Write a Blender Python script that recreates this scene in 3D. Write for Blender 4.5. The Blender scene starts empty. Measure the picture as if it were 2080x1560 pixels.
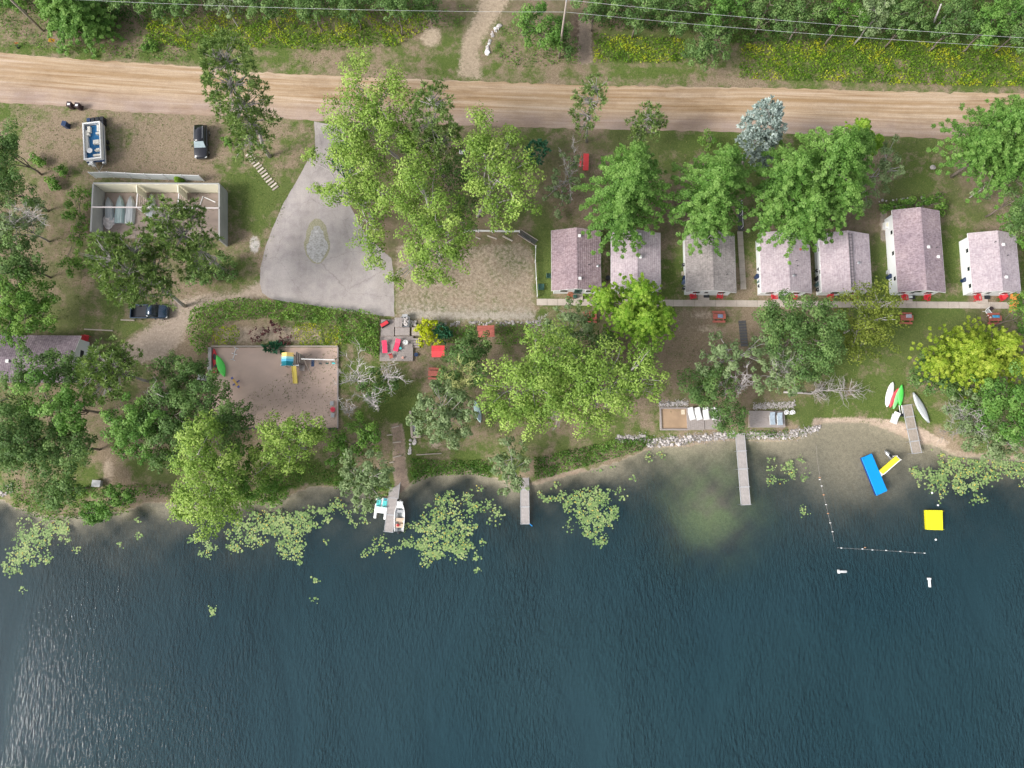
import bpy, bmesh, math, random
import numpy as np
from mathutils import Vector, Matrix

# ------------------------------------------------------------------ camera, world, sun
F = 1387.0; H = 94.0; TILT = math.radians(8.2)
CT, ST = math.cos(TILT), math.sin(TILT)
S = bpy.context.scene
cam_d = bpy.data.cameras.new("camera"); cam = bpy.data.objects.new("camera", cam_d)
S.collection.objects.link(cam); S.camera = cam
cam.location = (0, 0, H); cam.rotation_euler = (TILT, 0, 0)
cam_d.sensor_width = 36; cam_d.lens = 36 * F / 2080; cam_d.clip_end = 5000; cam_d.clip_start = 0.5

SUN_EL, SUN_AZ = 38, 249           # azimuth clockwise from north: hazy light comes from the southwest
W = bpy.data.worlds.new("World"); S.world = W; W.use_nodes = True
nt = W.node_tree; nt.nodes.clear()
out = nt.nodes.new("ShaderNodeOutputWorld"); bg = nt.nodes.new("ShaderNodeBackground")
sky = nt.nodes.new("ShaderNodeTexSky"); sky.sky_type = 'NISHITA'; sky.sun_disc = False
sky.sun_elevation = math.radians(SUN_EL); sky.sun_rotation = math.radians(SUN_AZ)
sky.air_density = 1.0; sky.dust_density = 3.0; sky.ozone_density = 1.0
hsv = nt.nodes.new("ShaderNodeHueSaturation"); hsv.inputs['Saturation'].default_value = 0.28
hsv.inputs['Value'].default_value = 1.0
nt.links.new(sky.outputs[0], hsv.inputs['Color']); nt.links.new(hsv.outputs[0], bg.inputs[0])
bg.inputs[1].default_value = 0.14; nt.links.new(bg.outputs[0], out.inputs[0])
sd = bpy.data.lights.new("sun", 'SUN'); sd.energy = 2.1; sd.angle = math.radians(18); sd.color = (1.0, 0.95, 0.88)
so = bpy.data.objects.new("sun", sd); S.collection.objects.link(so)
az, el = math.radians(SUN_AZ), math.radians(SUN_EL)
sdir = Vector((math.sin(az) * math.cos(el), math.cos(az) * math.cos(el), math.sin(el)))
so.rotation_euler = sdir.to_track_quat('Z', 'Y').to_euler(); so.location = sdir * 300
S.view_settings.view_transform = 'Standard'; S.view_settings.look = 'None'
S.view_settings.exposure = 0.67; S.view_settings.gamma = 1; S.view_settings.use_curve_mapping = False
S.cycles.max_bounces = 6; S.cycles.diffuse_bounces = 3; S.cycles.glossy_bounces = 2
S.cycles.transparent_max_bounces = 8; S.cycles.transmission_bounces = 2
S.cycles.use_denoising = True
col = S.collection
rnd = random.Random(7); rng = np.random.default_rng(11)
R = math.radians

# ------------------------------------------------------------------ photo pixel -> place on the ground
def _ray(px, py):
    vx = (np.asarray(px, float) - 1040) / F; vy = (780 - np.asarray(py, float)) / F
    return vx, vy * CT + ST, vy * ST - CT
def at_z(px, py, z):
    vx, dy, dz = _ray(px, py); t = (H - z) / (-dz)
    return vx * t, dy * t
SHORE = [(-900,960),(-200,1000),(0,1012),(30,1030),(100,1050),(170,1048),(250,1040),(300,1020),(360,1022),(480,1022),
 (560,1020),(600,1000),(640,988),(700,988),(760,1005),(800,1010),(822,995),(840,978),(880,966),(960,960),(1000,968),(1040,985),(1090,985),
 (1130,972),(1180,960),(1250,940),(1300,920),(1330,908),(1400,906),(1450,896),(1500,892),(1560,898),(1620,892),
 (1650,875),(1672,858),(1700,855),(1760,858),(1800,872),(1850,893),(1870,902),(1900,905),(1940,925),(2080,935),(2900,960)]
_sx, _sy = at_z([p[0] for p in SHORE], [p[1] for p in SHORE], 0.0)
def _noise(x, y, s=1.0, seed=0):
    x = x * s + seed * 3.7; y = y * s - seed * 1.9
    return (np.sin(x*1.3+1.7*np.sin(y*.9+seed)) + np.sin(y*1.7+1.3*np.sin(x*1.1)) + np.sin((x+y)*2.3+np.sin(x*2.7)) * .6
            + np.sin((x-y)*3.9+1.1) * .4) / 3.0
def blob(x, y, px, py, r):                     # r in metres
    bx, by = at_z(px, py, 0.0)
    return np.exp(-((x - bx)**2 + (y - by)**2) / (r * r))
def zg(x, y):
    x = np.asarray(x, float); y = np.asarray(y, float)
    d = y - np.interp(x, _sx, _sy)
    land = np.minimum(1.8, 1.9 * (1 - np.exp(-np.maximum(d, 0) / 3.2)))
    dep = 3.6 * (1 - np.exp(-np.maximum(-d, 0) / 13.0))
    dep = dep * (1 - .78 * blob(x, y, 1735, 930, 9.5)) * (1 - .70 * blob(x, y, 1450, 1045, 7.5))
    land = land * (1 - .62 * blob(x, y, 1805, 850, 6.0))
    return np.where(d > 0, land, -dep)
def at_np(px, py):
    z = np.full(np.shape(px), 1.8)
    for _ in range(6):
        x, y = at_z(px, py, z); z = zg(x, y)
    return x, y, z
def at(px, py, h=0.0):                         # point h above the ground/bed seen at this pixel
    z = 1.8
    for _ in range(8):
        x, y = at_z(px, py, z + h); z = float(zg(x, y))
    return Vector((float(x), float(y), z + h))
def aw(px, py, z=0.0):
    x, y = at_z(px, py, z); return Vector((float(x), float(y), z))
def ang(a, b): return math.atan2(b[1] - a[1], b[0] - a[0])

# ------------------------------------------------------------------ materials
def nodes(name):
    m = bpy.data.materials.new(name); m.use_nodes = True
    n = m.node_tree; b = n.nodes['Principled BSDF']; return m, n, b
def ramp(n, stops, interp='LINEAR'):
    r = n.nodes.new("ShaderNodeValToRGB"); e = r.color_ramp; e.interpolation = interp
    while len(e.elements) < len(stops): e.elements.new(.5)
    for el_, (p, c) in zip(e.elements, stops): el_.position = p; el_.color = (*c, 1)
    return r
def noise(n, scale, detail=4, rough=.6, vec=None, dist=0):
    t = n.nodes.new("ShaderNodeTexNoise"); t.inputs['Scale'].default_value = scale
    t.inputs['Detail'].default_value = detail; t.inputs['Roughness'].default_value = rough
    t.inputs['Distortion'].default_value = dist
    if vec is not None: n.links.new(vec, t.inputs['Vector'])
    return t
def mapping(n, scale=(1,1,1), rot=0, coord='Object'):
    tc = n.nodes.new("ShaderNodeTexCoord"); mp = n.nodes.new("ShaderNodeMapping")
    mp.inputs['Scale'].default_value = scale; mp.inputs['Rotation'].default_value = (0, 0, rot)
    n.links.new(tc.outputs[coord], mp.inputs['Vector']); return mp.outputs[0]
def bump(n, b, src, strength=.3, dist=.05):
    bp = n.nodes.new("ShaderNodeBump"); bp.inputs['Strength'].default_value = strength
    bp.inputs['Distance'].default_value = dist; n.links.new(src, bp.inputs['Height']); n.links.new(bp.outputs[0], b.inputs['Normal'])
def mixc(n, fac, a, b_, mode='MIX'):
    m = n.nodes.new("ShaderNodeMix"); m.data_type = 'RGBA'; m.blend_type = mode
    for v, i in ((fac, 0), (a, 6), (b_, 7)):
        if hasattr(v, 'links') or hasattr(v, 'is_linked'): n.links.new(v, m.inputs[i])
        elif isinstance(v, (int, float)): m.inputs[i].default_value = v
        else: m.inputs[i].default_value = (*v, 1)
    return m.outputs[2]
def math_(n, op, a, b_=0.0, clamp=False):
    m = n.nodes.new("ShaderNodeMath"); m.operation = op; m.use_clamp = clamp
    for v, i in ((a, 0), (b_, 1)):
        if isinstance(v, (int, float)): m.inputs[i].default_value = v
        else: n.links.new(v, m.inputs[i])
    return m.outputs[0]
def attr(n, name):
    a = n.nodes.new("ShaderNodeAttribute"); a.attribute_name = name; return a
def plain(name, c, rough=.6, var=.18, scale=3, metal=0, coat=0):
    m, n, b = nodes(name); t = noise(n, scale, 5)
    lo = tuple(v * (1 - var) for v in c); hi = tuple(min(1, v * (1 + var)) for v in c)
    r = ramp(n, [(.3, lo), (.7, hi)]); n.links.new(t.outputs[0], r.inputs[0]); n.links.new(r.outputs[0], b.inputs['Base Color'])
    b.inputs['Roughness'].default_value = rough; b.inputs['Metallic'].default_value = metal
    if coat: b.inputs['Coat Weight'].default_value = coat
    return m
def wood(name, c, rot=0, dark=.55, rough=.8, sc=1.0):
    m, n, b = nodes(name); v = mapping(n, (1.2*sc, 9*sc, 3), rot); t = noise(n, 2.2, 5, .7, v)
    t2 = noise(n, .9, 3); s = math_(n, 'ADD', t.outputs[0], math_(n, 'MULTIPLY', t2.outputs[0], .5))
    r = ramp(n, [(.45, tuple(v_ * dark for v_ in c)), (.95, tuple(min(1, v_ * 1.2) for v_ in c))])
    n.links.new(s, r.inputs[0]); n.links.new(r.outputs[0], b.inputs['Base Color']); b.inputs['Roughness'].default_value = rough
    bump(n, b, t.outputs[0], .3, .02); return m
def leafmat(name, cols, trans=.35):
    m, n, b = nodes(name); n.nodes.remove(b)
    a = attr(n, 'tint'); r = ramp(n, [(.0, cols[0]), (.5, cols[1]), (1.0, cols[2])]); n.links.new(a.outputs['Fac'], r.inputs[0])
    d = n.nodes.new("ShaderNodeBsdfDiffuse"); t = n.nodes.new("ShaderNodeBsdfTranslucent"); g = n.nodes.new("ShaderNodeBsdfGlossy")
    g.inputs['Roughness'].default_value = .45; g.inputs['Color'].default_value = (.9, .9, .9, 1)
    tc = mixc(n, 1.0, r.outputs[0], (1.1, 1.15, .6), 'MULTIPLY')
    n.links.new(r.outputs[0], d.inputs[0]); n.links.new(tc, t.inputs[0])
    x = n.nodes.new("ShaderNodeMixShader"); x.inputs[0].default_value = trans
    n.links.new(d.outputs[0], x.inputs[1]); n.links.new(t.outputs[0], x.inputs[2])
    y = n.nodes.new("ShaderNodeMixShader"); y.inputs[0].default_value = .012
    n.links.new(x.outputs[0], y.inputs[1]); n.links.new(g.outputs[0], y.inputs[2])
    n.links.new(y.outputs[0], n.nodes['Material Output'].inputs[0]); return m
def LS(c, k): return [tuple(min(.85, v * k) for v in t) for t in c]
LEAF = {
 'light': leafmat('leaf_light', [(.075,.16,.025), (.25,.39,.075), (.48,.61,.165)], .3),
 'maple': leafmat('leaf_maple', [(.035,.11,.025), (.135,.285,.055), (.31,.49,.135)]),
 'lime':  leafmat('leaf_lime', [(.06,.17,.015), (.21,.40,.04), (.45,.60,.10)]),
 'oak':   leafmat('leaf_oak', [(.045,.095,.03), (.13,.235,.07), (.28,.41,.14)]),
 'grey':  leafmat('leaf_grey', [(.09,.145,.065), (.22,.31,.14), (.40,.49,.26)]),
 'pine':  leafmat('needle_pine', [(.06,.12,.03), (.16,.25,.075), (.35,.46,.155)], .22),
 'blue':  leafmat('needle_blue', [(.17,.23,.21), (.33,.41,.385), (.54,.62,.60)], .1),
 'teal':  leafmat('needle_teal',[(.02,.08,.04), (.05,.17,.09), (.11,.28,.16)], .15),
 'olive': leafmat('leaf_olive', [(.08,.115,.02), (.20,.26,.045), (.38,.43,.09)]),
 'green': leafmat('leaf_green', [(.045,.12,.02), (.135,.275,.05), (.29,.45,.10)]),
 'maroon':leafmat('leaf_maroon',[(.04,.01,.015), (.10,.03,.04), (.19,.08,.07)], .15),
 'gold':  leafmat('leaf_gold', [(.06,.16,.015), (.22,.37,.03), (.58,.56,.04)]),
 'yellow':leafmat('leaf_yellow',[(.24,.32,.01), (.48,.55,.02), (.70,.72,.05)]),
 'dry':   leafmat('leaf_dry',   [(.10,.09,.05), (.24,.20,.12), (.42,.36,.20)], .2),
 'lawn':  leafmat('blade_lawn', [(.05,.11,.02), (.13,.20,.05), (.34,.31,.14)], .2),
 'sunny': leafmat('leaf_sunny', [(.09,.17,.015), (.28,.41,.04), (.54,.61,.10)]),
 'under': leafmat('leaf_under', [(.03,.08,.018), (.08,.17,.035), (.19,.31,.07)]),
 'pad':   leafmat('lily_leaf',  [(.08,.16,.045), (.23,.345,.13), (.52,.56,.24)], .1),
}
BARK = plain('bark_brown', (.20,.165,.14), .9, .4, 5)
BARKG = plain('bark_grey', (.38,.35,.34), .9, .3, 5)
BARKW = plain('bark_bleached', (.50,.46,.46), .85, .2, 5)

# ------------------------------------------------------------------ mesh helpers
class MB:
    def __init__(s): s.v = []; s.f = []
    def add(s, vs, fs, M=None):
        o = len(s.v)
        s.v += [tuple(M @ Vector(p)) for p in vs] if M is not None else [tuple(p) for p in vs]
        s.f += [tuple(i + o for i in f) for f in fs]; return s
    def box(s, c, d, rz=0, M=None, taper=1.0):
        x, y, z = d[0]/2, d[1]/2, d[2]/2
        vs = [(-x,-y,-z),(x,-y,-z),(x,y,-z),(-x,y,-z),(-x*taper,-y*taper,z),(x*taper,-y*taper,z),(x*taper,y*taper,z),(-x*taper,y*taper,z)]
        T = Matrix.Translation(c) @ (Matrix.Rotation(rz, 4, 'Z') if not isinstance(rz, Matrix) else rz)
        if M is not None: T = M @ T
        return s.add(vs, [(0,3,2,1),(4,5,6,7),(0,1,5,4),(1,2,6,5),(2,3,7,6),(3,0,4,7)], T)
    def tube(s, pts, rad, n=6, cap=True):
        pts = [Vector(p) for p in pts]; rad = rad if isinstance(rad, (list, tuple)) else [rad] * len(pts)
        vs = []; fs = []
        for i, p in enumerate(pts):
            d = (pts[min(i+1, len(pts)-1)] - pts[max(i-1, 0)])
            if d.length < 1e-6: d = Vector((0,0,1))
            d.normalize(); u = d.orthogonal().normalized() if i == 0 else (u - d * u.dot(d)).normalized()
            w = d.cross(u)
            for k in range(n):
                a = 2*math.pi*k/n; vs.append(p + (u*math.cos(a) + w*math.sin(a)) * rad[i])
        for i in range(len(pts)-1):
            for k in range(n): fs.append((i*n+k, i*n+(k+1)%n, (i+1)*n+(k+1)%n, (i+1)*n+k))
        if cap: fs.append(tuple(range(n-1,-1,-1))); fs.append(tuple((len(pts)-1)*n+k for k in range(n)))
        return s.add(vs, fs)
    def cyl(s, c, r, h, n=16, r2=None, M=None):    # upright, base at c
        r2 = r if r2 is None else r2; vs = []
        for k in range(n): a = 2*math.pi*k/n; vs.append((c[0]+r*math.cos(a), c[1]+r*math.sin(a), c[2]))
        for k in range(n): a = 2*math.pi*k/n; vs.append((c[0]+r2*math.cos(a), c[1]+r2*math.sin(a), c[2]+h))
        return s.add(vs, [tuple(range(n-1,-1,-1)), tuple(range(n,2*n))] + [(k,(k+1)%n,n+(k+1)%n,n+k) for k in range(n)], M)
    def loft(s, rings, closed=True, M=None):       # rings of equal length
        n = len(rings[0]); vs = [p for r in rings for p in r]; fs = []
        for i in range(len(rings)-1):
            for k in range(n if closed else n-1): fs.append((i*n+k, i*n+(k+1)%n, (i+1)*n+(k+1)%n, (i+1)*n+k))
        if closed: fs += [tuple(range(n-1,-1,-1)), tuple((len(rings)-1)*n+k for k in range(n))]
        return s.add(vs, fs, M)
    def prism(s, poly, z0, z1, M=None):
        n = len(poly); vs = [(x, y, z0) for x, y in poly] + [(x, y, z1) for x, y in poly]
        return s.add(vs, [tuple(range(n-1,-1,-1)), tuple(range(n,2*n))] + [(k,(k+1)%n,n+(k+1)%n,n+k) for k in range(n)], M)
    def build(s, name, m, parent=None, smooth=False, bevel=0, loc=None, rz=None):
        me = bpy.data.meshes.new(name); me.from_pydata(s.v, [], s.f); me.materials.append(m)
        b = bmesh.new(); b.from_mesh(me); bmesh.ops.recalc_face_normals(b, faces=b.faces); b.to_mesh(me); b.free()
        if smooth: me.polygons.foreach_set('use_smooth', [True]*len(me.polygons))
        o = bpy.data.objects.new(name, me); col.objects.link(o)
        if parent is not None: o.parent = parent
        if loc is not None: o.location = loc
        if rz is not None: o.rotation_euler = (0, 0, rz)
        if bevel:
            md = o.modifiers.new('bevel', 'BEVEL'); md.width = bevel; md.segments = 2; md.limit_method = 'ANGLE'
        return o
def tag(o, label=None, cat=None, group=None, kind=None):
    if label: o['label'] = label
    if cat: o['category'] = cat
    if group: o['group'] = group
    if kind: o['kind'] = kind
    return o
def thing(name, label, cat, loc, rz=0, group=None):
    o = bpy.data.objects.new(name, None); col.objects.link(o); o.empty_display_size = .3
    o.location = loc; o.rotation_euler = (0, 0, rz); return tag(o, label, cat, group)
def dup(root, loc, rz, label, group=None, scale=None):
    def cp(o, par):
        c = o.copy(); col.objects.link(c)
        if par is not None: c.parent = par
        for ch in kids.get(o.name, []): cp(ch, c)
        return c
    kids = {}
    for o in root.children_recursive: kids.setdefault(o.parent.name, []).append(o)
    r = cp(root, None); r.location = loc; r.rotation_euler = (0, 0, rz); r['label'] = label
    if group: r['group'] = group
    if scale: r.scale = scale
    return r
def fastmesh(name, P, faces4, m, tint=None, parent=None, loc=None):
    me = bpy.data.meshes.new(name); nv, nf = len(P), len(faces4); k = faces4.shape[1]
    me.vertices.add(nv); me.vertices.foreach_set('co', np.ascontiguousarray(P, dtype=np.float32).ravel())
    me.loops.add(nf*k); me.loops.foreach_set('vertex_index', faces4.ravel().astype(np.int32))
    me.polygons.add(nf); me.polygons.foreach_set('loop_start', np.arange(0, nf*k, k, dtype=np.int32))
    me.polygons.foreach_set('loop_total', np.full(nf, k, dtype=np.int32))
    me.update(calc_edges=True); me.materials.append(m)
    if tint is not None:
        a = me.attributes.new('tint', 'FLOAT', 'POINT'); a.data.foreach_set('value', np.ascontiguousarray(tint, dtype=np.float32))
    o = bpy.data.objects.new(name, me); col.objects.link(o)
    if parent is not None: o.parent = parent
    if loc is not None: o.location = loc
    return o
def cards(P, N, size, aspect, tint, fold=.25):
    n = len(P); N = N / (np.linalg.norm(N, axis=1, keepdims=True) + 1e-9)
    r = rng.normal(size=(n, 3)); U = r - N * (r * N).sum(1, keepdims=True); U /= np.linalg.norm(U, axis=1, keepdims=True) + 1e-9
    V = np.cross(N, U); s = np.asarray(size).reshape(-1, 1) * np.ones((n, 1))
    a = s * .5; b = s * .5 * aspect
    f = N * s * fold * .5
    q = np.stack([P - U*a, P - V*b + f, P + U*a, P + V*b + f], 1).reshape(-1, 3)
    return q, np.arange(n*4).reshape(n, 4), np.repeat(tint, 4)

# ------------------------------------------------------------------ ground colours as masks
def pip(px, py, poly):
    inside = np.zeros(np.shape(px), bool); n = len(poly)
    for i in range(n):
        x1, y1 = poly[i]; x2, y2 = poly[(i+1) % n]
        if y1 == y2: continue
        c = ((y1 > py) != (y2 > py)) & (px < (x2-x1)*(py-y1)/(y2-y1) + x1); inside ^= c
    return inside
def world2px(x, y, z):
    # inverse of the camera
    ry, rz_ = y, z - H
    vy = ry * CT + rz_ * ST; vz = -ry * ST + rz_ * CT
    return 1040 + F * x / (-vz), 780 - F * vy / (-vz)
def axis(a, b, step, far):
    core = np.arange(a, b + 1e-6, step); l = []; v = a; s = step
    while v > -far: s *= 1.5; v -= s; l.append(v)
    r_ = []; v = core[-1]; s = step
    while v < far: s *= 1.5; v += s; r_.append(v)
    return np.array(l[::-1] + list(core) + r_)
xs = axis(-84, 84, .42, 1500); ys = axis(-42, 80, .42, 1500)
GX, GY = np.meshgrid(xs, ys); GZ = zg(GX, GY)
GPX, GPY = world2px(GX, GY, np.maximum(GZ, 0))
DSH = GY - np.interp(GX, _sx, _sy)
inframe = (GPX > -400) & (GPX < 2500) & (GPY > -500)
def pb(px, py, rx, ry=None, a=0, p=1.0):
    ry = ry or rx; ca, sa = math.cos(R(a)), math.sin(R(a)); dx, dy = GPX - px, GPY - py
    u = (dx*ca + dy*sa)/rx; v = (-dx*sa + dy*ca)/ry; return np.exp(-np.power(u*u + v*v, p))
def soft(poly, w=4):
    # soft-edged polygon mask in photo pixels
    d = np.full(GPX.shape, 1e9)
    for i in range(len(poly)):
        x1, y1 = poly[i]; x2, y2 = poly[(i+1) % len(poly)]; L2 = (x2-x1)**2 + (y2-y1)**2 + 1e-9
        t = np.clip(((GPX-x1)*(x2-x1) + (GPY-y1)*(y2-y1))/L2, 0, 1)
        d = np.minimum(d, np.hypot(GPX-x1-t*(x2-x1), GPY-y1-t*(y2-y1)))
    sgn = np.where(pip(GPX, GPY, poly), 1, -1); return np.clip(.5 + sgn*d/(2*w), 0, 1)
g = np.full(GPX.shape, .46)
def addg(lst):
    global g
    for px, py, rx, ry, w in lst: g = g + w * pb(px, py, rx, ry)
addg([(250,300,230,60,-.30),(330,270,70,40,-.35),(60,300,60,100,.1),(500,330,50,60,-.1),(560,380,90,60,.12),(560,560,60,70,-.25),
 (500,420,60,80,.35),(120,430,60,120,.1),(150,600,120,70,.2),(200,670,80,25,.3),(370,690,60,50,-.3),(330,340,160,14,-.15),
 (1350,290,200,26,.25),(1150,300,110,50,.05),(1900,290,100,30,.2),(1840,390,60,35,.6),(1960,430,70,70,.02),(1790,540,40,70,.25),(1940,540,25,60,.35),
 (1105,530,16,90,.9),(1220,560,40,60,-.1),(1375,560,22,60,.35),(1360,690,60,90,-.12),(1440,690,70,40,-.32),(1700,660,90,40,.15),(1780,770,90,60,.32),(1920,650,60,40,.3),
 (1720,820,60,30,.45),(1650,840,60,25,.5),(820,850,30,60,.6),(780,800,60,70,.25),(850,770,50,50,.0),(930,720,60,30,-.3),(960,930,40,12,.2),(930,900,70,20,.1),
 (880,905,22,10,-.5),(1100,890,120,30,-.1),(1200,900,80,20,.35),(1300,880,50,25,.2),(1240,860,60,30,.1),(230,950,50,60,-.1),(220,940,20,30,-.5),(250,870,30,60,.2),(330,950,60,30,.2),
 (700,770,40,60,.2),(600,930,60,20,.1),(500,930,40,20,-.1),(650,960,60,20,.35),(1650,700,200,60,.2),(1500,280,500,60,.12),(1900,560,200,120,.12),(60,800,200,200,.12),(1880,720,160,100,.15),(650,960,300,40,.2),
 (1000,150,120,14,.05),(700,130,200,14,.12),(1300,150,150,10,.3),(100,100,120,14,.25),(300,120,120,10,.25),(1500,160,60,12,-.2),(200,90,80,20,-.15),(1040,120,40,30,-.3),
 (860,100,60,12,-.1),(1900,80,300,90,.5),(1280,90,80,40,.6),(600,70,200,40,.35),(1860,350,20,60,-.1)])
lit = np.zeros(GPX.shape)                      # brown needle and leaf litter
for px, py, rx, ry, w in [(1350,420,170,60,.9),(1700,440,160,60,.7),(850,420,200,150,.75),(1230,730,140,70,.9),(1500,760,120,80,.75),(300,480,150,120,.6),(100,560,120,160,.45),
 (130,760,140,120,.6),(380,830,130,120,.6),(1980,380,60,60,.5),(1980,720,130,60,.5),(430,960,120,60,.5),(740,930,80,60,.4),(1850,260,90,50,.2),(110,440,40,140,.5),(900,760,90,60,.25),(1140,370,60,80,.8),
 (600,0,500,45,.8),(1500,0,700,60,.8),(250,60,160,30,.5),(1180,60,30,60,1.2),(1990,560,30,120,.5),(1240,300,120,50,.35),(1090,850,120,60,.4),(1420,660,100,40,.15)]:
    lit = np.maximum(lit, w * pb(px, py, rx, ry))
bare = np.zeros(GPX.shape); bcol = np.zeros(GPX.shape + (3,)); bcol[:] = (.42, .34, .27)
def lay(mask, c):
    global bare, bcol
    m = np.clip(mask, 0, 1); bcol = bcol * (1-m[..., None]) + np.array(c) * m[..., None]; bare = np.maximum(bare*(1-m*.0), m)
# dirt drive from the asphalt to the west cabin
lay(soft([(540,560),(480,592),(400,595),(345,612),(300,660),(240,700),(225,740),(330,740),(370,700),(400,640),(450,618),(540,608)], 16)*.75, (.42,.345,.29))
lay(soft([(985,-40),(960,30),(935,80),(925,160),(985,165),(975,100),(1000,60),(1040,0),(1060,-40)], 12)*.68, (.42,.34,.25))
lay(soft([(868,50),(850,75),(862,95),(885,98),(900,75),(890,55)], 10)*.7, (.50,.41,.31))
lay(soft([(1175,40),(1172,130),(1204,132),(1202,60),(1200,20)], 6)*.8, (.24,.19,.155))
lay(soft([(800,500),(800,655),(1088,655),(1088,510),(1060,490),(1000,492),(940,500),(860,470)], 8)*.52, (.33,.285,.225))
lay(soft([(815,622),(950,628),(1090,628),(1090,656),(815,653)], 14)*.75, (.42,.39,.35))
lay(pb(517,497,12,20,0,2)*.9, (.55,.53,.52))
lay(soft([(792,860),(798,900),(798,960),(806,1015),(835,1010),(826,950),(822,880),(815,858)], 6)*.9, (.30,.225,.18))
lay(soft([(1650,850),(1730,848),(1800,852),(1850,860),(1872,870),(1930,900),(1900,920),(1850,905),(1780,885),(1700,872),(1650,872)], 7)*.95, (.53,.42,.34))
lay(pb(1430,640,40,14)*.6, (.48,.39,.31)); lay(pb(1440,668,50,16)*.5, (.48,.39,.31)); lay(pb(885,905,18,9)*.7, (.5,.4,.31)); lay(pb(220,955,16,34)*.7, (.5,.4,.31))
lay(soft([(1788,430),(1800,425),(1802,486),(1795,492),(1789,488)], 3)*.9, (.27,.235,.21))
lay(soft([(430,660),(650,660),(660,700),(430,700)], 10)*.6, (.40,.32,.26))
# strip of wet sand along the water line, then the bed
edge = np.exp(-np.square((DSH-.15)/.55)); edge = edge*np.where(GPX < 840, .45, 1.0); lay(np.where(inframe, edge*np.clip(.45+.9*_noise(GX,GY,.35,6),0,.9), 0), (.33,.255,.19))
bed = DSH < 0
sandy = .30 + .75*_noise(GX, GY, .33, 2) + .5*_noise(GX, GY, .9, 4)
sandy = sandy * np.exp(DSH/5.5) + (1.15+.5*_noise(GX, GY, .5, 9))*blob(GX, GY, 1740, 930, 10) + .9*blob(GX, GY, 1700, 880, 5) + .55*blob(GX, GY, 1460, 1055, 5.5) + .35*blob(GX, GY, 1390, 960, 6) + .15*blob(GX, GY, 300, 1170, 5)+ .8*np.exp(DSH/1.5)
sandy = np.clip(sandy, 0, 1)
def setcol():
    a = np.zeros(GPX.shape + (4,)); a[..., :3] = bcol; a[..., 3] = 1
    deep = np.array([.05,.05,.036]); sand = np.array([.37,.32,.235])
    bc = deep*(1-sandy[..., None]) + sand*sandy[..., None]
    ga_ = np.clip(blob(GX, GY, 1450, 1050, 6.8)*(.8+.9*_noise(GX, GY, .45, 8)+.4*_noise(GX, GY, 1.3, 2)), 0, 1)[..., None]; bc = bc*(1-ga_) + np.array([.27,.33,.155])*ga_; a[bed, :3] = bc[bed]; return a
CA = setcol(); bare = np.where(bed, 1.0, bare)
ny, nx = GPX.shape
idx = np.arange(nx*ny).reshape(ny, nx)
quads = np.stack([idx[:-1,:-1], idx[:-1,1:], idx[1:,1:], idx[1:,:-1]], -1).reshape(-1, 4)
m, n, b = nodes('ground_cover')
ga, la, ba, ca = attr(n, 'grass'), attr(n, 'litter'), attr(n, 'bare'), attr(n, 'bcol')
n1 = noise(n, .55, 8, .62, mapping(n)); n2 = noise(n, 7, 5, .75, mapping(n)); n3 = noise(n, .16, 4, .6, mapping(n)); n4 = noise(n, 2.2, 6, .7, mapping(n, (1, 1, 1), .4))
grass = ramp(n, [(.25, (.045,.085,.018)), (.5, (.10,.145,.035)), (.78, (.22,.24,.075))]); n.links.new(n2.outputs[0], grass.inputs[0])
dry = ramp(n, [(.25, (.145,.105,.07)), (.5, (.27,.21,.145)), (.75, (.44,.355,.26))]); n.links.new(n2.outputs[0], dry.inputs[0])
litc = ramp(n, [(.3, (.085,.06,.045)), (.55, (.17,.125,.095)), (.75, (.30,.24,.18))]); n.links.new(n4.outputs[0], litc.inputs[0])
f = math_(n, 'ADD', ga.outputs['Fac'], math_(n, 'MULTIPLY', math_(n, 'SUBTRACT', n1.outputs[0], .5), 1.9))
f = math_(n, 'ADD', f, math_(n, 'MULTIPLY', math_(n, 'SUBTRACT', n3.outputs[0], .5), 1.7))
f = math_(n, 'ADD', f, math_(n, 'MULTIPLY', math_(n, 'SUBTRACT', n4.outputs[0], .5), .9))
fr = ramp(n, [(.28, (0,0,0)), (.72, (1,1,1))]); n.links.new(f, fr.inputs[0])
c1 = mixc(n, fr.outputs[0], dry.outputs[0], grass.outputs[0])
lf = math_(n, 'MULTIPLY', la.outputs['Fac'], math_(n, 'ADD', n1.outputs[0], .45), True)
c2 = mixc(n, lf, c1, litc.outputs[0])
bf = math_(n, 'ADD', ba.outputs['Fac'], math_(n, 'MULTIPLY', math_(n, 'SUBTRACT', n4.outputs[0], .5), 1.1))
br = ramp(n, [(.35, (0,0,0)), (.62, (1,1,1))]); n.links.new(bf, br.inputs[0])
bv = ramp(n, [(.25, (.66,.64,.62)), (.75, (1.3,1.3,1.28))]); n.links.new(n2.outputs[0], bv.inputs[0])
bv2 = ramp(n, [(.3, (.78,.78,.78)), (.7, (1.15,1.15,1.15))]); n.links.new(n4.outputs[0], bv2.inputs[0])
bc = mixc(n, 1.0, ca.outputs['Color'], bv.outputs[0], 'MULTIPLY'); bc = mixc(n, 1.0, bc, bv2.outputs[0], 'MULTIPLY')
c3 = mixc(n, br.outputs[0], c2, bc)
n.links.new(c3, b.inputs['Base Color']); b.inputs['Roughness'].default_value = .95; b.inputs['Specular IOR Level'].default_value = .15
bump(n, b, n2.outputs[0], .6, .08)
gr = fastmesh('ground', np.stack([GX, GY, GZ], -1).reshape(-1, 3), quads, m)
for nm, arr in (('grass', np.clip(g, 0, 1.4)), ('litter', np.clip(lit, 0, 1.3)), ('bare', bare)):
    a = gr.data.attributes.new(nm, 'FLOAT', 'POINT'); a.data.foreach_set('value', arr.astype(np.float32).ravel())
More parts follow.
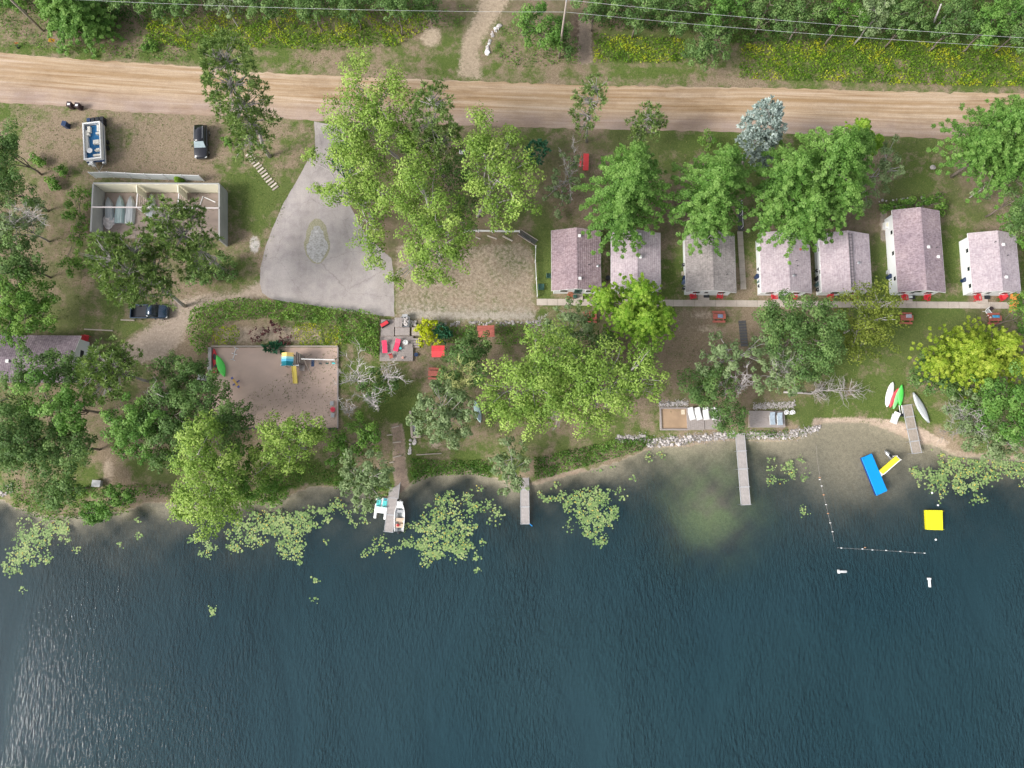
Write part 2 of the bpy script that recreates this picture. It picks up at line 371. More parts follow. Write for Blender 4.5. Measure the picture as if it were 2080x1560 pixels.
a = gr.data.attributes.new('bcol', 'FLOAT_COLOR', 'POINT'); a.data.foreach_set('color', CA.astype(np.float32).ravel())
gr.data.polygons.foreach_set('use_smooth', np.ones(len(gr.data.polygons), bool)); tag(gr, kind='structure')

# ------------------------------------------------------------------ lake surface
wx = axis(-84, 84, 1.2, 1500); wy = np.concatenate([-np.geomspace(1500, 45, 12), np.arange(-43, 12, 1.2)])
WX, WY = np.meshgrid(wx, wy); WZ = zg(WX, WY); n_y, n_x = WX.shape; wi = np.arange(n_x*n_y).reshape(n_y, n_x)
wq = np.stack([wi[:-1,:-1], wi[:-1,1:], wi[1:,1:], wi[1:,:-1]], -1).reshape(-1, 4)
keep = (WZ.ravel()[wq].min(1) < .12); wq = wq[keep]
m, n, b = nodes('lake_water'); n.nodes.remove(b)
dp = attr(n, 'depth')
alpha = math_(n, 'SUBTRACT', 1.0, math_(n, 'POWER', 2.718, math_(n, 'MULTIPLY', dp.outputs['Fac'], -.6)))
tr = n.nodes.new("ShaderNodeBsdfTransparent"); df = n.nodes.new("ShaderNodeBsdfDiffuse"); gl = n.nodes.new("ShaderNodeBsdfGlossy")
tr.inputs[0].default_value = (.93,.95,.95,1)
nb = noise(n, .018, 2, .5, mapping(n)); nbr = ramp(n, [(.3, (.006,.034,.050)), (.72, (.024,.060,.076))]); n.links.new(nb.outputs[0], nbr.inputs[0])
n.links.new(nbr.outputs[0], df.inputs[0])
wv1 = noise(n, 1.0, 3, .6, mapping(n, (3.0, 1.0, 1), R(-24)), .35); wv2 = noise(n, 1.0, 2, .5, mapping(n, (.9, .45, 1), R(-40)), .3)
patch = noise(n, .05, 3, .5, mapping(n, (1.6, .7, 1), R(20)), .6)
pr = ramp(n, [(.36, (.12,.12,.12)), (.64, (1,1,1))]); n.links.new(patch.outputs[0], pr.inputs[0])
hsum = math_(n, 'ADD', wv1.outputs[0], math_(n, 'MULTIPLY', wv2.outputs[0], .5))
hh = math_(n, 'MULTIPLY', hsum, pr.outputs[0])
bp = n.nodes.new("ShaderNodeBump"); bp.inputs['Distance'].default_value = .034; n.links.new(hh, bp.inputs['Height'])
b2 = n.nodes.new('ShaderNodeBump'); b2.inputs['Distance'].default_value = .6; n.links.new(hh, b2.inputs['Height']); n.links.new(b2.outputs[0], df.inputs['Normal'])
gl.inputs['Roughness'].default_value = .08; n.links.new(bp.outputs[0], gl.inputs['Normal'])

mx = n.nodes.new("ShaderNodeMixShader"); n.links.new(alpha, mx.inputs[0]); n.links.new(tr.outputs[0], mx.inputs[1]); n.links.new(df.outputs[0], mx.inputs[2])
m2 = n.nodes.new("ShaderNodeMixShader"); m2.inputs[0].default_value = .028; n.links.new(mx.outputs[0], m2.inputs[1]); n.links.new(gl.outputs[0], m2.inputs[2])
n.links.new(m2.outputs[0], n.nodes['Material Output'].inputs[0])
wo = fastmesh('lake_water', np.stack([WX, WY, np.zeros_like(WX)], -1).reshape(-1, 3), wq, m)
a = wo.data.attributes.new('depth', 'FLOAT', 'POINT'); a.data.foreach_set('value', np.maximum(0, -WZ).astype(np.float32).ravel())
tag(wo, kind='structure')

# ------------------------------------------------------------------ road, drive, walks (flat upland at z = 1.8)
ZL = 1.8
def wob(n_): return rnd.uniform(-n_, n_)
NE = [(-500,60),(-200,85),(0,107),(100,116),(250,126),(410,136),(520,147),(650,153),(820,160),(1040,168),(1200,174),(1400,177),(1560,178),(1800,186),(1950,188),(2080,190),(2300,192),(2700,195)]
SE_ = [(-500,170),(-200,190),(0,209),(100,213),(250,227),(410,234),(520,237),(650,246),(820,250),(1040,258),(1200,262),(1400,266),(1560,270),(1800,277),(1950,283),(2080,286),(2300,290),(2700,296)]
def strip(name, A, B, off, m, nu=400, nv=14, jag=1.2, kind='structure'):
    A = np.array(A, float); B = np.array(B, float)
    sx = np.linspace(A[0,0], A[-1,0], nu); ya = np.interp(sx, A[:,0], A[:,1]); yb = np.interp(sx, B[:,0], B[:,1])
    ys_, ye_ = ya, yb
    ya = ya + jag*rng.normal(size=nu)*.55 + jag*_noise(sx, sx*0, .11, 1) * 1.4; yb = yb + jag*_noise(sx, sx*0, .13, 5) * 1.4
    P = []; UV = []
    for j in range(nv+1):
        t = j/nv; py = (ya*(1-t) + yb*t) if j in (0, nv) else (ys_*(1-t) + ye_*t); x, y = at_z(sx, py, ZL)
        P.append(np.stack([x, y, np.full(nu, ZL+off)], -1)); UV.append(np.stack([x, np.full(nu, t)*7.0], -1))
    P = np.concatenate(P); UV = np.concatenate(UV); ii = np.arange((nv+1)*nu).reshape(nv+1, nu)
    q = np.stack([ii[1:,:-1], ii[1:,1:], ii[:-1,1:], ii[:-1,:-1]], -1).reshape(-1, 4)
    o = fastmesh(name, P, q, m); uv = o.data.uv_layers.new(name='UVMap'); uv.data.foreach_set('uv', UV[q.ravel()].astype(np.float32).ravel())
    return tag(o, kind=kind)
m, n, b = nodes('dirt_road'); v1 = mapping(n, (.035, 1.3, 1), 0, 'UV'); v2 = mapping(n, (.09, 5.5, 1), 0, 'UV')
s1 = noise(n, 1.6, 4, .6, v1, .3); s2 = noise(n, 1.4, 5, .65, v2, .2); s3 = noise(n, .35, 6, .65, mapping(n)); s4 = noise(n, 9, 4, .7, mapping(n))
r1 = ramp(n, [(.34, (.44,.30,.17)), (.5, (.60,.455,.31)), (.66, (.70,.565,.44))]); n.links.new(s1.outputs[0], r1.inputs[0])
r2 = ramp(n, [(.3, (.83,.79,.75)), (.55, (1,1,1)), (.8, (1.08,1.08,1.08))]); n.links.new(s2.outputs[0], r2.inputs[0])
c = mixc(n, 1, r1.outputs[0], r2.outputs[0], 'MULTIPLY')
# two worn wheel bands of browner dirt
tcn = n.nodes.new("ShaderNodeTexCoord"); sp = n.nodes.new("ShaderNodeSeparateXYZ"); n.links.new(tcn.outputs['UV'], sp.inputs[0])
for cy, wd, w in ((1.85, .30, .75), (3.05, .25, .5)):
    vv = math_(n, 'ADD', sp.outputs[1], math_(n, 'MULTIPLY', math_(n, 'SUBTRACT', s3.outputs[0], .5), 1.0))
    d_ = math_(n, 'DIVIDE', math_(n, 'SUBTRACT', vv, cy), wd); e_ = math_(n, 'POWER', 2.718, math_(n, 'MULTIPLY', math_(n, 'MULTIPLY', d_, d_), -1.0))
    e_ = math_(n, 'MULTIPLY', e_, math_(n, 'MULTIPLY', s2.outputs[0], w*1.7), True); c = mixc(n, e_, c, (.42,.275,.14))
# greyer compacted dirt toward the south edge
gf = ramp(n, [(.55, (0,0,0)), (.8, (1,1,1))]); n.links.new(math_(n, 'MULTIPLY', sp.outputs[1], .143), gf.inputs[0])
c = mixc(n, math_(n, 'MULTIPLY', gf.outputs[0], math_(n, 'MULTIPLY', s3.outputs[0], 1.1), True), c, (.46,.36,.33))
c = mixc(n, 1, c, (.80,.78,.77), 'MULTIPLY')
r4 = ramp(n, [(.3, (.80,.80,.80)), (.7, (1.14,1.14,1.14))]); n.links.new(s4.outputs[0], r4.inputs[0]); c = mixc(n, 1, c, r4.outputs[0], 'MULTIPLY'); r5 = ramp(n, [(.38, (.84,.82,.80)), (.5, (1,1,1))]); n.links.new(noise(n, .22, 6, .68, mapping(n, (.6,1.3,1))).outputs[0], r5.inputs[0]); c = mixc(n, 1, c, r5.outputs[0], 'MULTIPLY')
n.links.new(c, b.inputs['Base Color']); b.inputs['Roughness'].default_value = .95; bump(n, b, s2.outputs[0], .4, .04)
strip('road', NE, SE_, .012, m)
m, n, b = nodes('asphalt_drive'); s1 = noise(n, .22, 5, .6, mapping(n, (1.8, .5, 1))); s2 = noise(n, 12, 4, .7, mapping(n)); s3 = noise(n, .8, 6, .6, mapping(n))
r1 = ramp(n, [(.32, (.36,.322,.308)), (.52, (.415,.373,.36)), (.7, (.465,.422,.41))]); n.links.new(s1.outputs[0], r1.inputs[0])
r2 = ramp(n, [(.25, (.72,.72,.72)), (.75, (1.18,1.18,1.18))]); n.links.new(s2.outputs[0], r2.inputs[0]); c = mixc(n, 1, r1.outputs[0], r2.outputs[0], 'MULTIPLY')
r3 = ramp(n, [(.28, (.82,.81,.83)), (.5, (1,1,1)), (.72, (1.1,1.09,1.08))]); n.links.new(s3.outputs[0], r3.inputs[0]); c = mixc(n, 1, c, r3.outputs[0], 'MULTIPLY')
vo = n.nodes.new("ShaderNodeTexVoronoi"); vo.feature = 'DISTANCE_TO_EDGE'; vo.inputs['Scale'].default_value = .13
wn = noise(n, 1.2, 4, .6, mapping(n)); vadd = n.nodes.new('ShaderNodeVectorMath'); vadd.operation = 'MULTIPLY_ADD'; n.links.new(wn.outputs[1], vadd.inputs[0]); vadd.inputs[1].default_value = (1.2,1.2,0); n.links.new(mapping(n), vadd.inputs[2]); n.links.new(vadd.outputs[0], vo.inputs['Vector'])
ck = ramp(n, [(.0, (.74,.73,.73)), (.005, (1,1,1))]); n.links.new(vo.outputs['Distance'], ck.inputs[0]); c = mixc(n, 1, c, ck.outputs[0], 'MULTIPLY')
n.links.new(c, b.inputs['Base Color']); b.inputs['Roughness'].default_value = .9; ASPH = m
def sheet(name, poly, off, m, jag=0, sub=1, kind='structure'):
    pts = []
    for i in range(len(poly)):
        a_, b_ = poly[i], poly[(i+1) % len(poly)]; k = max(1, int(math.hypot(b_[0]-a_[0], b_[1]-a_[1]) / 5)) if jag else 1
        for j in range(k):
            t = j/k; pts.append((a_[0]*(1-t)+b_[0]*t + wob(jag), a_[1]*(1-t)+b_[1]*t + wob(jag)))
    vs = []
    for px, py in pts: p = aw(px, py, ZL); vs.append((p.x, p.y, ZL+off))
    mb = MB(); mb.add(vs, [tuple(range(len(vs)))]); return tag(mb.build(name, m), kind=kind)
sheet('driveway', [(638,247),(665,252),(700,256),(706,300),(700,350),(712,420),(745,480),(795,525),(800,560),(801,643),(780,642),(740,637),(690,630),(640,621),(580,613),(548,606),(533,595),(528,575),(529,545),(538,505),(553,465),(575,415),(600,372),(622,332),(640,300),(640,270)], .008, ASPH, .5)
m, n, b = nodes('gravel_island'); s1 = noise(n, 3.5, 5, .8, mapping(n)); r1 = ramp(n, [(.35, (.25,.24,.21)), (.55, (.47,.455,.45)), (.75, (.66,.65,.66))]); n.links.new(s1.outputs[0], r1.inputs[0])
n.links.new(r1.outputs[0], b.inputs['Base Color']); b.inputs['Roughness'].default_value = .95; GRAV = m
isl = [(644 + 27*math.sin(a)*(1 if math.cos(a) < 0 else .86), 490 - 46*math.cos(a)) for a in np.linspace(0, 2*math.pi, 40)[:-1]]
m, n, b = nodes('island_grass'); s1 = noise(n, 6, 5, .7, mapping(n)); r1 = ramp(n, [(.3, (.20,.20,.11)), (.5, (.33,.31,.21)), (.72, (.46,.43,.36))]); n.links.new(s1.outputs[0], r1.inputs[0]); n.links.new(r1.outputs[0], b.inputs['Base Color']); b.inputs['Roughness'].default_value = .95
sheet('island_grass', isl, .014, m, .8); sheet('island_gravel', [(644+(x-644)*.78, 497+(y-490)*.80) for x, y in isl], .02, GRAV, 2.2)
m, n, b = nodes('concrete_walk'); s1 = noise(n, .5, 5, .6, mapping(n)); s2 = noise(n, 9, 4, .7, mapping(n))
r1 = ramp(n, [(.3, (.42,.36,.31)), (.7, (.58,.51,.45))]); n.links.new(s1.outputs[0], r1.inputs[0]); r2 = ramp(n, [(.3, (.85,.85,.85)), (.7, (1.1,1.1,1.1))]); n.links.new(s2.outputs[0], r2.inputs[0])
n.links.new(mixc(n, 1, r1.outputs[0], r2.outputs[0], 'MULTIPLY'), b.inputs['Base Color']); b.inputs['Roughness'].default_value = .9; CONC = m
def slab_walk(name, A, B, nseg, wid, thick=.09):
    # real slabs with thin joints between them
    a_, b_ = aw(*A, ZL), aw(*B, ZL); L = (b_-a_).length; d_ = (b_-a_).normalized(); th = math.atan2(d_.y, d_.x); mb = MB()
    for i in range(nseg): c_ = a_ + d_*(L*(i+.5)/nseg); mb.box((c_.x, c_.y, ZL + thick/2 - .02), (L/nseg-.035, wid, thick), th)
    return tag(mb.build(name, CONC, bevel=.01), kind='structure')
slab_walk('sidewalk', (1090,613.5), (1560,617), 22, .92); slab_walk('sidewalk', (1561,617), (2055,620.5), 23, .92)
slab_walk('side_path', (1503,470), (1510,588), 8, .78)

# ------------------------------------------------------------------ vegetation builders
def unit(n_): v = rng.normal(size=(n_, 3)); return v / np.linalg.norm(v, axis=1, keepdims=True)
def leafy(lobes, dens=1.0, leaf=.30, stretch=1.6, clump=.85, per=62, low=-.6, aspect=.68, up=.9):
    P = []; N = []; T = []; SZ = []; CC = []
    for (c, r, rz) in lobes:
        nc = max(7, int(1.55 * r * r * dens + 5)); D = unit(nc * 4); D = D[D[:, 2] > low][:nc]; nc = len(D)
        rad = r * (.62 + .46 * rng.random(nc) ** .8); C = np.array(c) + D * np.stack([rad, rad, rad * rz / r], 1)
        rc = clump * (.65 + .6 * rng.random(nc)) * min(1.0, .35 + r * .22); ct = rng.random(nc)
        for k in range(nc):
            m_ = int(per * (rc[k] / clump) ** 2 * 1.25) + 4; u = unit(m_); q = u * (rc[k] * (.35 + .65 * rng.random((m_, 1)) ** .5))
            dk = D[k] * np.array([1, 1, .35]); dk /= np.linalg.norm(dk) + 1e-6; q = q + np.outer((q @ dk) * (stretch - 1), dk); q[:, 2] *= .75
            nn = u * .8 + np.array([0, 0, up]) + D[k] * .35 + rng.normal(size=(m_, 3)) * .45
            P.append(C[k] + q); N.append(nn); T.append(np.clip(.12 + .50 * ct[k] + .24 * rng.random(m_) + .16 * u[:, 2] * (np.linalg.norm(q, axis=1) / rc[k]), 0, 1)); SZ.append(leaf * (.7 + .6 * rng.random(m_)))  # tint also rises toward clump tops: light from above painted into leaf colour
        CC.append(C)
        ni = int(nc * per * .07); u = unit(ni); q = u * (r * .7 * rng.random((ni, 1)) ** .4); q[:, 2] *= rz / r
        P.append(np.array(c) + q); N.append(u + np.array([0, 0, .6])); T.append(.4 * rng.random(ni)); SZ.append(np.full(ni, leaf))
    P = np.concatenate(P); N = np.concatenate(N); T = np.concatenate(T); SZ = np.concatenate(SZ)
    q, f, t = cards(P, N, SZ, aspect, T); return q, f, t, CC
def boughs(lobes, dens=1.0, leaf=.30, per=40, wid=.62):
    P = []; N = []; T = []; SZ = []; CC = []
    for (c, r, rz) in lobes:
        c = np.array(c); r *= 1.28; nb = int((18 + 7.5 * r) * dens); ph = rng.random() * 6.28; ends = []
        for k in range(nb):
            t = (k + .5) / nb; a = ph + k * 2.39996 + rng.normal() * .15; z0 = c[2] - rz * .9 + 1.9 * rz * t
            l = r * (1 - .82 * t ** 1.5) * (.80 + .28 * rng.random()); d = np.array([math.cos(a), math.sin(a), 0]); n_ = np.array([-d[1], d[0], 0]); bt = rng.random()
            ns = max(3, int(l / .62)); sag = .12 + .30 * t
            for i in range(ns):
                s_ = (i + .8) / ns; w = wid * (1.15 - .75 * s_) * (.7 + .12 * r) * (.8 + .4 * rng.random()); ce = c * [1, 1, 0] + d * l * s_ + n_ * rng.normal() * .12 * l * .5; ce[2] = z0 + l * (sag * s_ - .42 * s_ * s_)
                m_ = int(per * (.6 + .55 * w)); u = unit(m_) * rng.random((m_, 1)) ** .45; q = np.outer(u[:, 0], d) * w * .95 + np.outer(u[:, 1], n_) * w * .85; q[:, 2] += u[:, 2] * w * .42
                P.append(ce + q); N.append(rng.normal(size=(m_, 3)) * .38 + np.array([0, 0, 1.0]) + d * .55 + u * .35)
                T.append(np.clip(.02 + .30 * bt + .30 * s_ + .26 * rng.random(m_) + .14 * u[:, 2] + .15 * t, 0, 1)); SZ.append(leaf * (.7 + .6 * rng.random(m_)))  # tips lighter as new growth; upper leaves painted lighter as if lit
            ends.append(ce)
        CC.append(np.array(ends))
    P = np.concatenate(P); N = np.concatenate(N); T = np.concatenate(T); SZ = np.concatenate(SZ)
    q, f, t = cards(P, N, SZ, .62, T); return q, f, t, CC
def needly(lobes, dens=1.0, tuft=.42, per=13, width=.22, low=-.25, droop=0.0):
    P = []; N = []; CC = []; Q = []; T = []
    for (c, r, rz) in lobes:
        nc = max(12, int(9.5 * r * r * dens)); D = unit(nc * 3); D = D[D[:, 2] > low][:nc]; nc = len(D)
        wobr = 1 + .22 * np.sin(D[:, 0] * 5 + c[0]) * np.sin(D[:, 1] * 6 + c[1]) + .12 * np.sin(9 * D[:, 0] - 7 * D[:, 1])
        rad = r * wobr * (.55 + .48 * rng.random(nc) ** .55); C = np.array(c) + D * np.stack([rad, rad, rad * rz / r], 1); ct = rng.random(nc)
        U = unit(nc * per).reshape(nc, per, 3) * .9 + D[:, None, :] * .55 + np.array([0, 0, .45]); U /= np.linalg.norm(U, axis=2, keepdims=True)
        L = tuft * (.7 + .6 * rng.random((nc, per, 1))); base = C[:, None, :] + U * .04; tip = base + U * L; tip[..., 2] -= droop * L[..., 0]
        w = np.cross(U.reshape(-1, 3), unit(nc * per)).reshape(nc, per, 3); w /= np.linalg.norm(w, axis=2, keepdims=True) + 1e-6; w *= L * width * .5; mid = base * .45 + tip * .55
        Q.append(np.stack([base, mid - w, tip, mid + w], 2).reshape(-1, 3)); T.append(np.repeat(np.clip(.1 + .55 * ct[:, None] + .35 * rng.random((nc, per)), 0, 1).reshape(-1), 4)); CC.append(C)
    Q = np.concatenate(Q); return Q, np.arange(len(Q)).reshape(-1, 4), np.concatenate(T), CC
def crook(a_, b_, k=4, j=.08):
    a_, b_ = Vector(a_), Vector(b_); L = (b_-a_).length; pts = []
    for i in range(k+1):
        t = i/k; p = a_.lerp(b_, t)
        if 0 < i < k: p += Vector((wob(j*L), wob(j*L), wob(j*L*.5)))
        pts.append(p)
    return pts
STY = {
 'sunny': dict(f=boughs, mat='sunny', kw=dict(dens=1.25, leaf=.21, per=62, wid=.46), br=.1),
 'light': dict(f=leafy, mat='light', kw=dict(dens=.80, leaf=.26, stretch=1.6, clump=1.0, per=112), br=.3),
 'maple': dict(f=boughs, mat='maple', kw=dict(dens=.85, leaf=.235, per=66, wid=.62), br=.1),
 'round': dict(f=leafy, mat='maple', kw=dict(dens=1.35, leaf=.26, stretch=1.5, clump=.70, per=90), br=.1),
 'lime':  dict(f=boughs, mat='lime',  kw=dict(dens=1.25, leaf=.21, per=62, wid=.46), br=.1),
 'oak':   dict(f=leafy, mat='oak',   kw=dict(dens=1.25, leaf=.25, stretch=1.2, clump=.86, per=104), br=.2),
 'green': dict(f=leafy, mat='green', kw=dict(dens=1.35, leaf=.26, stretch=1.4, clump=.70, per=90), br=.12),
 'grey':  dict(f=leafy, mat='grey',  kw=dict(dens=1.7, leaf=.28, stretch=1.2, clump=.60, per=62), br=.4),
 'olive': dict(f=leafy, mat='olive', kw=dict(dens=1.5, leaf=.25, stretch=2.2, clump=.62, per=56), br=.2),
 'pine':  dict(f=needly, mat='pine', kw=dict(dens=1.75, tuft=.48, per=15, width=.26), br=1.0),
 'spruce':dict(f=needly, mat='blue', kw=dict(dens=3.2, tuft=.46, per=16, width=.42), br=.05),
 'teal':  dict(f=needly, mat='teal', kw=dict(dens=3.2, tuft=.40, per=16, width=.45), br=.05),
}
def tree(sty, label, lobes, h, base=None, name=None, cat=None, group=None, zf=None, thin=1.0, trunk=None, bark=None):
    """lobes: crown masses (px, py, radius px[, height fraction]) seen in the photo; the tree itself stands upright on the ground"""
    st = STY[sty]; W_ = []
    for l in lobes:
        px, py, r = l[:3]; hf = l[3] if len(l) > 3 else 1.0; rm = r / 15.2 * .98; rz = min(rm * (.95 if sty != 'pine' else .85), h * .42); zc = max(rz * .5, h * hf - rz)
        p = at(px, py, 0); z = float(p.z)
        for _ in range(4): q = aw(px, py, max(z, 0) + zc); z = float(zg(q.x, q.y))
        W_.append((np.array(q), rm, rz))
    if base is not None: b_ = at(*base)
    else:
        w = np.array([x[1] for x in W_]); c = sum(x[0] * x[1] for x in W_) / w.sum(); b_ = Vector((c[0], c[1], float(zg(c[0], c[1]))))
    b_.z = max(b_.z, -.6)
    name = name or {'pine': 'pine_tree', 'spruce': 'spruce_tree', 'teal': 'spruce_tree', 'maple': 'maple_tree', 'lime': 'maple_tree', 'sunny': 'maple_tree', 'oak': 'oak_tree'}.get(sty, 'leafy_tree')
    root = thing(name, label, cat or 'tree', b_, 0, group); bo = np.array(b_)
    L = [(c - bo, r, rz) for c, r, rz in W_]; kw = dict(st['kw']); kw['dens'] = kw.get('dens', 1.0) * thin
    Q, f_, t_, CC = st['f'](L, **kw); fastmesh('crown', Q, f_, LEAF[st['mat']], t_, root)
    mb = MB(); tr_ = .05 + h * .012; top = sum((l[0] * l[1] for l in L), np.zeros(3)) / sum(l[1] for l in L); tv = Vector(top); tv.z = h * .72 if sty in ('pine', 'spruce', 'teal') else h * .6
    P_ = crook((0, 0, -.2), tv, 5, .02); mb.tube(P_, [tr_ * (1 - .14 * i) for i in range(6)], 8)
    nb_ = 0
    for (c, r, rz), C in zip(L, CC):
        s_ = P_[2 + rnd.randrange(3)]; cc = Vector(c); mb.tube(crook(s_, cc, 4, .06), [tr_*.5, tr_*.42, tr_*.34, tr_*.26, tr_*.16], 5)
        k = int(min(len(C), 60) * st['br'] * .5) + 2
        for i in rng.choice(len(C), min(k, len(C)), replace=False):
            e_ = Vector(C[i]); s2_ = Vector((tv.x, tv.y, max(e_.z - r*.15, h*.3))).lerp(cc, .5 if sty != 'pine' else .75); mb.tube(crook(s2_, cc.lerp(e_, .97), 3, .05), [tr_*.2+.02, tr_*.13+.02, .035, .018], 4, False)
    mb.build('trunk', bark or (BARKG if sty in ('pine', 'grey', 'light', 'olive', 'spruce') else BARK), root, True)
    return root
def bare_tree(label, base, tips, h, root_r=.16, name='dead_tree', mat=None, twigs=5, seed=1, cat='tree', group=None, fork=.45):
    rr = random.Random(seed); b_ = at(*base); b_.z = max(b_.z, -.4); root = thing(name, label, cat, b_, 0, group); mb = MB(); tw = MB()
    T_ = [aw(px, py, max(b_.z, 0) + h * hf) - b_ for px, py, hf in tips]; c = sum(T_, Vector()) / len(T_)
    fk = Vector((c.x * fork, c.y * fork, h * .42)); mb.tube(crook((0, 0, -.2), fk, 4, .04), [root_r*v for v in (.65,.58,.5,.45,.4)], 7)
    for t_ in T_:
        pts = crook(fk, t_, 6, .07); rs = [root_r*.30*(1-i/6.5)+.012 for i in range(7)]; tw.tube(pts, rs, 5); Lm = (t_-fk).length
        for i in range(1, 7):
            for _ in range(twigs):
                d_ = (pts[i]-pts[i-1]).normalized() + Vector((rr.gauss(0, .7), rr.gauss(0, .7), rr.gauss(.05, .35))); d_.normalize()
                e_ = pts[i] + d_ * Lm * rr.uniform(.10, .26); p3 = [pts[i], pts[i].lerp(e_, .5) + Vector((rr.gauss(0, .05), rr.gauss(0, .05), 0)) * Lm * .5, e_]
                tw.tube(p3, [.024, .016, .007], 3, False)
                if rr.random() < .6:
                    e2 = p3[1] + (d_ + Vector((rr.gauss(0, .8), rr.gauss(0, .8), 0))).normalized() * Lm * .1; tw.tube([p3[1], e2], [.013, .006], 3, False)
    mb.build('trunk', mat or BARKW, root, True); tw.build('branches', mat or BARKW, root); return root
def scatter(name, polys, dens, size, mat, hgt=.1, label=None, cat=None, kind='stuff', clumpy=.6, seed=0, aspect=.5, up=1.0, nsc=.7, water=False, thing_=False):
    PX = []; PY = []
    for poly in polys:
        a_ = np.array(poly, float); x0, y0 = a_.min(0); x1, y1 = a_.max(0); n_ = int((x1-x0)*(y1-y0)/210*dens)
        px = rng.uniform(x0, x1, n_); py = rng.uniform(y0, y1, n_); k = pip(px, py, poly); PX.append(px[k]); PY.append(py[k])
    px = np.concatenate(PX); py = np.concatenate(PY); x, y, z = at_np(px, py); ns = _noise(x, y, nsc, seed) * .5 + _noise(x, y, nsc*2.7, seed+3) * .5
    k = (rng.random(len(x)) < 1 - clumpy + clumpy * np.clip(.5 + 1.3*ns, 0, 1)); x, y, z, ns = x[k], y[k], z[k], ns[k]
    if not water: kk = z > -.1; x, y, z, ns = x[kk], y[kk], z[kk], ns[kk]
    hh = hgt * np.clip(.55 + .55*ns, .15, 1.2); P = np.stack([x, y, z + hh * rng.random(len(x)) ** .5 + .02], -1)
    N = rng.normal(size=(len(x), 3)) * .8 + np.array([0, 0, up]); nt_ = np.clip(.45 + .8*_noise(x, y, .55, seed+7) + .5*_noise(x, y, 1.9, seed+1), 0, 1)
    T = np.clip(.62 * nt_ + .42 * rng.random(len(x)) - .04, 0, 1); q, f_, t_ = cards(P, N, size * (.6 + .8*rng.random(len(x))), aspect, T)
    o = fastmesh(name, q, f_, LEAF[mat], t_); return tag(o, label, cat, None, kind)

# ------------------------------------------------------------------ object materials
WHITE = plain('white_paint', (.80,.80,.80), .5, .05); SIDING = None
m, n, b = nodes('white_siding'); v = mapping(n, (1,1,1)); wv = n.nodes.new("ShaderNodeTexWave"); wv.bands_direction = 'Z'; wv.inputs['Scale'].default_value = 2.4; n.links.new(v, wv.inputs[0])
b.inputs['Base Color'].default_value = (.78,.80,.82,1); bump(n, b, wv.outputs[0], .4, .02); SIDING = m
RED = plain('red_paint', (.62,.035,.05), .5, .12); BRRED = plain('brick_red_paint', (.42,.12,.09), .7, .25, 5); REDB = plain('bright_red_shingle', (.74,.06,.07), .6, .12, 4)
BLACK = plain('black_plastic', (.018,.02,.026), .45, .3); DBLUE = plain('dark_blue_plastic', (.015,.04,.11), .4, .3); GREYP = plain('grey_plastic', (.42,.43,.45), .55, .1)
GREENP = plain('dark_green_plastic', (.03,.09,.07), .5, .2); STEEL = plain('galvanised_steel', (.5,.51,.53), .35, .15, 4, .7); DGREY = plain('dark_grey', (.08,.08,.085), .7, .2)
GLASS = plain('dark_glass', (.02,.028,.035), .08, .1); YEL = plain('yellow_plastic', (.86,.72,.03), .4, .05); ORNG = wood('orange_stained_board', (.66,.26,.05), 0, .75)
GRN = plain('green_plastic', (.10,.68,.10), .4, .07); BLUE = plain('blue_vinyl', (.0,.30,.80), .45, .04); TEAL = plain('teal_plastic', (.12,.62,.62), .4, .2); PINK = plain('pink_plastic', (.76,.05,.13), .45, .08)
DECK = wood('weathered_deck', (.36,.315,.30), R(90)); DECKX = wood('weathered_dock', (.45,.41,.40), 0, .6); TIMB = wood('treated_timber', (.42,.36,.31)); POLE = wood('pole_wood', (.40,.34,.30)); TAN = plain('tan_vinyl', (.62,.48,.36), .6, .12)
BLOCK = plain('concrete_block', (.36,.36,.35), .9, .15, 2); CREAM = plain('cream_paint', (.80,.76,.60), .7, .05, 1.5); STONE = plain('field_stone', (.36,.33,.32), .85, .4, 1.2); STONE2 = plain('pale_stone', (.52,.48,.47), .85, .35, 1.2)
SAND = plain('play_sand', (.56,.42,.35), .95, .2, 1.9)
m, n, b = nodes('boat_aluminium'); s1 = noise(n, 1.2, 6, .7, mapping(n, (4, .6, 1))); r1 = ramp(n, [(.3, (.30,.33,.36)), (.55, (.50,.53,.54)), (.75, (.72,.72,.70))]); n.links.new(s1.outputs[0], r1.inputs[0]); n.links.new(r1.outputs[0], b.inputs['Base Color']); b.inputs['Roughness'].default_value = .5; b.inputs['Metallic'].default_value = .15; ALU = m
m, n, b = nodes('boat_green_aluminium'); r1 = None; s1 = noise(n, 1.2, 6, .7, mapping(n, (4, .6, 1))); r1 = ramp(n, [(.3, (.28,.38,.38)), (.55, (.42,.55,.54)), (.75, (.66,.72,.70))]); n.links.new(s1.outputs[0], r1.inputs[0]); n.links.new(r1.outputs[0], b.inputs['Base Color']); b.inputs['Roughness'].default_value = .5; ALUG = m
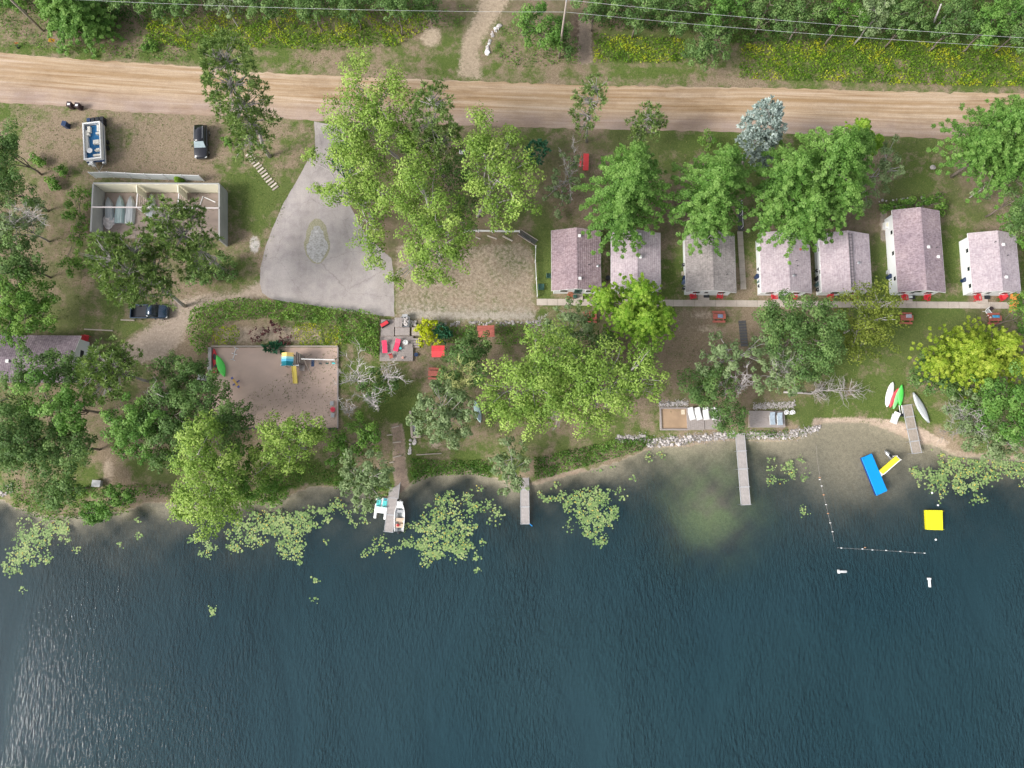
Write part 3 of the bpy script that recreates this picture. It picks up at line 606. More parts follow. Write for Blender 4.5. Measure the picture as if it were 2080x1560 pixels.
def shingle(name, a_, b_, c_, warm):
    m, n, b = nodes(name); v = mapping(n, (1.0, 2.0, 1)); s1 = noise(n, 2.6, 4, .7, v, .4); s2 = noise(n, .35, 4, .6, mapping(n)); vor = n.nodes.new("ShaderNodeTexVoronoi"); vor.inputs['Scale'].default_value = 3.6; n.links.new(mapping(n, (1.6, .8, 1)), vor.inputs['Vector'])
    r1 = ramp(n, [(.32, a_), (.5, b_), (.68, c_)]); n.links.new(s1.outputs[0], r1.inputs[0]); vr = ramp(n, [(.0, (.86,.85,.86)), (1, (1.13,1.13,1.13))]); n.links.new(vor.outputs['Color'], vr.inputs[0])
    c = mixc(n, 1, r1.outputs[0], vr.outputs[0], 'MULTIPLY'); st_ = ramp(n, [(.35, warm), (.65, (1.04,1.04,1.04))]); n.links.new(s2.outputs[0], st_.inputs[0]); c = mixc(n, 1, c, st_.outputs[0], 'MULTIPLY')
    n.links.new(c, b.inputs['Base Color']); b.inputs['Roughness'].default_value = .95; wv = n.nodes.new('ShaderNodeTexWave'); wv.bands_direction = 'X'; wv.inputs['Scale'].default_value = 1.1; wv.inputs['Distortion'].default_value = .6; n.links.new(mapping(n), wv.inputs[0]); bump(n, b, wv.outputs[0], .5, .03); return m
SH = [shingle('shingle_red_brown', (.235,.165,.18), (.35,.26,.275), (.46,.37,.385), (.80,.80,.84)), shingle('shingle_faded_rose', (.385,.31,.335), (.49,.42,.445), (.58,.51,.54), (.86,.85,.88)),
      shingle('shingle_grey', (.24,.215,.21), (.345,.315,.305), (.45,.405,.39), (.82,.81,.81)), shingle('shingle_plum', (.13,.10,.12), (.20,.16,.185), (.30,.25,.27), (.8,.8,.82)), shingle('shingle_long_house', (.25,.18,.20), (.37,.29,.31), (.48,.39,.41), (.78,.78,.83))]

# ------------------------------------------------------------------ cottages
def cottage(label, pL, pR, pyT, pyB, mat, eave=2.45, lean=(0,0), vents=(), ridge=1.15, ns=True, win_s=(), win_w=(), door=0.0, doormat=DGREY, group='white lakeside cottages in a row'):
    ze = ZL + eave; sw, se = aw(pL[1], pyB, ze), aw(pR[1], pyB, ze); nw, ne = aw(pL[0], pyT, ze), aw(pR[0], pyT, ze)
    c = (sw+se+nw+ne)/4; w = ((se-sw).length + (ne-nw).length)/2; l = ((nw-sw).length + (ne-se).length)/2; e_ = (nw-sw)+(ne-se); th = math.atan2(e_.y, e_.x) - math.pi/2
    root = thing('cottage', label, 'cottage', (c.x, c.y, ZL), th, group); hw, hl = w/2, l/2; ow, ol = .38, .30; iw, il = hw-ow, hl-ol; sl = ridge/hw
    zt = eave + ow*sl - .02
    mb = MB(); a_ = [(-iw,-il,-.2),(iw,-il,-.2),(iw,-il,zt),(0,-il,eave+ridge-.03),(-iw,-il,zt)]; b_ = [(x,-y,z) for x,y,z in a_]
    mb.add(a_+b_, [(0,1,2,3,4),(9,8,7,6,5),(0,5,6,1),(1,6,7,2),(4,9,5,0)]); mb.build('wall', SIDING, root)
    t_ = .10; mb = MB()
    for s in (-1, 1):
        q = [(0,-hl,eave+ridge),(s*hw,-hl,eave),(s*hw,hl,eave),(0,hl,eave+ridge)]; mb.add(q + [(x,y,z+t_) for x,y,z in q], [(3,2,1,0),(4,5,6,7),(0,1,5,4),(1,2,6,5),(2,3,7,6),(3,0,4,7)])
    rf = mb.build('roof', mat, root)
    cap = MB(); cap.add([(-.16,-hl-.002,eave+ridge+t_-.16*sl+.012),(0,-hl-.002,eave+ridge+t_+.014),(.16,-hl-.002,eave+ridge+t_-.16*sl+.012),(-.16,hl+.002,eave+ridge+t_-.16*sl+.012),(0,hl+.002,eave+ridge+t_+.014),(.16,hl+.002,eave+ridge+t_-.16*sl+.012)], [(0,1,4,3),(1,2,5,4)]); cap.build('ridge_cap', mat, rf)
    fa = MB()
    for s in (-1, 1): fa.box((s*(hw+.012), 0, eave+.01), (.02, 2*hl, .16))
    for y in (-hl-.012, hl+.012):
        for s in (-1, 1): fa.add([(0,y-.01,eave+ridge-.09),(s*hw,y-.01,eave-.09),(s*hw,y-.01,eave+.07),(0,y-.01,eave+ridge+.07),(0,y+.01,eave+ridge-.09),(s*hw,y+.01,eave-.09),(s*hw,y+.01,eave+.07),(0,y+.01,eave+ridge+.07)], [(0,1,2,3),(4,5,6,7),(0,1,5,4),(3,2,6,7)])
    fa.build('fascia', WHITE, root)
    inv = Matrix.Rotation(-th, 3, 'Z')
    for (vx, vy, kind) in vents:
        p = aw(vx, vy, ze + ridge*.6); q = inv @ (p - Vector((c.x, c.y, 0))); zr = eave + t_ + ridge*(1-abs(q.x)/hw)
        v_ = MB()
        if kind == 'box': v_.box((q.x, q.y, zr+.08), (.32,.32,.24), taper=.8); v_.box((q.x, q.y, zr+.21), (.38,.38,.03))
        elif kind == 'pipe': v_.cyl((q.x, q.y, zr-.1), .06, .4, 8)
        elif kind == 'round': v_.cyl((q.x, q.y, zr-.1), .13, .3, 12); v_.cyl((q.x, q.y, zr+.2), .2, .06, 12, .08)
        elif kind == 'patch': v_.box((q.x, q.y, zr+.02), (.32,.32,.05), .5)
        v_.build('roof_vent' if kind != 'pipe' else 'vent_pipe', {'box': WHITE, 'round': STEEL, 'pipe': DGREY, 'patch': BRRED}[kind], rf)
    def opening(nm, x, y, z, w_, h_, face, matp):
        fr = MB(); gl_ = MB(); d = .05
        if face == 's': yy = -il; fr.box((x, yy-d/2, z), (w_+.16, d, h_+.16)); gl_.box((x, yy-d-.004, z), (w_, .012, h_))
        else: xx = -iw; w_ *= .6; h_ *= .6; z += .15; fr.box((xx-d/2, y, z), (d, w_+.16, h_+.16)); gl_.box((xx-d-.004, y, z), (.012, w_, h_))
        f_ = fr.build(nm, WHITE if nm == 'window' else matp, root)
        if nm == 'window': gl_.build('pane', GLASS, f_)
        else:
            gl2 = MB(); gl2.box((x, -il-d-.004, z+.45), (w_*.55, .012, .6)); gl2.build('pane', GLASS, f_); hd = MB(); hd.tube([(x+w_*.4, -il-.05, z), (x+w_*.4, -il-.13, z)], .03, 8); hd.build('handle', STEEL, f_)
    for x, z in win_s: opening('window', x, 0, z, .95, .8, 's', WHITE)
    for y, z in win_w: opening('window', 0, y, z, .9, .8, 'w', WHITE)
    if door is not None:
        opening('door', door, 0, 1.05, .85, 2.0, 's', WHITE if doormat is not GREENP else GREENP)
        stp = MB(); stp.box((door, -il-.62, .10), (1.55, 1.15, .2)); stp.build('front_step', CONC, root, bevel=.01)
    return root
V = 'cottage'
cottage('reddish brown roofed cottage just east of the gravel parking area, first in the row', (1120,1120), (1219,1221), 469, 591, SH[0], vents=[(1176,482,'box'),(1177,568,'box'),(1196,538,'pipe'),(1215,539,'round')], win_s=[(-1.6,1.5),(1.9,1.5)], win_w=[(0,1.5)], door=.35, doormat=GREENP)
cottage('reddish roofed cottage with its ends hidden under a big maple and a lime green tree', (1241,1241), (1341,1342), 473, 592, SH[1], vents=[(1299,525,'box'),(1298,480,'box')], win_s=[(-1.6,1.5),(1.7,1.5)], win_w=[(0,1.5)], door=0)
cottage('grey shingled cottage beside the narrow concrete path', (1390,1393), (1491,1495), 474, 594, SH[2], vents=[(1477,557,'pipe')], win_s=[(-1.7,1.5),(1.7,1.5)], win_w=[(0,1.5)], door=-.35)
cottage('pale rose roofed cottage just east of the narrow concrete path', (1542,1546), (1642,1649), 474, 595, SH[1], vents=[(1609,562,'round'),(1616,531,'pipe'),(1618,541,'pipe'),(1626,506,'patch'),(1623,481,'patch')], win_s=[(-1.9,1.5),(1.7,1.5)], win_w=[(0,1.5)], door=-.35)
C5 = cottage('pale rose roofed cottage with a ladder lying along its ridge', (1664,1668), (1763,1772), 475, 595, SH[1], vents=[(1677,492,'box'),(1742,535,'round')], win_s=[(-1.2,1.5),(1.2,1.5)], win_w=[(2.2,1.5),(-1,1.5)], door=None)
cottage('long dark rose roofed cottage with an air conditioner on its west side', (1811,1823), (1907,1920), 428, 594, SH[4], vents=[(1882,504,'box'),(1907,521,'box'),(1904,502,'pipe'),(1868,424,'pipe')], win_s=[(-2.0,1.5),(-.2,2.2),(1.6,1.6)], win_w=[(3,1.5),(0,1.5),(-3.6,1.5)], door=-.6, eave=2.6)
cottage('palest rose roofed cottage at the east end of the walk', (1965,1975), (2062,2073), 475, 595, SH[1], vents=[(2033,499,'box'),(2039,565,'box'),(2044,520,'pipe'),(2016,494,'pipe')], win_s=[(-1.9,1.5),(1.9,1.5)], win_w=[(2,1.5),(-.6,1.5),(-3,1.5)], door=-.4)
# ladder on the fifth roof: lies on the cottage
lad = thing('roof_ladder', 'dark ladder lying along the ridge of a pale rose roof', 'ladder', C5.location + Vector((0,0,0)), C5.rotation_euler.z)
mbx = MB(); rr_ = MB(); zr = 2.45 + 1.15 + .16
for x in (-.02, .5): mbx.box((x, 0, zr + .06 - max(0, x)*.3), (.05, 7.6, .06))
for i in range(17): rr_.box((.24, -3.6 + i*.45, zr + .01), (.5, .04, .03))
mbx.build('rail', DGREY, lad); rr_.build('rungs', DGREY, lad)

def hip(label, corners, ridge_z, eave_z, mat): pass
# west cabin at the left edge: ridge runs east-west
ze = ZL + 2.45; ne_, se_ = aw(165,681,ze), aw(163,777,ze); L_ = 16.0; wd = ne_.y - se_.y
cab = thing('cabin', 'plum shingled cabin at the west edge, half hidden under leafy trees', 'cabin', (ne_.x - L_/2, (ne_.y+se_.y)/2, ZL), R(-.5)); hw, hl = wd/2, L_/2
mb = MB(); iw, il = hw-.4, hl-.35; a_ = [(-il,-iw,-.2),(-il,iw,-.2),(-il,iw,2.55),(-il,0,3.75),(-il,-iw,2.55)]; b_ = [(-x,y,z) for x,y,z in a_]; mb.add(a_+b_, [(0,1,2,3,4),(9,8,7,6,5),(0,5,6,1),(1,6,7,2),(4,9,5,0)]); mb.build('wall', SIDING, cab)
mb = MB()
for s in (-1, 1): q = [(-hl,0,3.8),(-hl,s*hw,2.45),(hl,s*hw,2.45),(hl,0,3.8)]; mb.add(q + [(x,y,z+.1) for x,y,z in q], [(3,2,1,0),(4,5,6,7),(0,1,5,4),(1,2,6,5),(2,3,7,6),(3,0,4,7)])
rf = mb.build('roof', SH[3], cab); v_ = MB(); p = aw(17,734,ZL+3.6); v_.box((p.x-cab.location.x, p.y-cab.location.y, 3.7), (.4,.4,.35)); v_.build('roof_vent', WHITE, rf)
mb = MB(); [mb.add([(hl,0,3.72),(hl,s*hw,2.37),(hl,s*hw,2.54),(hl,0,3.89),(hl+.03,0,3.72),(hl+.03,s*hw,2.37),(hl+.03,s*hw,2.54),(hl+.03,0,3.89)], [(0,1,2,3),(4,5,6,7),(0,1,5,4),(3,2,6,7)]) for s in (-1,1)]; mb.build('fascia', WHITE, cab)
mb = MB(); mb.box((il+.03, .9, 1.5), (.06, 1.1, .9)); w_ = mb.build('window', WHITE, cab); mb = MB(); mb.box((il+.066, .9, 1.5), (.012, .95, .75)); mb.build('pane', GLASS, w_)
mb = MB(); mb.box((il+.75, 1.2, .1), (1.5, 2.2, .2)); mb.build('porch', TIMB, cab)
# edge-of-frame brown deck
dk = thing('wooden_deck', 'brown deck corner at the right edge east of the last cottage', 'deck', (aw(2096,530,ZL).x, aw(2096,530,ZL).y, ZL)); mb = MB(); mb.box((0,0,.42), (2.4, 5.2, .06)); mb.build('deck_boards', BRRED, dk); mb = MB(); [mb.box((x, y, .2), (.1,.1,.4)) for x in (-1.1,1.1) for y in (-2.4,0,2.4)]; mb.build('posts', TIMB, dk)

# ------------------------------------------------------------------ roofless boat store
bs = thing('boat_store', 'roofless block boat store with cream inner walls and three bays', 'boat store', (0,0,ZL)); hB = 2.7; zt = ZL + hB
NWc, NEc, SWc, SEc = aw(189,372,zt), aw(445,373,zt), aw(184,470,zt), aw(446,470,zt)
def wall_between(p, q, z0, z1, t, name, mat, parent, org=Vector((0,0,0)), off=0):
    d = q - p; L = math.hypot(d.x, d.y); th = math.atan2(d.y, d.x); c = (p+q)/2; mb = MB(); mb.box((c.x-org.x - math.sin(th)*off, c.y-org.y + math.cos(th)*off, (z0+z1)/2), (L, t, z1-z0), th); return mb.build(name, mat, parent)
wall_between(NWc, NEc, -.1, hB, .22, 'rear_wall', BLOCK, bs); wall_between(NWc+Vector((.14,0,0)), NEc-Vector((.14,0,0)), .02, hB+.003, .03, 'cream_lining', CREAM, bs, off=-.128)
wall_between(NWc+Vector((0,-.125,0)), SWc, -.1, hB-.004, .22, 'side_wall', BLOCK, bs); wall_between(NEc+Vector((0,-.125,0)), SEc+Vector((0,-1.2,0)), -.1, hB-.006, .22, 'side_wall', BLOCK, bs)
for px in (277, 361):
    p = aw(px,374,zt) + Vector((0,-.15,0)); q = aw(px+.5,391,zt); pw = wall_between(p, q, 0, hB-.01, .14, 'partition', CREAM, bs)
    sl = MB()
    for k in range(5):
        q2 = q + Vector((0,-.06,0)); e = aw(px+1,421,zt); sl.box(((q2.x+e.x)/2, (q2.y+e.y)/2, .35+.5*k), (.05, abs(e.y-q2.y), .16))
    sl.build('slats', TIMB, pw); mb = MB(); e = aw(px+1,421,zt); mb.box((e.x,e.y,hB/2-.02), (.14,.14,hB-.04)); mb.box(((q.x+e.x)/2,(q.y+e.y)/2-.05,hB-.05), (.09,abs(e.y-q.y)-.2,.09)); mb.build('post', WHITE, bs)
p, q = aw(187,421,zt), aw(445,423,zt); mb = MB(); mb.box(((p.x+q.x)/2,(p.y+q.y)/2,hB+.06), ((q-p).length,.16,.12), ang(p,q)); mb.build('beam', plain('beam_paint',(.62,.56,.55),.7), bs)
flo = MB(); P_ = [aw(189,374,ZL),aw(445,374,ZL),aw(452,500,ZL),aw(186,478,ZL)]; flo.add([(a.x,a.y,.015) for a in [NWc+Vector((.15,-.2,0)),NEc+Vector((-.15,-.2,0)),SEc+Vector((-.15,0,0)),SWc+Vector((.15,0,0))]], [(0,1,2,3)]); flo.build('dirt_floor', plain('store_floor',(.27,.215,.185),.95,.4,1.3), bs)
def jon_boat(name, label, bowpx, sternpx, w, mat, group=None):
    a_, b_ = at(*bowpx, .4), at(*sternpx, .4); L = (a_-b_).length; root = thing(name, label, 'boat', (b_.x, b_.y, ZL+.02), ang(b_, a_) - math.pi/2, group)
    rings = []
    for i in range(13):
        t = i/12; y = L*t; hwid = w/2*(1-max(0,(t-.45)/.55)**2.2)*(.93+.07*min(1,t*4)); hwid = max(hwid,.02); zt_ = .48 - .10*max(0,(t-.6)/.4)**2
        rings.append([(-hwid,y,.02),(-hwid*.99,y,.10),(-hwid*.80,y,zt_*.8),(-hwid*.62,y,zt_),(-hwid*.3,y,zt_+.012),(0,y,zt_+.03),(hwid*.3,y,zt_+.012),(hwid*.62,y,zt_),(hwid*.80,y,zt_*.8),(hwid*.99,y,.10),(hwid,y,.02)])
    mb = MB(); mb.loft(rings, closed=True); mb.build('hull', mat, root)
    kb = MB()
    for x in (-.42,-.2,0,.2,.42): kb.tube([(x*w*.85*(1-(t*.95)**3), L*t, .51 - .10*max(0,(t-.6)/.4)**2) for t in (.01,.3,.6,.8,.93)], .018, 4)
    kb.build('keel_strips', STEEL, root); tr_ = MB(); tr_.box((0,.0,.2), (w*.9,.05,.38)); tr_.build('transom', STEEL, root); return root
GB = 'upturned boats in the boat store'
jon_boat('upturned_boat', 'upturned grey boat nearest the west wall of the boat store', (219,400), (221,448), 1.25, ALU, GB)
jon_boat('upturned_boat', 'upturned greenish boat in the middle of three in the first bay', (243,397), (240,453), 1.35, ALUG, GB)
jon_boat('upturned_boat', 'scuffed pale upturned boat beside the slatted post line', (265,397), (261,454), 1.4, ALU, GB)
jon_boat('upturned_boat', 'upturned boat alone in the second bay, half under the pine', (307,393), (304,440), 1.2, ALU, GB)
tp = at(222,450); mb = MB(); rings = []
for i in range(7):
    r_ = 1.05*(1-i/6.5); rings.append([(r_*math.cos(a)*(1+.18*math.sin(3*a+i)), r_*math.sin(a)*(1+.2*math.cos(4*a-i)), .05+.55*math.sin(i/6*1.5)+.06*math.sin(5*a+i)) for a in np.linspace(0,2*math.pi,17)[:-1]])
mb.loft(rings); tag(mb.build('tarpaulin', plain('crumpled_tarp',(.68,.62,.60),.8,.35,4), loc=tp), 'crumpled whitish tarpaulin over the stern of the westmost boat', 'tarp')
for a_, b_, lb in (((413,399),(406,418),'white pipe lying north to south on the third bay floor'), ((416,401),(438,411),'white pipe lying toward the east wall of the boat store')):
    p, q = at(*a_), at(*b_); mb = MB(); mb.tube([(0,0,.06), (q.x-p.x, q.y-p.y, .06)], .07, 8); tag(mb.build('pipe', WHITE, loc=(p.x,p.y,ZL)), lb, 'pipe')

# leaning white panel fence north of the boat store
fz = [(196,362),(232,361),(268,363),(306,365),(343,366),(380,367),(415,368)]; fr = thing('panel_fence', 'white panelled fence standing behind the boat store', 'fence', at(*fz[0])); o_ = at(*fz[0]); ps = [at(*p)-o_ for p in fz]
mb = MB()
for a_, b_ in zip(ps, ps[1:]): c_ = (a_+b_)/2; mb.box((c_.x, c_.y, .95), ((b_-a_).length-.12, .03, 1.6), ang(a_,b_))
mb.build('panels', plain('fence_panel_white',(.66,.70,.71),.6,.08), fr)
for p in ps: mb = MB(); mb.box((p.x,p.y,.95), (.11,.11,1.95)); mb.build('post', WHITE, fr)
mb = MB(); [mb.box(((a_.x+b_.x)/2,(a_.y+b_.y)/2,1.8), ((b_-a_).length-.12,.07,.08), ang(a_,b_)) for a_, b_ in zip(ps, ps[1:])]; mb.build('rail', WHITE, fr)

# ------------------------------------------------------------------ vehicles
def body_rings(prof, wid, z0=.32):
    rings = []
    for y, zt_, wf in prof:
        w = wid/2*wf; rings.append([(-w*.92,y,z0),(-w,y,z0+.18),(-w,y,zt_-.16),(-w*.95,y,zt_-.05),(-w*.82,y,zt_),(0,y,zt_+.03),(w*.82,y,zt_),(w*.95,y,zt_-.05),(w,y,zt_-.16),(w,y,z0+.18),(w*.92,y,z0)])
    return rings
def wheels(root, L, wid, r=.36, ax=(.19,.80)):
    for s in (-1, 1):
        for f in ax:
            T = Matrix.Translation((s*(wid/2-.12), (f-.5)*L, r)) @ Matrix.Rotation(R(90), 4, 'Y'); mb = MB(); mb.cyl((0,0,-.12), r, .24, 20, M=T); w_ = mb.build('wheel', BLACK, root, bevel=.03); mb = MB(); mb.cyl((0,0,-.125 if s<0 else .121), r*.58, .006, 12, M=T); mb.build('rim', STEEL, w_)
CARB = plain('black_car_paint', (.012,.013,.02), .18, .1, 1, .3, 1.0); CARBL = plain('dark_blue_car_paint', (.02,.045,.085), .2, .1, 1, .4, 1.0)
def suv(label, front, rear, wid=1.95):
    a_, b_ = at(*front, .8), at(*rear, .8); L = (a_-b_).length; c_ = (a_+b_)/2; root = thing('parked_suv', label, 'car', (c_.x, c_.y, ZL), ang(b_, a_)-math.pi/2); h = L/2
    mb = MB(); mb.loft(body_rings([(-h,.95,.80),(-h*.96,1.05,.93),(-h*.5,1.12,1),(h*.3,1.10,1),(h*.46,1.06,1),(h*.86,.98,.96),(h*.97,.88,.86),(h,.72,.70)], wid)); mb.build('body', CARB, root, True)
    rg = []
    for y, zt_, w1, w2 in [(-h*.93,1.12,.84,.80),(-h*.86,1.62,.84,.70),(-h*.5,1.72,.86,.72),(h*.05,1.70,.86,.72),(h*.16,1.60,.86,.72),(h*.44,1.10,.88,.80)]:
        w1 *= wid/2; w2 *= wid/2; rg.append([(-w1,y,1.0),(-w1,y,1.10),(-w2,y,max(1.12,zt_-.06)),(-w2*.85,y,zt_),(w2*.85,y,zt_),(w2,y,max(1.12,zt_-.06)),(w1,y,1.10),(w1,y,1.0)])
    mb = MB(); mb.loft(rg); mb.build('side_glass', GLASS, root, True)
    mb = MB(); rg2 = [[(-wid*.335,y,z-.02),(-wid*.32,y,z+.035),(wid*.32,y,z+.035),(wid*.335,y,z-.02)] for y, z in [(-h*.86,1.60),(-h*.5,1.72),(h*.05,1.70),(h*.13,1.65)]]; mb.loft(rg2); mb.build('roof_panel', CARB, root, True)
    mb = MB(); x1, x2 = wid*.34, wid*.41; mb.add([(-x1,h*.155,1.635),(x1,h*.155,1.635),(x2,h*.43,1.145),(-x2,h*.43,1.145)], [(0,1,2,3)]); mb.build('windshield', plain('windshield_glare',(.34,.42,.45),.1,.15,3), root)
    for s in (-1, 1):
        mb = MB(); mb.box((s*wid*.37, h*.955, .80), (.30,.16,.14), s*-.4); mb.build('headlight', plain('lamp_lens',(.75,.78,.8),.15) if s < 0 else bpy.data.materials['lamp_lens'], root, bevel=.02)
        mb = MB(); mb.box((s*(wid/2+.10), h*.30, 1.08), (.22,.12,.16)); mb.build('mirror', CARB, root, bevel=.03); mb = MB(); mb.tube([(s*wid*.30,-h*.75,1.79),(s*wid*.30,0,1.79)], .025, 6); mb.build('roof_rail', STEEL, root)
    wheels(root, L, wid); mb = MB(); mb.box((0,h*.985,.62), (1.0,.1,.22)); mb.build('grille', DGREY, root); return root
suv('black SUV parked on dry grass by the road', (408,321), (409,255))
def pickup(label, front, rear, wid=1.95):
    a_, b_ = at(*front, .8), at(*rear, .8); L = (a_-b_).length; c_ = (a_+b_)/2; root = thing('parked_pickup', label, 'pickup', (c_.x, c_.y, ZL), ang(b_, a_)-math.pi/2); h = L/2
    mb = MB(); mb.loft(body_rings([(-h*.06,1.02,1),(h*.3,1.08,1),(h*.5,1.08,1),(h*.88,1.02,.96),(h*.97,.92,.88),(h,.72,.75)], wid)); mb.build('body', CARBL, root, True)
    mb = MB()
    for s in (-1, 1): mb.box((s*(wid/2-.07), -h*.53, .78), (.14, h*.93, .56))
    mb.box((0,-h+.06,.78), (wid-.29,.12,.54)); mb.box((0,-h*.53,.54), (wid-.3,h*.92,.07)); mb.build('cargo_bed', CARBL, root, bevel=.02)
    ln = MB(); ln.box((0,-h*.53,.585), (wid-.32,h*.88,.012)); ln.build('bed_liner', BLACK, root)
    rg = []
    for y, zt_ in [(-h*.05,1.12),(-h*.01,1.66),(h*.2,1.74),(h*.32,1.68),(h*.54,1.12)]:
        w1, w2 = .88*wid/2, .72*wid/2; rg.append([(-w1,y,1.0),(-w1,y,1.10),(-w2,y,max(1.12,zt_-.06)),(-w2*.85,y,zt_),(w2*.85,y,zt_),(w2,y,max(1.12,zt_-.06)),(w1,y,1.10),(w1,y,1.0)])
    mb = MB(); mb.loft(rg); mb.build('side_glass', GLASS, root, True); mb = MB(); mb.loft([[(-wid*.33,y,z-.02),(-wid*.31,y,z+.035),(wid*.31,y,z+.035),(wid*.33,y,z-.02)] for y, z in [(0,1.65),(h*.2,1.745),(h*.31,1.70)]]); mb.build('roof_panel', CARBL, root, True)
    for s in (-1, 1): mb = MB(); mb.box((s*wid*.38,h*.96,.82), (.3,.12,.16)); mb.build('headlight', bpy.data.materials['lamp_lens'], root, bevel=.02); mb = MB(); mb.box((s*(wid/2+.1),h*.42,1.1), (.22,.12,.16)); mb.build('mirror', BLACK, root, bevel=.03)
    wheels(root, L, wid, .38, (.2,.82)); return root
pickup('dark blue pickup parked at the end of the dirt drive, nose under the pine', (341,633), (266,633))

# pontoon boat on its trailer
p0 = at(195,292,1.0); pb_ = thing('pontoon_boat', 'pontoon boat with blue deck and white fencing parked on the grass', 'boat', (p0.x, p0.y, ZL), ang(at(197,335), at(193,245))-math.pi/2); Wd, Ln = 2.5, 5.5
for s in (-1, 1): mb = MB(); mb.tube([(s*.98,-3.1,.85),(s*.98,-2.9,.85),(s*.98,2.6,.85),(s*.98,3.1,1.0)], [.29,.3,.3,.08], 12); mb.build('pontoon', STEEL, pb_, True)
mb = MB(); mb.box((0,0,1.22), (Wd,Ln+.35,.10)); mb.build('deck', DBLUE, pb_); mb = MB(); mb.box((0,0,1.28), (Wd-.3,Ln-.3,.02)); mb.build('carpet', plain('blue_carpet',(.03,.17,.38),.9,.15), pb_)
for s in (-1, 1):
    mb = MB(); mb.box((s*(Wd/2-.06),0,1.62), (.07,Ln,.66)); mb.box((s*(Wd/2-.10),0,1.97), (.17,Ln+.1,.06)); mb.build('side_fence', WHITE, pb_, bevel=.01); mb = MB(); mb.box((0,s*(Ln/2-.04),1.62), (Wd-.22,.07,.64)); mb.box((0,s*(Ln/2-.06),1.97), (Wd-.3,.2,.06)); mb.build('end_fence', WHITE, pb_, bevel=.01)
for nm, x, y, sx_, sy_, z in (('bench',-.95,.2,.4,3.2,1.5),('bench',-.55,1.9,.45,.9,1.5),('bench',.75,1.95,.3,1.0,1.5),('bench',-.8,1.15,.7,.3,1.55),('bench',.75,1.15,.6,.3,1.55),('console',.55,-.25,.85,.6,1.75),('bench',.45,-2.1,1.1,.28,1.5)):
    mb = MB(); mb.box((x,y,z), (sx_,sy_,.45)); mb.build(nm, plain('cream_vinyl',(.76,.72,.64),.6,.06) if 'cream_vinyl' not in bpy.data.materials else bpy.data.materials['cream_vinyl'], pb_, bevel=.05)
mb = MB(); mb.cyl((-.45,-1.4,1.3), .05, .5, 8); mb.cyl((-.45,-1.4,1.8), .38, .05, 20); mb.build('round_table', WHITE, pb_); mb = MB(); mb.box((.6,-1.35,1.65), (.5,.5,.12)); mb.box((.6,-1.6,1.9), (.5,.1,.45)); mb.cyl((.6,-1.35,1.3), .06, .35, 8); mb.build('helm_seat', bpy.data.materials['cream_vinyl'], pb_, bevel=.04)
mb = MB(); mb.box((-.5,-3.05,1.0), (.45,.5,.7)); mb.box((-.5,-3.05,1.45), (.5,.55,.25)); mb.build('outboard_motor', WHITE, pb_, bevel=.06)
tr_ = thing('boat_trailer', 'steel boat trailer carrying the blue pontoon boat', 'trailer', (p0.x,p0.y,ZL), pb_.rotation_euler.z)
mb = MB(); [mb.box((s*.7,0,.48), (.1,5.6,.1)) for s in (-1,1)]; [mb.box((0,y,.50), (2.3,.1,.08)) for y in (-2,0,2)]; mb.tube([(-.7,-2.8,.48),(0,-4.0,.5),(.7,-2.8,.48)], .05, 6); mb.tube([(0,-3.9,.5),(0,-4.3,.5)], .05, 6); mb.build('frame', STEEL, tr_)
for s in (-1, 1):
    for y in (-.45,.45): mb = MB(); mb.cyl((0,0,-.1), .32, .2, 16, M=Matrix.Translation((s*1.28,y,.32)) @ Matrix.Rotation(R(90),4,'Y')); mb.build('wheel', BLACK, tr_)
c0 = at(195,247,.6); st_ = thing('crate_stack', 'dark blue and black crates stacked against the north end of the pontoon boat', 'crates', (c0.x,c0.y,ZL), pb_.rotation_euler.z)
for i in range(4):
    for j in range(2): mb = MB(); mb.box((-.95+.62*i,-.32+.62*j,.42), (.55,.56,.84), taper=.94); mb.build('crate', DBLUE if (i==0) or (i,j)==(1,0) else BLACK, st_, bevel=.03)
def bin_(label, px, py, mat, lid, s=1.0, group=None, name='wheeled_bin', patch=False):
    root = thing(name, label, 'bin', at(px,py), wob(.4), group); mb = MB(); mb.box((0,0,.5*s), (.55*s,.62*s,1.0*s), taper=1.12); mb.build('body', mat, root, bevel=.04); mb = MB(); mb.box((0,-.01,1.04*s), (.66*s,.74*s,.08*s)); l_ = mb.build('lid', lid, root, bevel=.02)
    if patch: mb = MB(); mb.box((0,-.05,1.04*s+.046*s), (.36,.30,.008)); mb.build('label_plate', WHITE, l_)
    for x in (-.25,.25): mb = MB(); mb.cyl((0,0,-.04), .12, .08, 10, M=Matrix.Translation((x*s,.33*s,.12))@Matrix.Rotation(R(90),4,'Y')); mb.build('wheel', BLACK, root)
    return root
BR = plain('dark_brown_plastic', (.04,.022,.026), .5, .2)
bin_('left of two dark brown wheeled bins at the road edge', 149,219, BR, BR, patch=True, group='roadside bins'); bin_('right of two dark brown wheeled bins at the road edge', 165,221, BR, BR, patch=True, group='roadside bins'); bin_('lone dark blue bin on the grass west of the pontoon boat', 139,258, DBLUE, DBLUE)

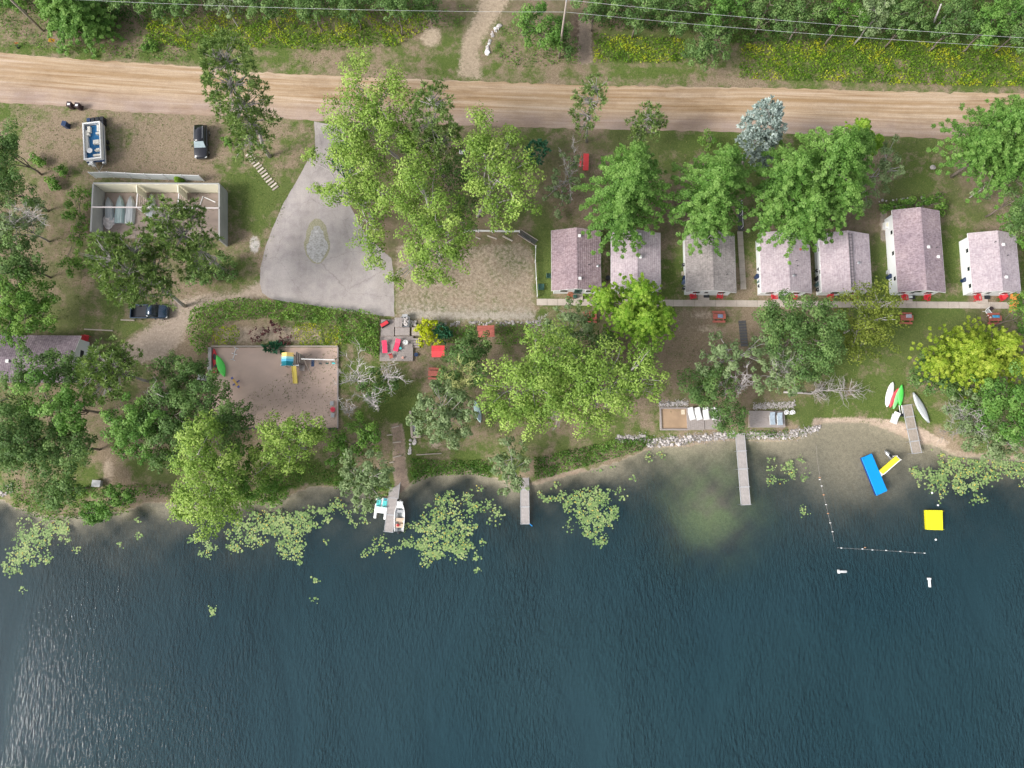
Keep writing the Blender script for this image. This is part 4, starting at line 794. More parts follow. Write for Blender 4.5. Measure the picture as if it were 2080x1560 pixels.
# ------------------------------------------------------------------ utility poles and wires, road sign
PT = []
for base, lb in (((1136,118),'weathered wooden utility pole beside the foot path north of the road'), ((88,63),'pale utility pole at the top left beside the blue green pine')):
    b_ = at(*base); root = thing('utility_pole', lb, 'utility pole', b_); hp = 12.0; mb = MB(); mb.tube([(0,0,-.3),(0,0,hp*.5),(.1,0,hp)], [.17,.15,.11], 10); mb.build('pole', POLE, root, True)
    for z, nm in ((hp-.1,'insulator'), (hp-2.3,'bracket')): mb = MB(); mb.cyl((.1,0,z), .12, .28, 10, .07); mb.build(nm, GREYP, root)
    PT.append(b_)
def wire(label, pts, r=.014):
    mb = MB(); P_ = []
    for a_, b_ in zip(pts, pts[1:]):
        for k in range(13): t = k/12; q = Vector(a_).lerp(Vector(b_), t); q.z -= 1.0*4*t*(1-t)*(((Vector(a_)-Vector(b_)).length/60)**2)*.5; P_.append(q)
    o = P_[0].copy(); mb.tube([p-o for p in P_], r, 5); tag(mb.build('overhead_wire', plain('bare_wire',(.62,.64,.66),.4), loc=o), label, 'wire')
TP = PT[0] + Vector((.1,0,12.05)); LP = PT[0] + Vector((.15,0,9.8)); 
def zfor(px, py, z): return aw(px, py, z)
wire('upper overhead wire running over the pole top along the road', [zfor(-160,-42,13.6), PT[0]*1.0+Vector((.1,0,12.2)), zfor(2240,86,13.6)])
wire('lower overhead wire strung parallel below the pole top', [zfor(-160,-19,11.6), PT[0]+Vector((.16,0,9.9)), zfor(2240,105,11.6)])
sg = thing('road_sign', 'yellow diamond warning sign on a post by the road bend', 'sign', at(126,103)); mb = MB(); mb.tube([(0,0,0),(0,0,2.5)], .04, 6); mb.build('post', POLE, sg); mb = MB(); mb.box((0,.05,2.3), (.72,.03,.72), Matrix.Rotation(R(20),4,'Z')@Matrix.Rotation(R(45),4,'Y')); sp_ = mb.build('sign_panel', plain('sign_yellow',(.80,.45,.02),.5,.08), sg); mb = MB(); mb.box((-.01,.03,2.35), (.16,.05,.34), R(20)); mb.build('symbol', BLACK, sp_)
mk = thing('marker_flag', 'orange marker with a dark base in the verge at the left edge', 'marker', at(38,96)); mb = MB(); mb.cyl((0,0,0), .28, .3, 10, .2); mb.build('base', BLACK, mk); mb = MB(); mb.tube([(0,0,.3),(0,.05,1.0)], .02, 5); mb.add([(0,.05,1.0),(.5,.1,1.05),(.45,.2,.6),(0,.12,.62)], [(0,1,2,3)]); mb.build('flag', plain('orange_cloth',(.70,.24,.08),.8), mk)

# ------------------------------------------------------------------ timber steps on the west lawn
a_, b_ = at(503,311), at(562,385); n_ = 14; d_ = b_-a_; stp = thing('garden_steps', 'diagonal run of pale stepping boards down the grass bank by the tall pine', 'steps', a_, ang(a_, b_))
for i in range(n_): t = (i+.5)/n_; mb = MB(); mb.box((d_.length*t, wob(.06), .06), (.26, 1.0, .1), wob(.05)); mb.build('step', TIMB if i % 2 else plain('step_pale',(.60,.53,.46),.85), stp, bevel=.01)
def logbar(name, label, a_, b_, r=.07, mat=None, cat='log', sq=True, group=None, z=.0):
    p, q = at(*a_), at(*b_); mb = MB(); d = q-p
    if sq: mb.box((d.x/2,d.y/2,r+z+d.z/2), (math.hypot(d.x,d.y),2*r,2*r), ang(p,q))
    else: mb.tube([(0,0,r),(d.x,d.y,d.z+r)], r, 7)
    return tag(mb.build(name, mat or TIMB, loc=p, bevel=.01), label, cat, group)
logbar('parking_log', 'pale log lying by the tail of the dark blue pickup', (246,650), (274,651), .08); logbar('parking_log', 'long thin log lying on the grass north of the west cabin', (172,669), (230,672), .08)
GP = 'parking timbers on the gravel'
logbar('parking_timber', 'pale timber lying in the gravel nearest the grey slatted ramp', (1059,480), (1077,492), .11, CONC, 'timber', group=GP); logbar('parking_timber', 'middle of the parking timbers below the white rail', (1021,480), (1041,490), .09, CONC, 'timber', group=GP)
logbar('parking_timber', 'parking timber below the rail nearest the big leafy trees', (990,479), (1009,486), .08, CONC, 'timber', group=GP); logbar('parking_timber', 'faint westmost parking timber in the shade of the leafy trees', (966,482), (976,486), .07, CONC, 'timber', group=GP)
# rail fences
def rail_fence(label, pts, hz=.9, group=None):
    o_ = at(*pts[0]); root = thing('rail_fence', label, 'fence', o_, 0, group); W_ = [at(*p)-o_ for p in pts]
    for p in W_: mb = MB(); mb.box((p.x,p.y,hz/2), (.13,.13,hz)); mb.build('post', WHITE, root)
    for z in (hz-.1, hz*.5):
        mb = MB(); [mb.box(((a_.x+b_.x)/2,(a_.y+b_.y)/2,z), ((b_-a_).length,.06,.14), ang(a_,b_)) for a_, b_ in zip(W_, W_[1:])]; mb.build('rail', WHITE, root)
rail_fence('white rail fence between the gravel parking and the trees', [(944,472),(972,472),(1000,472.5),(1028,473),(1055,473)]); rail_fence('white rail fence running north to south beside the gravel', [(1088,503),(1087,533),(1089,568),(1091,603)])
rp = thing('slatted_ramp', 'grey weathered slatted screen lying diagonally by the parking corner', 'screen', at(1072,484), ang(at(1060,474), at(1090,493))); mb = MB(); [mb.box((-1.3+.2*i,0,.3), (.12,.75,.04)) for i in range(14)]; mb.build('slats', DGREY, rp); mb = MB(); [mb.box((0,s*.42,.32), (2.9,.07,.1)) for s in (-1,1)]; mb.build('side_rail', TIMB, rp)

# ------------------------------------------------------------------ playground
tag(sheet('playground_sand', [(430,706),(686,706),(686,869),(432,869)], .012, SAND, .3), kind='structure')
def border(label, a_, b_, hgt=.3, t=.2, mat=None, z=0): p, q = at(*a_), at(*b_); mb = MB(); d = q-p; mb.box((d.x/2,d.y/2,hgt/2), (math.hypot(d.x,d.y),t,hgt), ang(p,q)); return tag(mb.build('timber_edging', mat or TIMB, loc=p, bevel=.015), label, 'edging')
border('timber edging on the north side of the playground sand', (430,704), (687,704)); border('wide pale timber edging on the west side of the playground sand', (429,707), (429,765), .55, .42, plain('edge_grey',(.40,.38,.37),.85))
border('timber edging on the east side of the playground sand', (687,706), (687,870), .28, .18, DECK); border('timber edging on the south side of the playground sand', (432,871), (687,871), .3, .15, DGREY)
def paddle_hull(name, label, bow, stern, w, mat, hh=.28, blunt=1.0, cat='kayak', cockpit=None, group=None, z=0.0, pad=None):
    a_, b_ = at(*bow), at(*stern)
    if z is not None and min(a_.z, b_.z) < 0: a_.z = b_.z = 0
    L = (a_-b_).length; zz = min(a_.z, b_.z); root = thing(name, label, cat, (b_.x, b_.y, zz+.02+(z or 0)), ang(b_, a_)-math.pi/2, group); rings = []
    tilt = (a_.z-b_.z)/L
    for i in range(15):
        t = i/14; hw_ = w/2*max(.02, (math.sin(math.pi*min(max(t,.001),.999)))**(.62*blunt)); y = L*t; zo = b_.z-zz+tilt*y; rk = .06*abs(2*t-1)**3
        rings.append([(-hw_*.35,y,zo+rk),(-hw_*.85,y,zo+hh*.3+rk),(-hw_,y,zo+hh*.75+rk),(-hw_*.7,y,zo+hh+rk),(0,y,zo+hh*1.08+rk),(hw_*.7,y,zo+hh+rk),(hw_,y,zo+hh*.75+rk),(hw_*.85,y,zo+hh*.3+rk),(hw_*.35,y,zo+rk)])
    mb = MB(); mb.loft(rings); mb.build('hull', mat, root, True)
    for (t, l, wd, mt, nm) in (cockpit or []): mb = MB(); rr_ = [(wd/2*math.cos(a), L*t + l/2*math.sin(a)) for a in np.linspace(0,2*math.pi,17)[:-1]]; mb.prism(rr_, hh*1.0+tilt*L*t+.0, hh*1.15+tilt*L*t+.01); mb.build(nm, mt, root)
    return root
paddle_hull('kayak', 'red kayak lying along the west edging of the playground', (436,709), (441,757), .75, RED, cockpit=[(.65,.9,.42,BLACK,'cockpit'),(.25,.6,.35,BLACK,'hatch')])
paddle_hull('kayak', 'bright green kayak beside the red one on the playground sand', (442,722), (458,766), 1.15, GRN, .35, 1.35)
def low_seat(name, label, px, py, mat, rz=0, cat='chair'):
    root = thing(name, label, cat, at(px,py), rz); mb = MB(); mb.box((0,0,.32), (.6,.6,.08)); mb.build('seat', mat, root, bevel=.03); mb = MB(); mb.box((0,.28,.58), (.6,.07,.5)); mb.build('backrest', mat, root, bevel=.03)
    for x, y in ((-.25,-.25),(.25,-.25),(-.25,.25),(.25,.25)): mb = MB(); mb.box((x,y,.15), (.06,.06,.3)); mb.build('leg', mat, root)
    for x in (-.31,.31): mb = MB(); mb.box((x,0,.5), (.06,.55,.05)); mb.build('armrest', mat, root)
    return root
tw_ = thing('toy_wagon', 'small red ride-on toy with a white side at the south end of the red kayak', 'toy', at(437,754)); mb = MB(); mb.box((0,0,.25), (.8,.65,.3)); mb.build('body', PINK, tw_, bevel=.08); mb = MB(); mb.box((-.35,0,.3), (.18,.5,.35)); mb.build('side_panel', WHITE, tw_, bevel=.04); [MB().cyl((0,0,-.04),.11,.08,10,M=Matrix.Translation((x,y,.11))@Matrix.Rotation(R(90),4,'Y')).build('wheel', BLACK, tw_) for x in (-.42,.42) for y in (-.2,.2)]
def hframe(label, px, py, rz):
    root = thing('volleyball_stand', label, 'stand', at(px,py), rz); mb = MB()
    for s in (-.42,.42): mb.tube([(s,-.35,.05),(s,.35,.05)], .05, 6)
    mb.tube([(-.42,0,.05),(.42,0,.05)], .05, 6); mb.build('pipes', WHITE, root); mb = MB(); mb.tube([(-.42,0,.05),(-.42,0,.55)], .035, 6); mb.build('upright', WHITE, root)
hframe('northern of two white pipe frames on the playground sand', 478,713, R(70)); hframe('southern of two white pipe frames on the playground sand', 475,725, R(74))
ss = thing('seesaw', 'yellow plank seesaw with blue seats on the sand', 'seesaw', at(481,778), R(-52)); mb = MB(); mb.box((0,0,.45), (1.9,.26,.06)); mb.build('plank', plain('orange_yellow_plank',(.72,.46,.14),.6), ss); mb = MB(); mb.box((0,-.02,.22), (.18,1.1,.1)); mb.box((0,0,.33), (.14,.3,.2)); mb.build('base', plain('violet_blue_plastic',(.14,.15,.42),.5), ss, bevel=.03); [MB().box((x,0,.52), (.3,.3,.06)).build('seat', plain('violet_blue_plastic',(.14,.15,.42),.5), ss) for x in (-.75,.75)]
gb = thing('utility_box', 'small grey cabinet outside the west edging of the playground', 'box', at(414,768), R(-5)); mb = MB(); mb.box((0,0,.4), (.85,.7,.8)); mb.build('body', GREYP, gb, bevel=.03); mb = MB(); mb.box((0,0,.83), (.95,.8,.06)); mb.build('lid', STEEL, gb, bevel=.02)
logbar('white_plank', 'white plank leaning outside the wide west edging of the playground', (423,741), (424,751), .09, WHITE, 'plank')
# play set: tower with striped canopy, slide, swing beam
ps0 = at(596,738); PSt = thing('play_set', 'timber play set with striped yellow and teal canopy, yellow slide and swing beam', 'play set', ps0)
def rel(px, py, z=0): p = aw(px, py, ZL+z); return Vector((p.x-ps0.x, p.y-ps0.y, z))
mb = MB(); [mb.box((x,y,1.3), (.1,.1,2.6)) for x in (-.7,.7) for y in (-.55,.75)]; [mb.box((0,y,z), (1.5,.08,.1)) for y in (-.55,.75) for z in (1.3,2.0)]; mb.build('tower_frame', TIMB, PSt); mb = MB(); mb.box((0,.1,1.35), (1.45,1.35,.06)); mb.build('platform', TIMB, PSt)
cm = MB(); m, n, b = nodes('canopy_stripes'); tcn = n.nodes.new("ShaderNodeTexCoord"); sp2 = n.nodes.new("ShaderNodeSeparateXYZ"); n.links.new(tcn.outputs['Object'], sp2.inputs[0]); mr = n.nodes.new("ShaderNodeMapRange"); mr.inputs[1].default_value = -.85; mr.inputs[2].default_value = 1.05; n.links.new(sp2.outputs[1], mr.inputs[0])
r1 = ramp(n, [(0,(.0,.18,.24)), (.34,(.12,.48,.70)), (.52,(.35,.72,.70)), (.68,(.85,.60,.20))], 'CONSTANT'); n.links.new(mr.outputs[0], r1.inputs[0]); n.links.new(r1.outputs[0], b.inputs['Base Color']); b.inputs['Roughness'].default_value = .8
for s in (-1, 1): cm.add([(0,-.8,2.95),(s*.8,-.8,2.5),(s*.8,1.0,2.5),(0,1.0,2.95),(0,-.8,2.98),(s*.8,-.8,2.53),(s*.8,1.0,2.53),(0,1.0,2.98)], [(0,1,2,3),(4,5,6,7),(0,1,5,4),(1,2,6,5),(2,3,7,6)])
cm.build('canopy', m, PSt)
p, q = rel(597,743,1.35), rel(600,779,.1); d = q-p; mb = MB(); L_ = d.length; pth = [p, p.lerp(q,.35)+Vector((0,0,-.05)), p.lerp(q,.75)+Vector((0,0,-.1)), q]
for a_, b_ in zip(pth, pth[1:]):
    for off, wz in ((-.28,.14),(.28,.14)): mb.add([(a_.x+off-.03,a_.y,a_.z),(a_.x+off+.03,a_.y,a_.z),(b_.x+off+.03,b_.y,b_.z),(b_.x+off-.03,b_.y,b_.z),(a_.x+off-.03,a_.y,a_.z+wz),(a_.x+off+.03,a_.y,a_.z+wz),(b_.x+off+.03,b_.y,b_.z+wz),(b_.x+off-.03,b_.y,b_.z+wz)], [(0,3,2,1),(4,5,6,7),(0,1,5,4),(1,2,6,5),(2,3,7,6),(3,0,4,7)])
    mb.add([(a_.x-.28,a_.y,a_.z+.03),(a_.x+.28,a_.y,a_.z+.03),(b_.x+.28,b_.y,b_.z+.03),(b_.x-.28,b_.y,b_.z+.03),(a_.x-.28,a_.y,a_.z),(a_.x+.28,a_.y,a_.z),(b_.x+.28,b_.y,b_.z),(b_.x-.28,b_.y,b_.z)], [(0,1,2,3),(7,6,5,4),(0,1,5,4),(2,3,7,6)])
mb.build('slide', plain('slide_yellow',(.88,.70,.16),.4,.05), PSt)
p, q = rel(570,741,1.6), rel(607,742,1.6); mb = MB(); mb.box(((p.x+q.x)/2,(p.y+q.y)/2,1.6), ((q-p).length,.2,.05), ang(p,q)); mb.build('white_board', WHITE, PSt)
mb = MB(); [mb.box((1.05+.22*i,.35,1.15), (.05,1.7-.25*i,2.3)) for i in range(3)]; [mb.box((1.25,y,.3+.4*(y+.5)), (.5,.12,.05)) for y in (-.4,-.15,.1,.35,.6,.85)]; mb.box((1.35,-.75,.5),(.75,.75,.05)); mb.build('climbing_wall', DECK, PSt)
bp_, bq = rel(612,729,2.4), rel(680,731,2.4); mb = MB(); mb.tube([bp_, bq], .07, 8); mb.build('swing_beam', WHITE, PSt)
for e_, sgn in ((bq, 1), (rel(617,729,2.4), 1)):
    mb = MB(); [mb.tube([e_, Vector((e_.x+.25*sgn, e_.y+dy, 0))], .055, 6) for dy in (-1.5, 1.1)]; mb.build('swing_leg', TIMB, PSt)
for px, mt, nm, z in ((629,DBLUE,'glider_seat',.9),(643,DGREY,'swing_seat',.55),(657,GREENP,'swing_seat',.55),(671,TEAL,'baby_swing',.6)):
    e_ = rel(px,729.5,2.4); mb = MB(); mb.box((e_.x,e_.y-.25,z), (.42,1.0 if nm=='glider_seat' else .22,.08 if 'baby' not in nm else .3)); s_ = mb.build(nm, mt, PSt, bevel=.03); mb = MB(); [mb.tube([(e_.x+x,e_.y,2.38),(e_.x+x,e_.y-.25,z)], .012, 4, False) for x in (-.18,.18)]; mb.build('chain', GREYP, s_)
def square_stool(label, px, py):
    root = thing('stool', label, 'stool', at(px,py), wob(.06)); mb = MB(); mb.box((0,0,.36), (.5,.58,.07)); mb.build('seat', GREYP, root, bevel=.03); [MB().box((x,y,.17), (.06,.06,.33)).build('leg', GREYP, root) for x in (-.2,.2) for y in (-.23,.23)]
square_stool('square grey stool north of the pink round table', 675.5,820); square_stool('square grey stool south of the pink round table', 677,844)
pt = thing('kids_table', 'pink round children table between two grey stools', 'table', at(677.5,832.5)); mb = MB(); mb.cyl((0,0,.4), .34, .05, 24); mb.build('tabletop', PINK, pt, bevel=.02); mb = MB(); mb.cyl((0,0,.45), .2, .012, 20); mb.build('inset', RED, pt); [MB().tube([(x,y,0),(x*.8,y*.8,.4)], .03, 6).build('leg', PINK, pt) for x in (-.22,.22) for y in (-.22,.22)]

# ------------------------------------------------------------------ fire deck terrace
def deck(label, corners, z, mat=DECK, th=.07, name='wooden_deck', rot=0, n_=16, parts=True, skirt=TIMB, legs=True):
    P_ = [aw(px,py,ZL+z) if z > -.5 else at(px,py,.3) for px, py in corners]; c = sum(P_, Vector())/4; e = P_[1]-P_[0]; th_ = math.atan2(e.y, e.x); w = ((P_[1]-P_[0]).length+(P_[2]-P_[3]).length)/2; l = ((P_[3]-P_[0]).length+(P_[2]-P_[1]).length)/2
    gz = min(float(zg(p.x,p.y)) for p in P_); zz = (ZL+z if z > -.5 else max(p.z for p in P_)); root = thing(name, label, 'deck', (c.x,c.y,gz), th_); tp_ = zz-gz; mb = MB()
    for i in range(n_):
        if rot: mb.box((0,-l/2+l*(i+.5)/n_,tp_-th/2), (w,l/n_-.015,th*.6))
        else: mb.box((-w/2+w*(i+.5)/n_,0,tp_-th/2), (w/n_-.015,l,th*.6))
    mb.build('deck_boards', mat, root); mb = MB(); hh = max(.12, tp_-.09); [mb.box((0,s*(l/2-.03),hh/2), (w-.02,.05,hh)) for s in (-1,1)]; [mb.box((s*(w/2-.03),0,hh/2), (.05,l-.12,hh)) for s in (-1,1)]; mb.build('skirt', skirt, root); return root, zz
deck('main weathered terrace deck holding the red loungers', [(771,733),(839,733),(839,683),(772,683)], .35, n_=30); deck('upper terrace deck with the red bench under the driveway edge', [(773,682),(800.5,682),(800.5,649),(774,649)], .62, n_=12)
deck('grey raised platform beside the stone fire box', [(801,664),(817,664),(817,645),(801,645)], .95, n_=3); deck('low grey platform below the fire box', [(802,681),(832,681),(832,665),(802,665)], .7, n_=3); deck('plank landing half hidden by the yellow bush', [(836,681),(853,681),(853,665),(836,665)], .7, mat=TIMB, n_=3)
sx0 = at(845,697); stp = thing('deck_stairs', 'grey wooden stairs between the terrace deck and the yellow bush', 'stairs', sx0)
for i in range(4): mb = MB(); mb.box((0,.45-.32*i,.42-.1*i), (.95,.28,.06)); mb.build('tread', DECK, stp)
[MB().box((x,-.03,.2), (.05,1.35,.38)).build('stringer', DECK, stp) for x in (-.5,.5)]
fb = thing('fire_box', 'fire box filled with field stones beside the terrace', 'fire box', at(824.5,656)); mb = MB(); [mb.box((s*.55,0,.42), (.08,1.35,.84)) for s in (-1,1)]; [mb.box((0,s*.65,.42), (1.02,.08,.84)) for s in (-1,1)]; mb.build('frame', STEEL, fb); mb = MB(); mb.box((0,.85,.5), (.75,.3,1.0)); mb.build('grey_cover', GREYP, fb, bevel=.02)
def rock_mesh(r, seed, sub=1):
    bm = bmesh.new(); bmesh.ops.create_icosphere(bm, subdivisions=sub, radius=r); q = random.Random(seed)
    ax_ = (q.uniform(.8,1.3), q.uniform(.7,1.1), q.uniform(.5,.85))
    for v in bm.verts: k = q.uniform(.8,1.15); v.co = Vector((v.co.x*ax_[0]*k, v.co.y*ax_[1]*k, v.co.z*ax_[2]*k))
    mb = MB(); mb.v = [tuple(v.co) for v in bm.verts]; mb.f = [tuple(v.index for v in f.verts) for f in bm.faces]; bm.free(); return mb
mb = MB()
for k in range(36): rm = rock_mesh(.13+.05*rnd.random(), k); mb.add(rm.v, rm.f, Matrix.Translation((wob(.4), wob(.5), .72+.12*rnd.random())))
o_ = mb.build('stone_fill', STONE2, fb); o_['kind'] = 'stuff'
mb = MB()
for k in range(16): rm = rock_mesh(.18+.06*rnd.random(), k+50); mb.add(rm.v, rm.f, Matrix.Translation((wob(.45), wob(.5), .1+.12*rnd.random())))
tag(mb.build('stone_pile', STONE2, loc=at(839,657)), 'loose stones piled between the fire box and the yellow bush', 'stones', kind='stuff')
def lounger(label, head, foot, mat, frame, z=0, cat='lounger', w=.68, raise_=.35, group=None):
    a_, b_ = at(head[0],head[1],z+.35), at(foot[0],foot[1],z+.35); L = (a_-b_).length; root = thing('sun_lounger', label, cat, (b_.x,b_.y,a_.z-.35), ang(b_,a_)-math.pi/2, group)
    mb = MB(); mb.box((0,L*.33,.32), (w,L*.66,.06)); mb.build('seat', mat, root, bevel=.02); mb = MB(); mb.box((0,L*.82,.32+raise_*.45), (w,L*.38,.06), Matrix.Rotation(math.atan(raise_),4,'X')); mb.build('backrest', mat, root, bevel=.02)
    [MB().box((s*(w/2+.02),L*.4,.28), (.04,L*.8,.06)).build('side_rail', frame, root) for s in (-1,1)]; [MB().box((s*w/2*.9,y,.14), (.05,.05,.28)).build('leg', frame, root) for s in (-1,1) for y in (.12,L*.68)]
    return root
lounger('straight red lounger on the west side of the terrace deck', (781,692), (782,717), PINK, GREYP, .35, raise_=.5); lounger('slanted red lounger near the round white chair on the terrace', (810,689), (803,713), PINK, BLACK, .35, raise_=.5)
rb = thing('storage_bench', 'red cushioned bench with a black frame in the deck corner', 'bench', at(782,659,.62), R(32)); mb = MB(); mb.box((0,0,.25), (1.25,.62,.5)); mb.build('frame', BLACK, rb, bevel=.04); mb = MB(); mb.box((0,-.03,.53), (1.1,.48,.08)); mb.build('cushion', RED, rb, bevel=.03)
def round_chair(label, px, py, z=0, group=None, rz=0, mat=None):
    root = thing('plastic_chair', label, 'chair', at(px,py,z), rz, group); mt = mat or WHITE; mb = MB(); mb.cyl((0,0,.40), .27, .04, 18); mb.build('seat', mt, root); mb = MB()
    arc = [(.31*math.cos(a), .31*math.sin(a)) for a in np.linspace(R(-30),R(210),13)]; mb.tube([(x,y,.68+.12*max(0,y)) for x,y in arc], .05, 6); [mb.tube([(x,y,.42),(x,y,.68)], .025, 5) for x,y in arc[::3]]; mb.build('backrest', mt, root); [MB().tube([(x*1.2,y*1.2,0),(x,y,.4)], .03, 6).build('leg', mt, root) for x in (-.17,.17) for y in (-.17,.17)]; return root
round_chair('round white chair on the terrace deck', 825,697.5,.35)
fc = thing('folding_chair', 'small dark red folding chair at the south edge of the terrace', 'chair', at(795.5,725,.35), R(20)); mb = MB(); mb.box((0,0,.4), (.5,.5,.05)); mb.build('seat', BRRED, fc); mb = MB(); mb.box((0,.26,.65), (.5,.05,.5)); mb.build('backrest', PINK, fc); [MB().tube([(x,-.25,0),(x,.25,.45)], .02, 5).build('leg', BLACK, fc) for x in (-.24,.24)]
def bucket(label, px, py, r, h_, mat, z=0, cat='bucket', name='bucket'):
    root = thing(name, label, cat, at(px,py,z)); mb = MB(); mb.cyl((0,0,0), r*.85, h_, 16, r); mb.build('body', mat, root); mb = MB(); mb.tube([(-r,0,h_),(-r*.5,0,h_+r*.6),(r*.5,0,h_+r*.6),(r,0,h_)], .015, 5); mb.build('handle', DGREY, root); return root
bucket('small salmon bucket on the terrace deck', 818.5,727,.15,.25, plain('salmon_plastic',(.85,.45,.36),.5), .35); bucket('dark blue bucket on the dirt east of the terrace', 846,721,.27,.3, DBLUE); bucket('cream bucket by the yellow bush', 890,697,.2,.3, plain('cream_plastic',(.78,.74,.6),.5)); bucket('tiny teal and white cooler beside the slanted red lounger', 814,708,.17,.3, TEAL, .35)

# ------------------------------------------------------------------ garden furniture
def swing_seat(label, px, py, w, l, mat, rz=0, h_=2.1, name='covered_swing'):
    root = thing(name, label, 'garden swing', at(px,py), rz); mb = MB(); s_ = .22
    for s in (-1, 1): mb.add([(-w/2,0,h_),(w/2,0,h_),(w/2,s*l/2,h_-s_),(-w/2,s*l/2,h_-s_),(-w/2,0,h_+.05),(w/2,0,h_+.05),(w/2,s*l/2,h_-s_+.05),(-w/2,s*l/2,h_-s_+.05)], [(0,1,2,3),(4,5,6,7),(0,3,7,4),(1,2,6,5),(2,3,7,6)])
    mb.build('roof', mat, root); [MB().box((x,y,h_/2-.12), (.08,.08,h_-.24)).build('post', TIMB, root) for x in (-w/2+.1,w/2-.1) for y in (-l/2+.12,l/2-.12)]; mb = MB(); mb.box((0,0,.45), (w*.75,.5,.06)); mb.build('seat', BRRED, root); mb = MB(); mb.box((0,.26,.75), (w*.75,.06,.5)); mb.build('backrest', BRRED, root); return root
swing_seat('garden swing with a bright red roof east of the terrace', 893,719,1.75,1.6, REDB, R(1)); swing_seat('garden swing with a faded brick red roof on the planted bank', 988,679,2.3,1.6, BRRED, R(2))
pl = thing('red_panel_table', 'bright red ribbed panel table beside the scraggly shrub', 'table', at(1189,334), R(-3)); mb = MB(); [mb.box((0,-1.15+.195*i,.74), (.78,.17,.04)) for i in range(13)]; mb.build('tabletop', REDB, pl); mb = MB(); mb.box((-.75,.2,.45), (.3,1.6,.04)); mb.build('bench', REDB, pl); [MB().box((0,y,.36), (.6,.08,.72)).build('leg', BRRED, pl) for y in (-.9,.9)]
def picnic(label, px, py, rz=0, mat=BRRED, group='picnic tables by the cottages'):
    root = thing('picnic_table', label, 'picnic table', at(px,py), rz, group); mb = MB(); [mb.box((0,-.3+.15*i,.74), (1.75,.135,.05)) for i in range(5)]; mb.build('tabletop', mat, root)
    for s in (-1, 1): mb = MB(); mb.box((0,s*.68,.45), (1.75,.27,.05)); mb.build('bench', mat, root)
    for x in (-.6,.6): mb = MB(); mb.box((x,0,.42), (.06,1.4,.1)); [mb.tube([(x,s*.25,.72),(x,s*.55,0)], .045, 4) for s in (-1,1)]; mb.build('leg_frame', mat, root)
    return root
pk = picnic('brick red picnic table south of the red roofed swing', 884,760, R(-2)); 
dup(pk, at(1198,646), R(1), 'brick red picnic table partly under the grey green tree'); dup(pk, at(1458,645), R(0), 'picnic table with blue and grey towels on it south of the grey cottage')
dup(pk, at(1836,648), R(-2), 'faded picnic table with a grey box at the feathery olive tree'); dup(pk, at(2014,649), R(1), 'picnic table with a bright blue towel above the yellow green maple')
def cloth(label, px, py, w, l, mat, z=.77, rz=0, name='towel'):
    mb = MB(); N_ = 8; vs = [((i/N_-.5)*w,(j/N_-.5)*l,.03+.03*math.sin(i*1.3+j)*math.cos(j*1.7)) for j in range(N_+1) for i in range(N_+1)]; fs = [(j*(N_+1)+i,j*(N_+1)+i+1,(j+1)*(N_+1)+i+1,(j+1)*(N_+1)+i) for j in range(N_) for i in range(N_)]
    mb.add(vs, fs); o = mb.build(name, mat, loc=at(px,py,z), rz=rz, smooth=True); md = o.modifiers.new('solid','SOLIDIFY'); md.thickness = .02; return tag(o, label, name.replace('_',' '))
cloth('blue and grey towel on the picnic table south of the grey cottage', 1463,642,.7,.5, plain('towel_slate',(.22,.28,.42),.9,.4,6)); cloth('grey folded towel on the faded picnic table', 1846,642,.8,.5, plain('towel_grey',(.46,.44,.52),.9,.2)); cloth('bright blue towel hanging off the last picnic table', 2023,643,1.0,.36, plain('towel_blue',(.07,.36,.62),.8,.3,5))
bucket('white pot on the last picnic table', 2011,645,.12,.15, WHITE, .77, 'pot', 'pot')
wc = thing('folding_chair', 'white framed folding chair beside a dark bucket near the last picnic table', 'chair', at(2003,635), R(35)); mb = MB(); mb.tube([(-.3,-.45,.42),(-.3,.3,.45),(-.25,.5,.85),(.25,.5,.85),(.3,.3,.45),(.3,-.45,.42)], .05, 6); mb.build('frame', WHITE, wc); mb = MB(); mb.box((0,-.05,.42), (.5,.6,.04)); mb.build('seat', GREYP, wc); [MB().tube([(x,y,.42),(x,y*1.3,0)], .03, 5).build('leg', WHITE, wc) for x in (-.28,.28) for y in (-.35,.3)]
bucket('dark brown bucket at the walk edge above the last picnic table', 2011,627.5,.26,.35, BR)
bx_ = thing('plywood_ramp', 'orange stained board ramp at the southeast corner of the last cottage', 'ramp', at(2056,616), R(0)); mb = MB(); mb.add([(-.62,1.15,.75),(.62,1.15,.75),(.72,-.95,.08),(-.6,-1.35,.08),(-.62,1.15,.69),(.62,1.15,.69),(.72,-.95,.02),(-.6,-1.35,.02)], [(0,1,2,3),(7,6,5,4),(0,1,5,4),(1,2,6,5),(2,3,7,6),(3,0,4,7)]); mb.build('board', ORNG, bx_); mb = MB(); mb.box((0,1.05,.34), (1.1,.1,.68)); mb.build('support', TIMB, bx_)
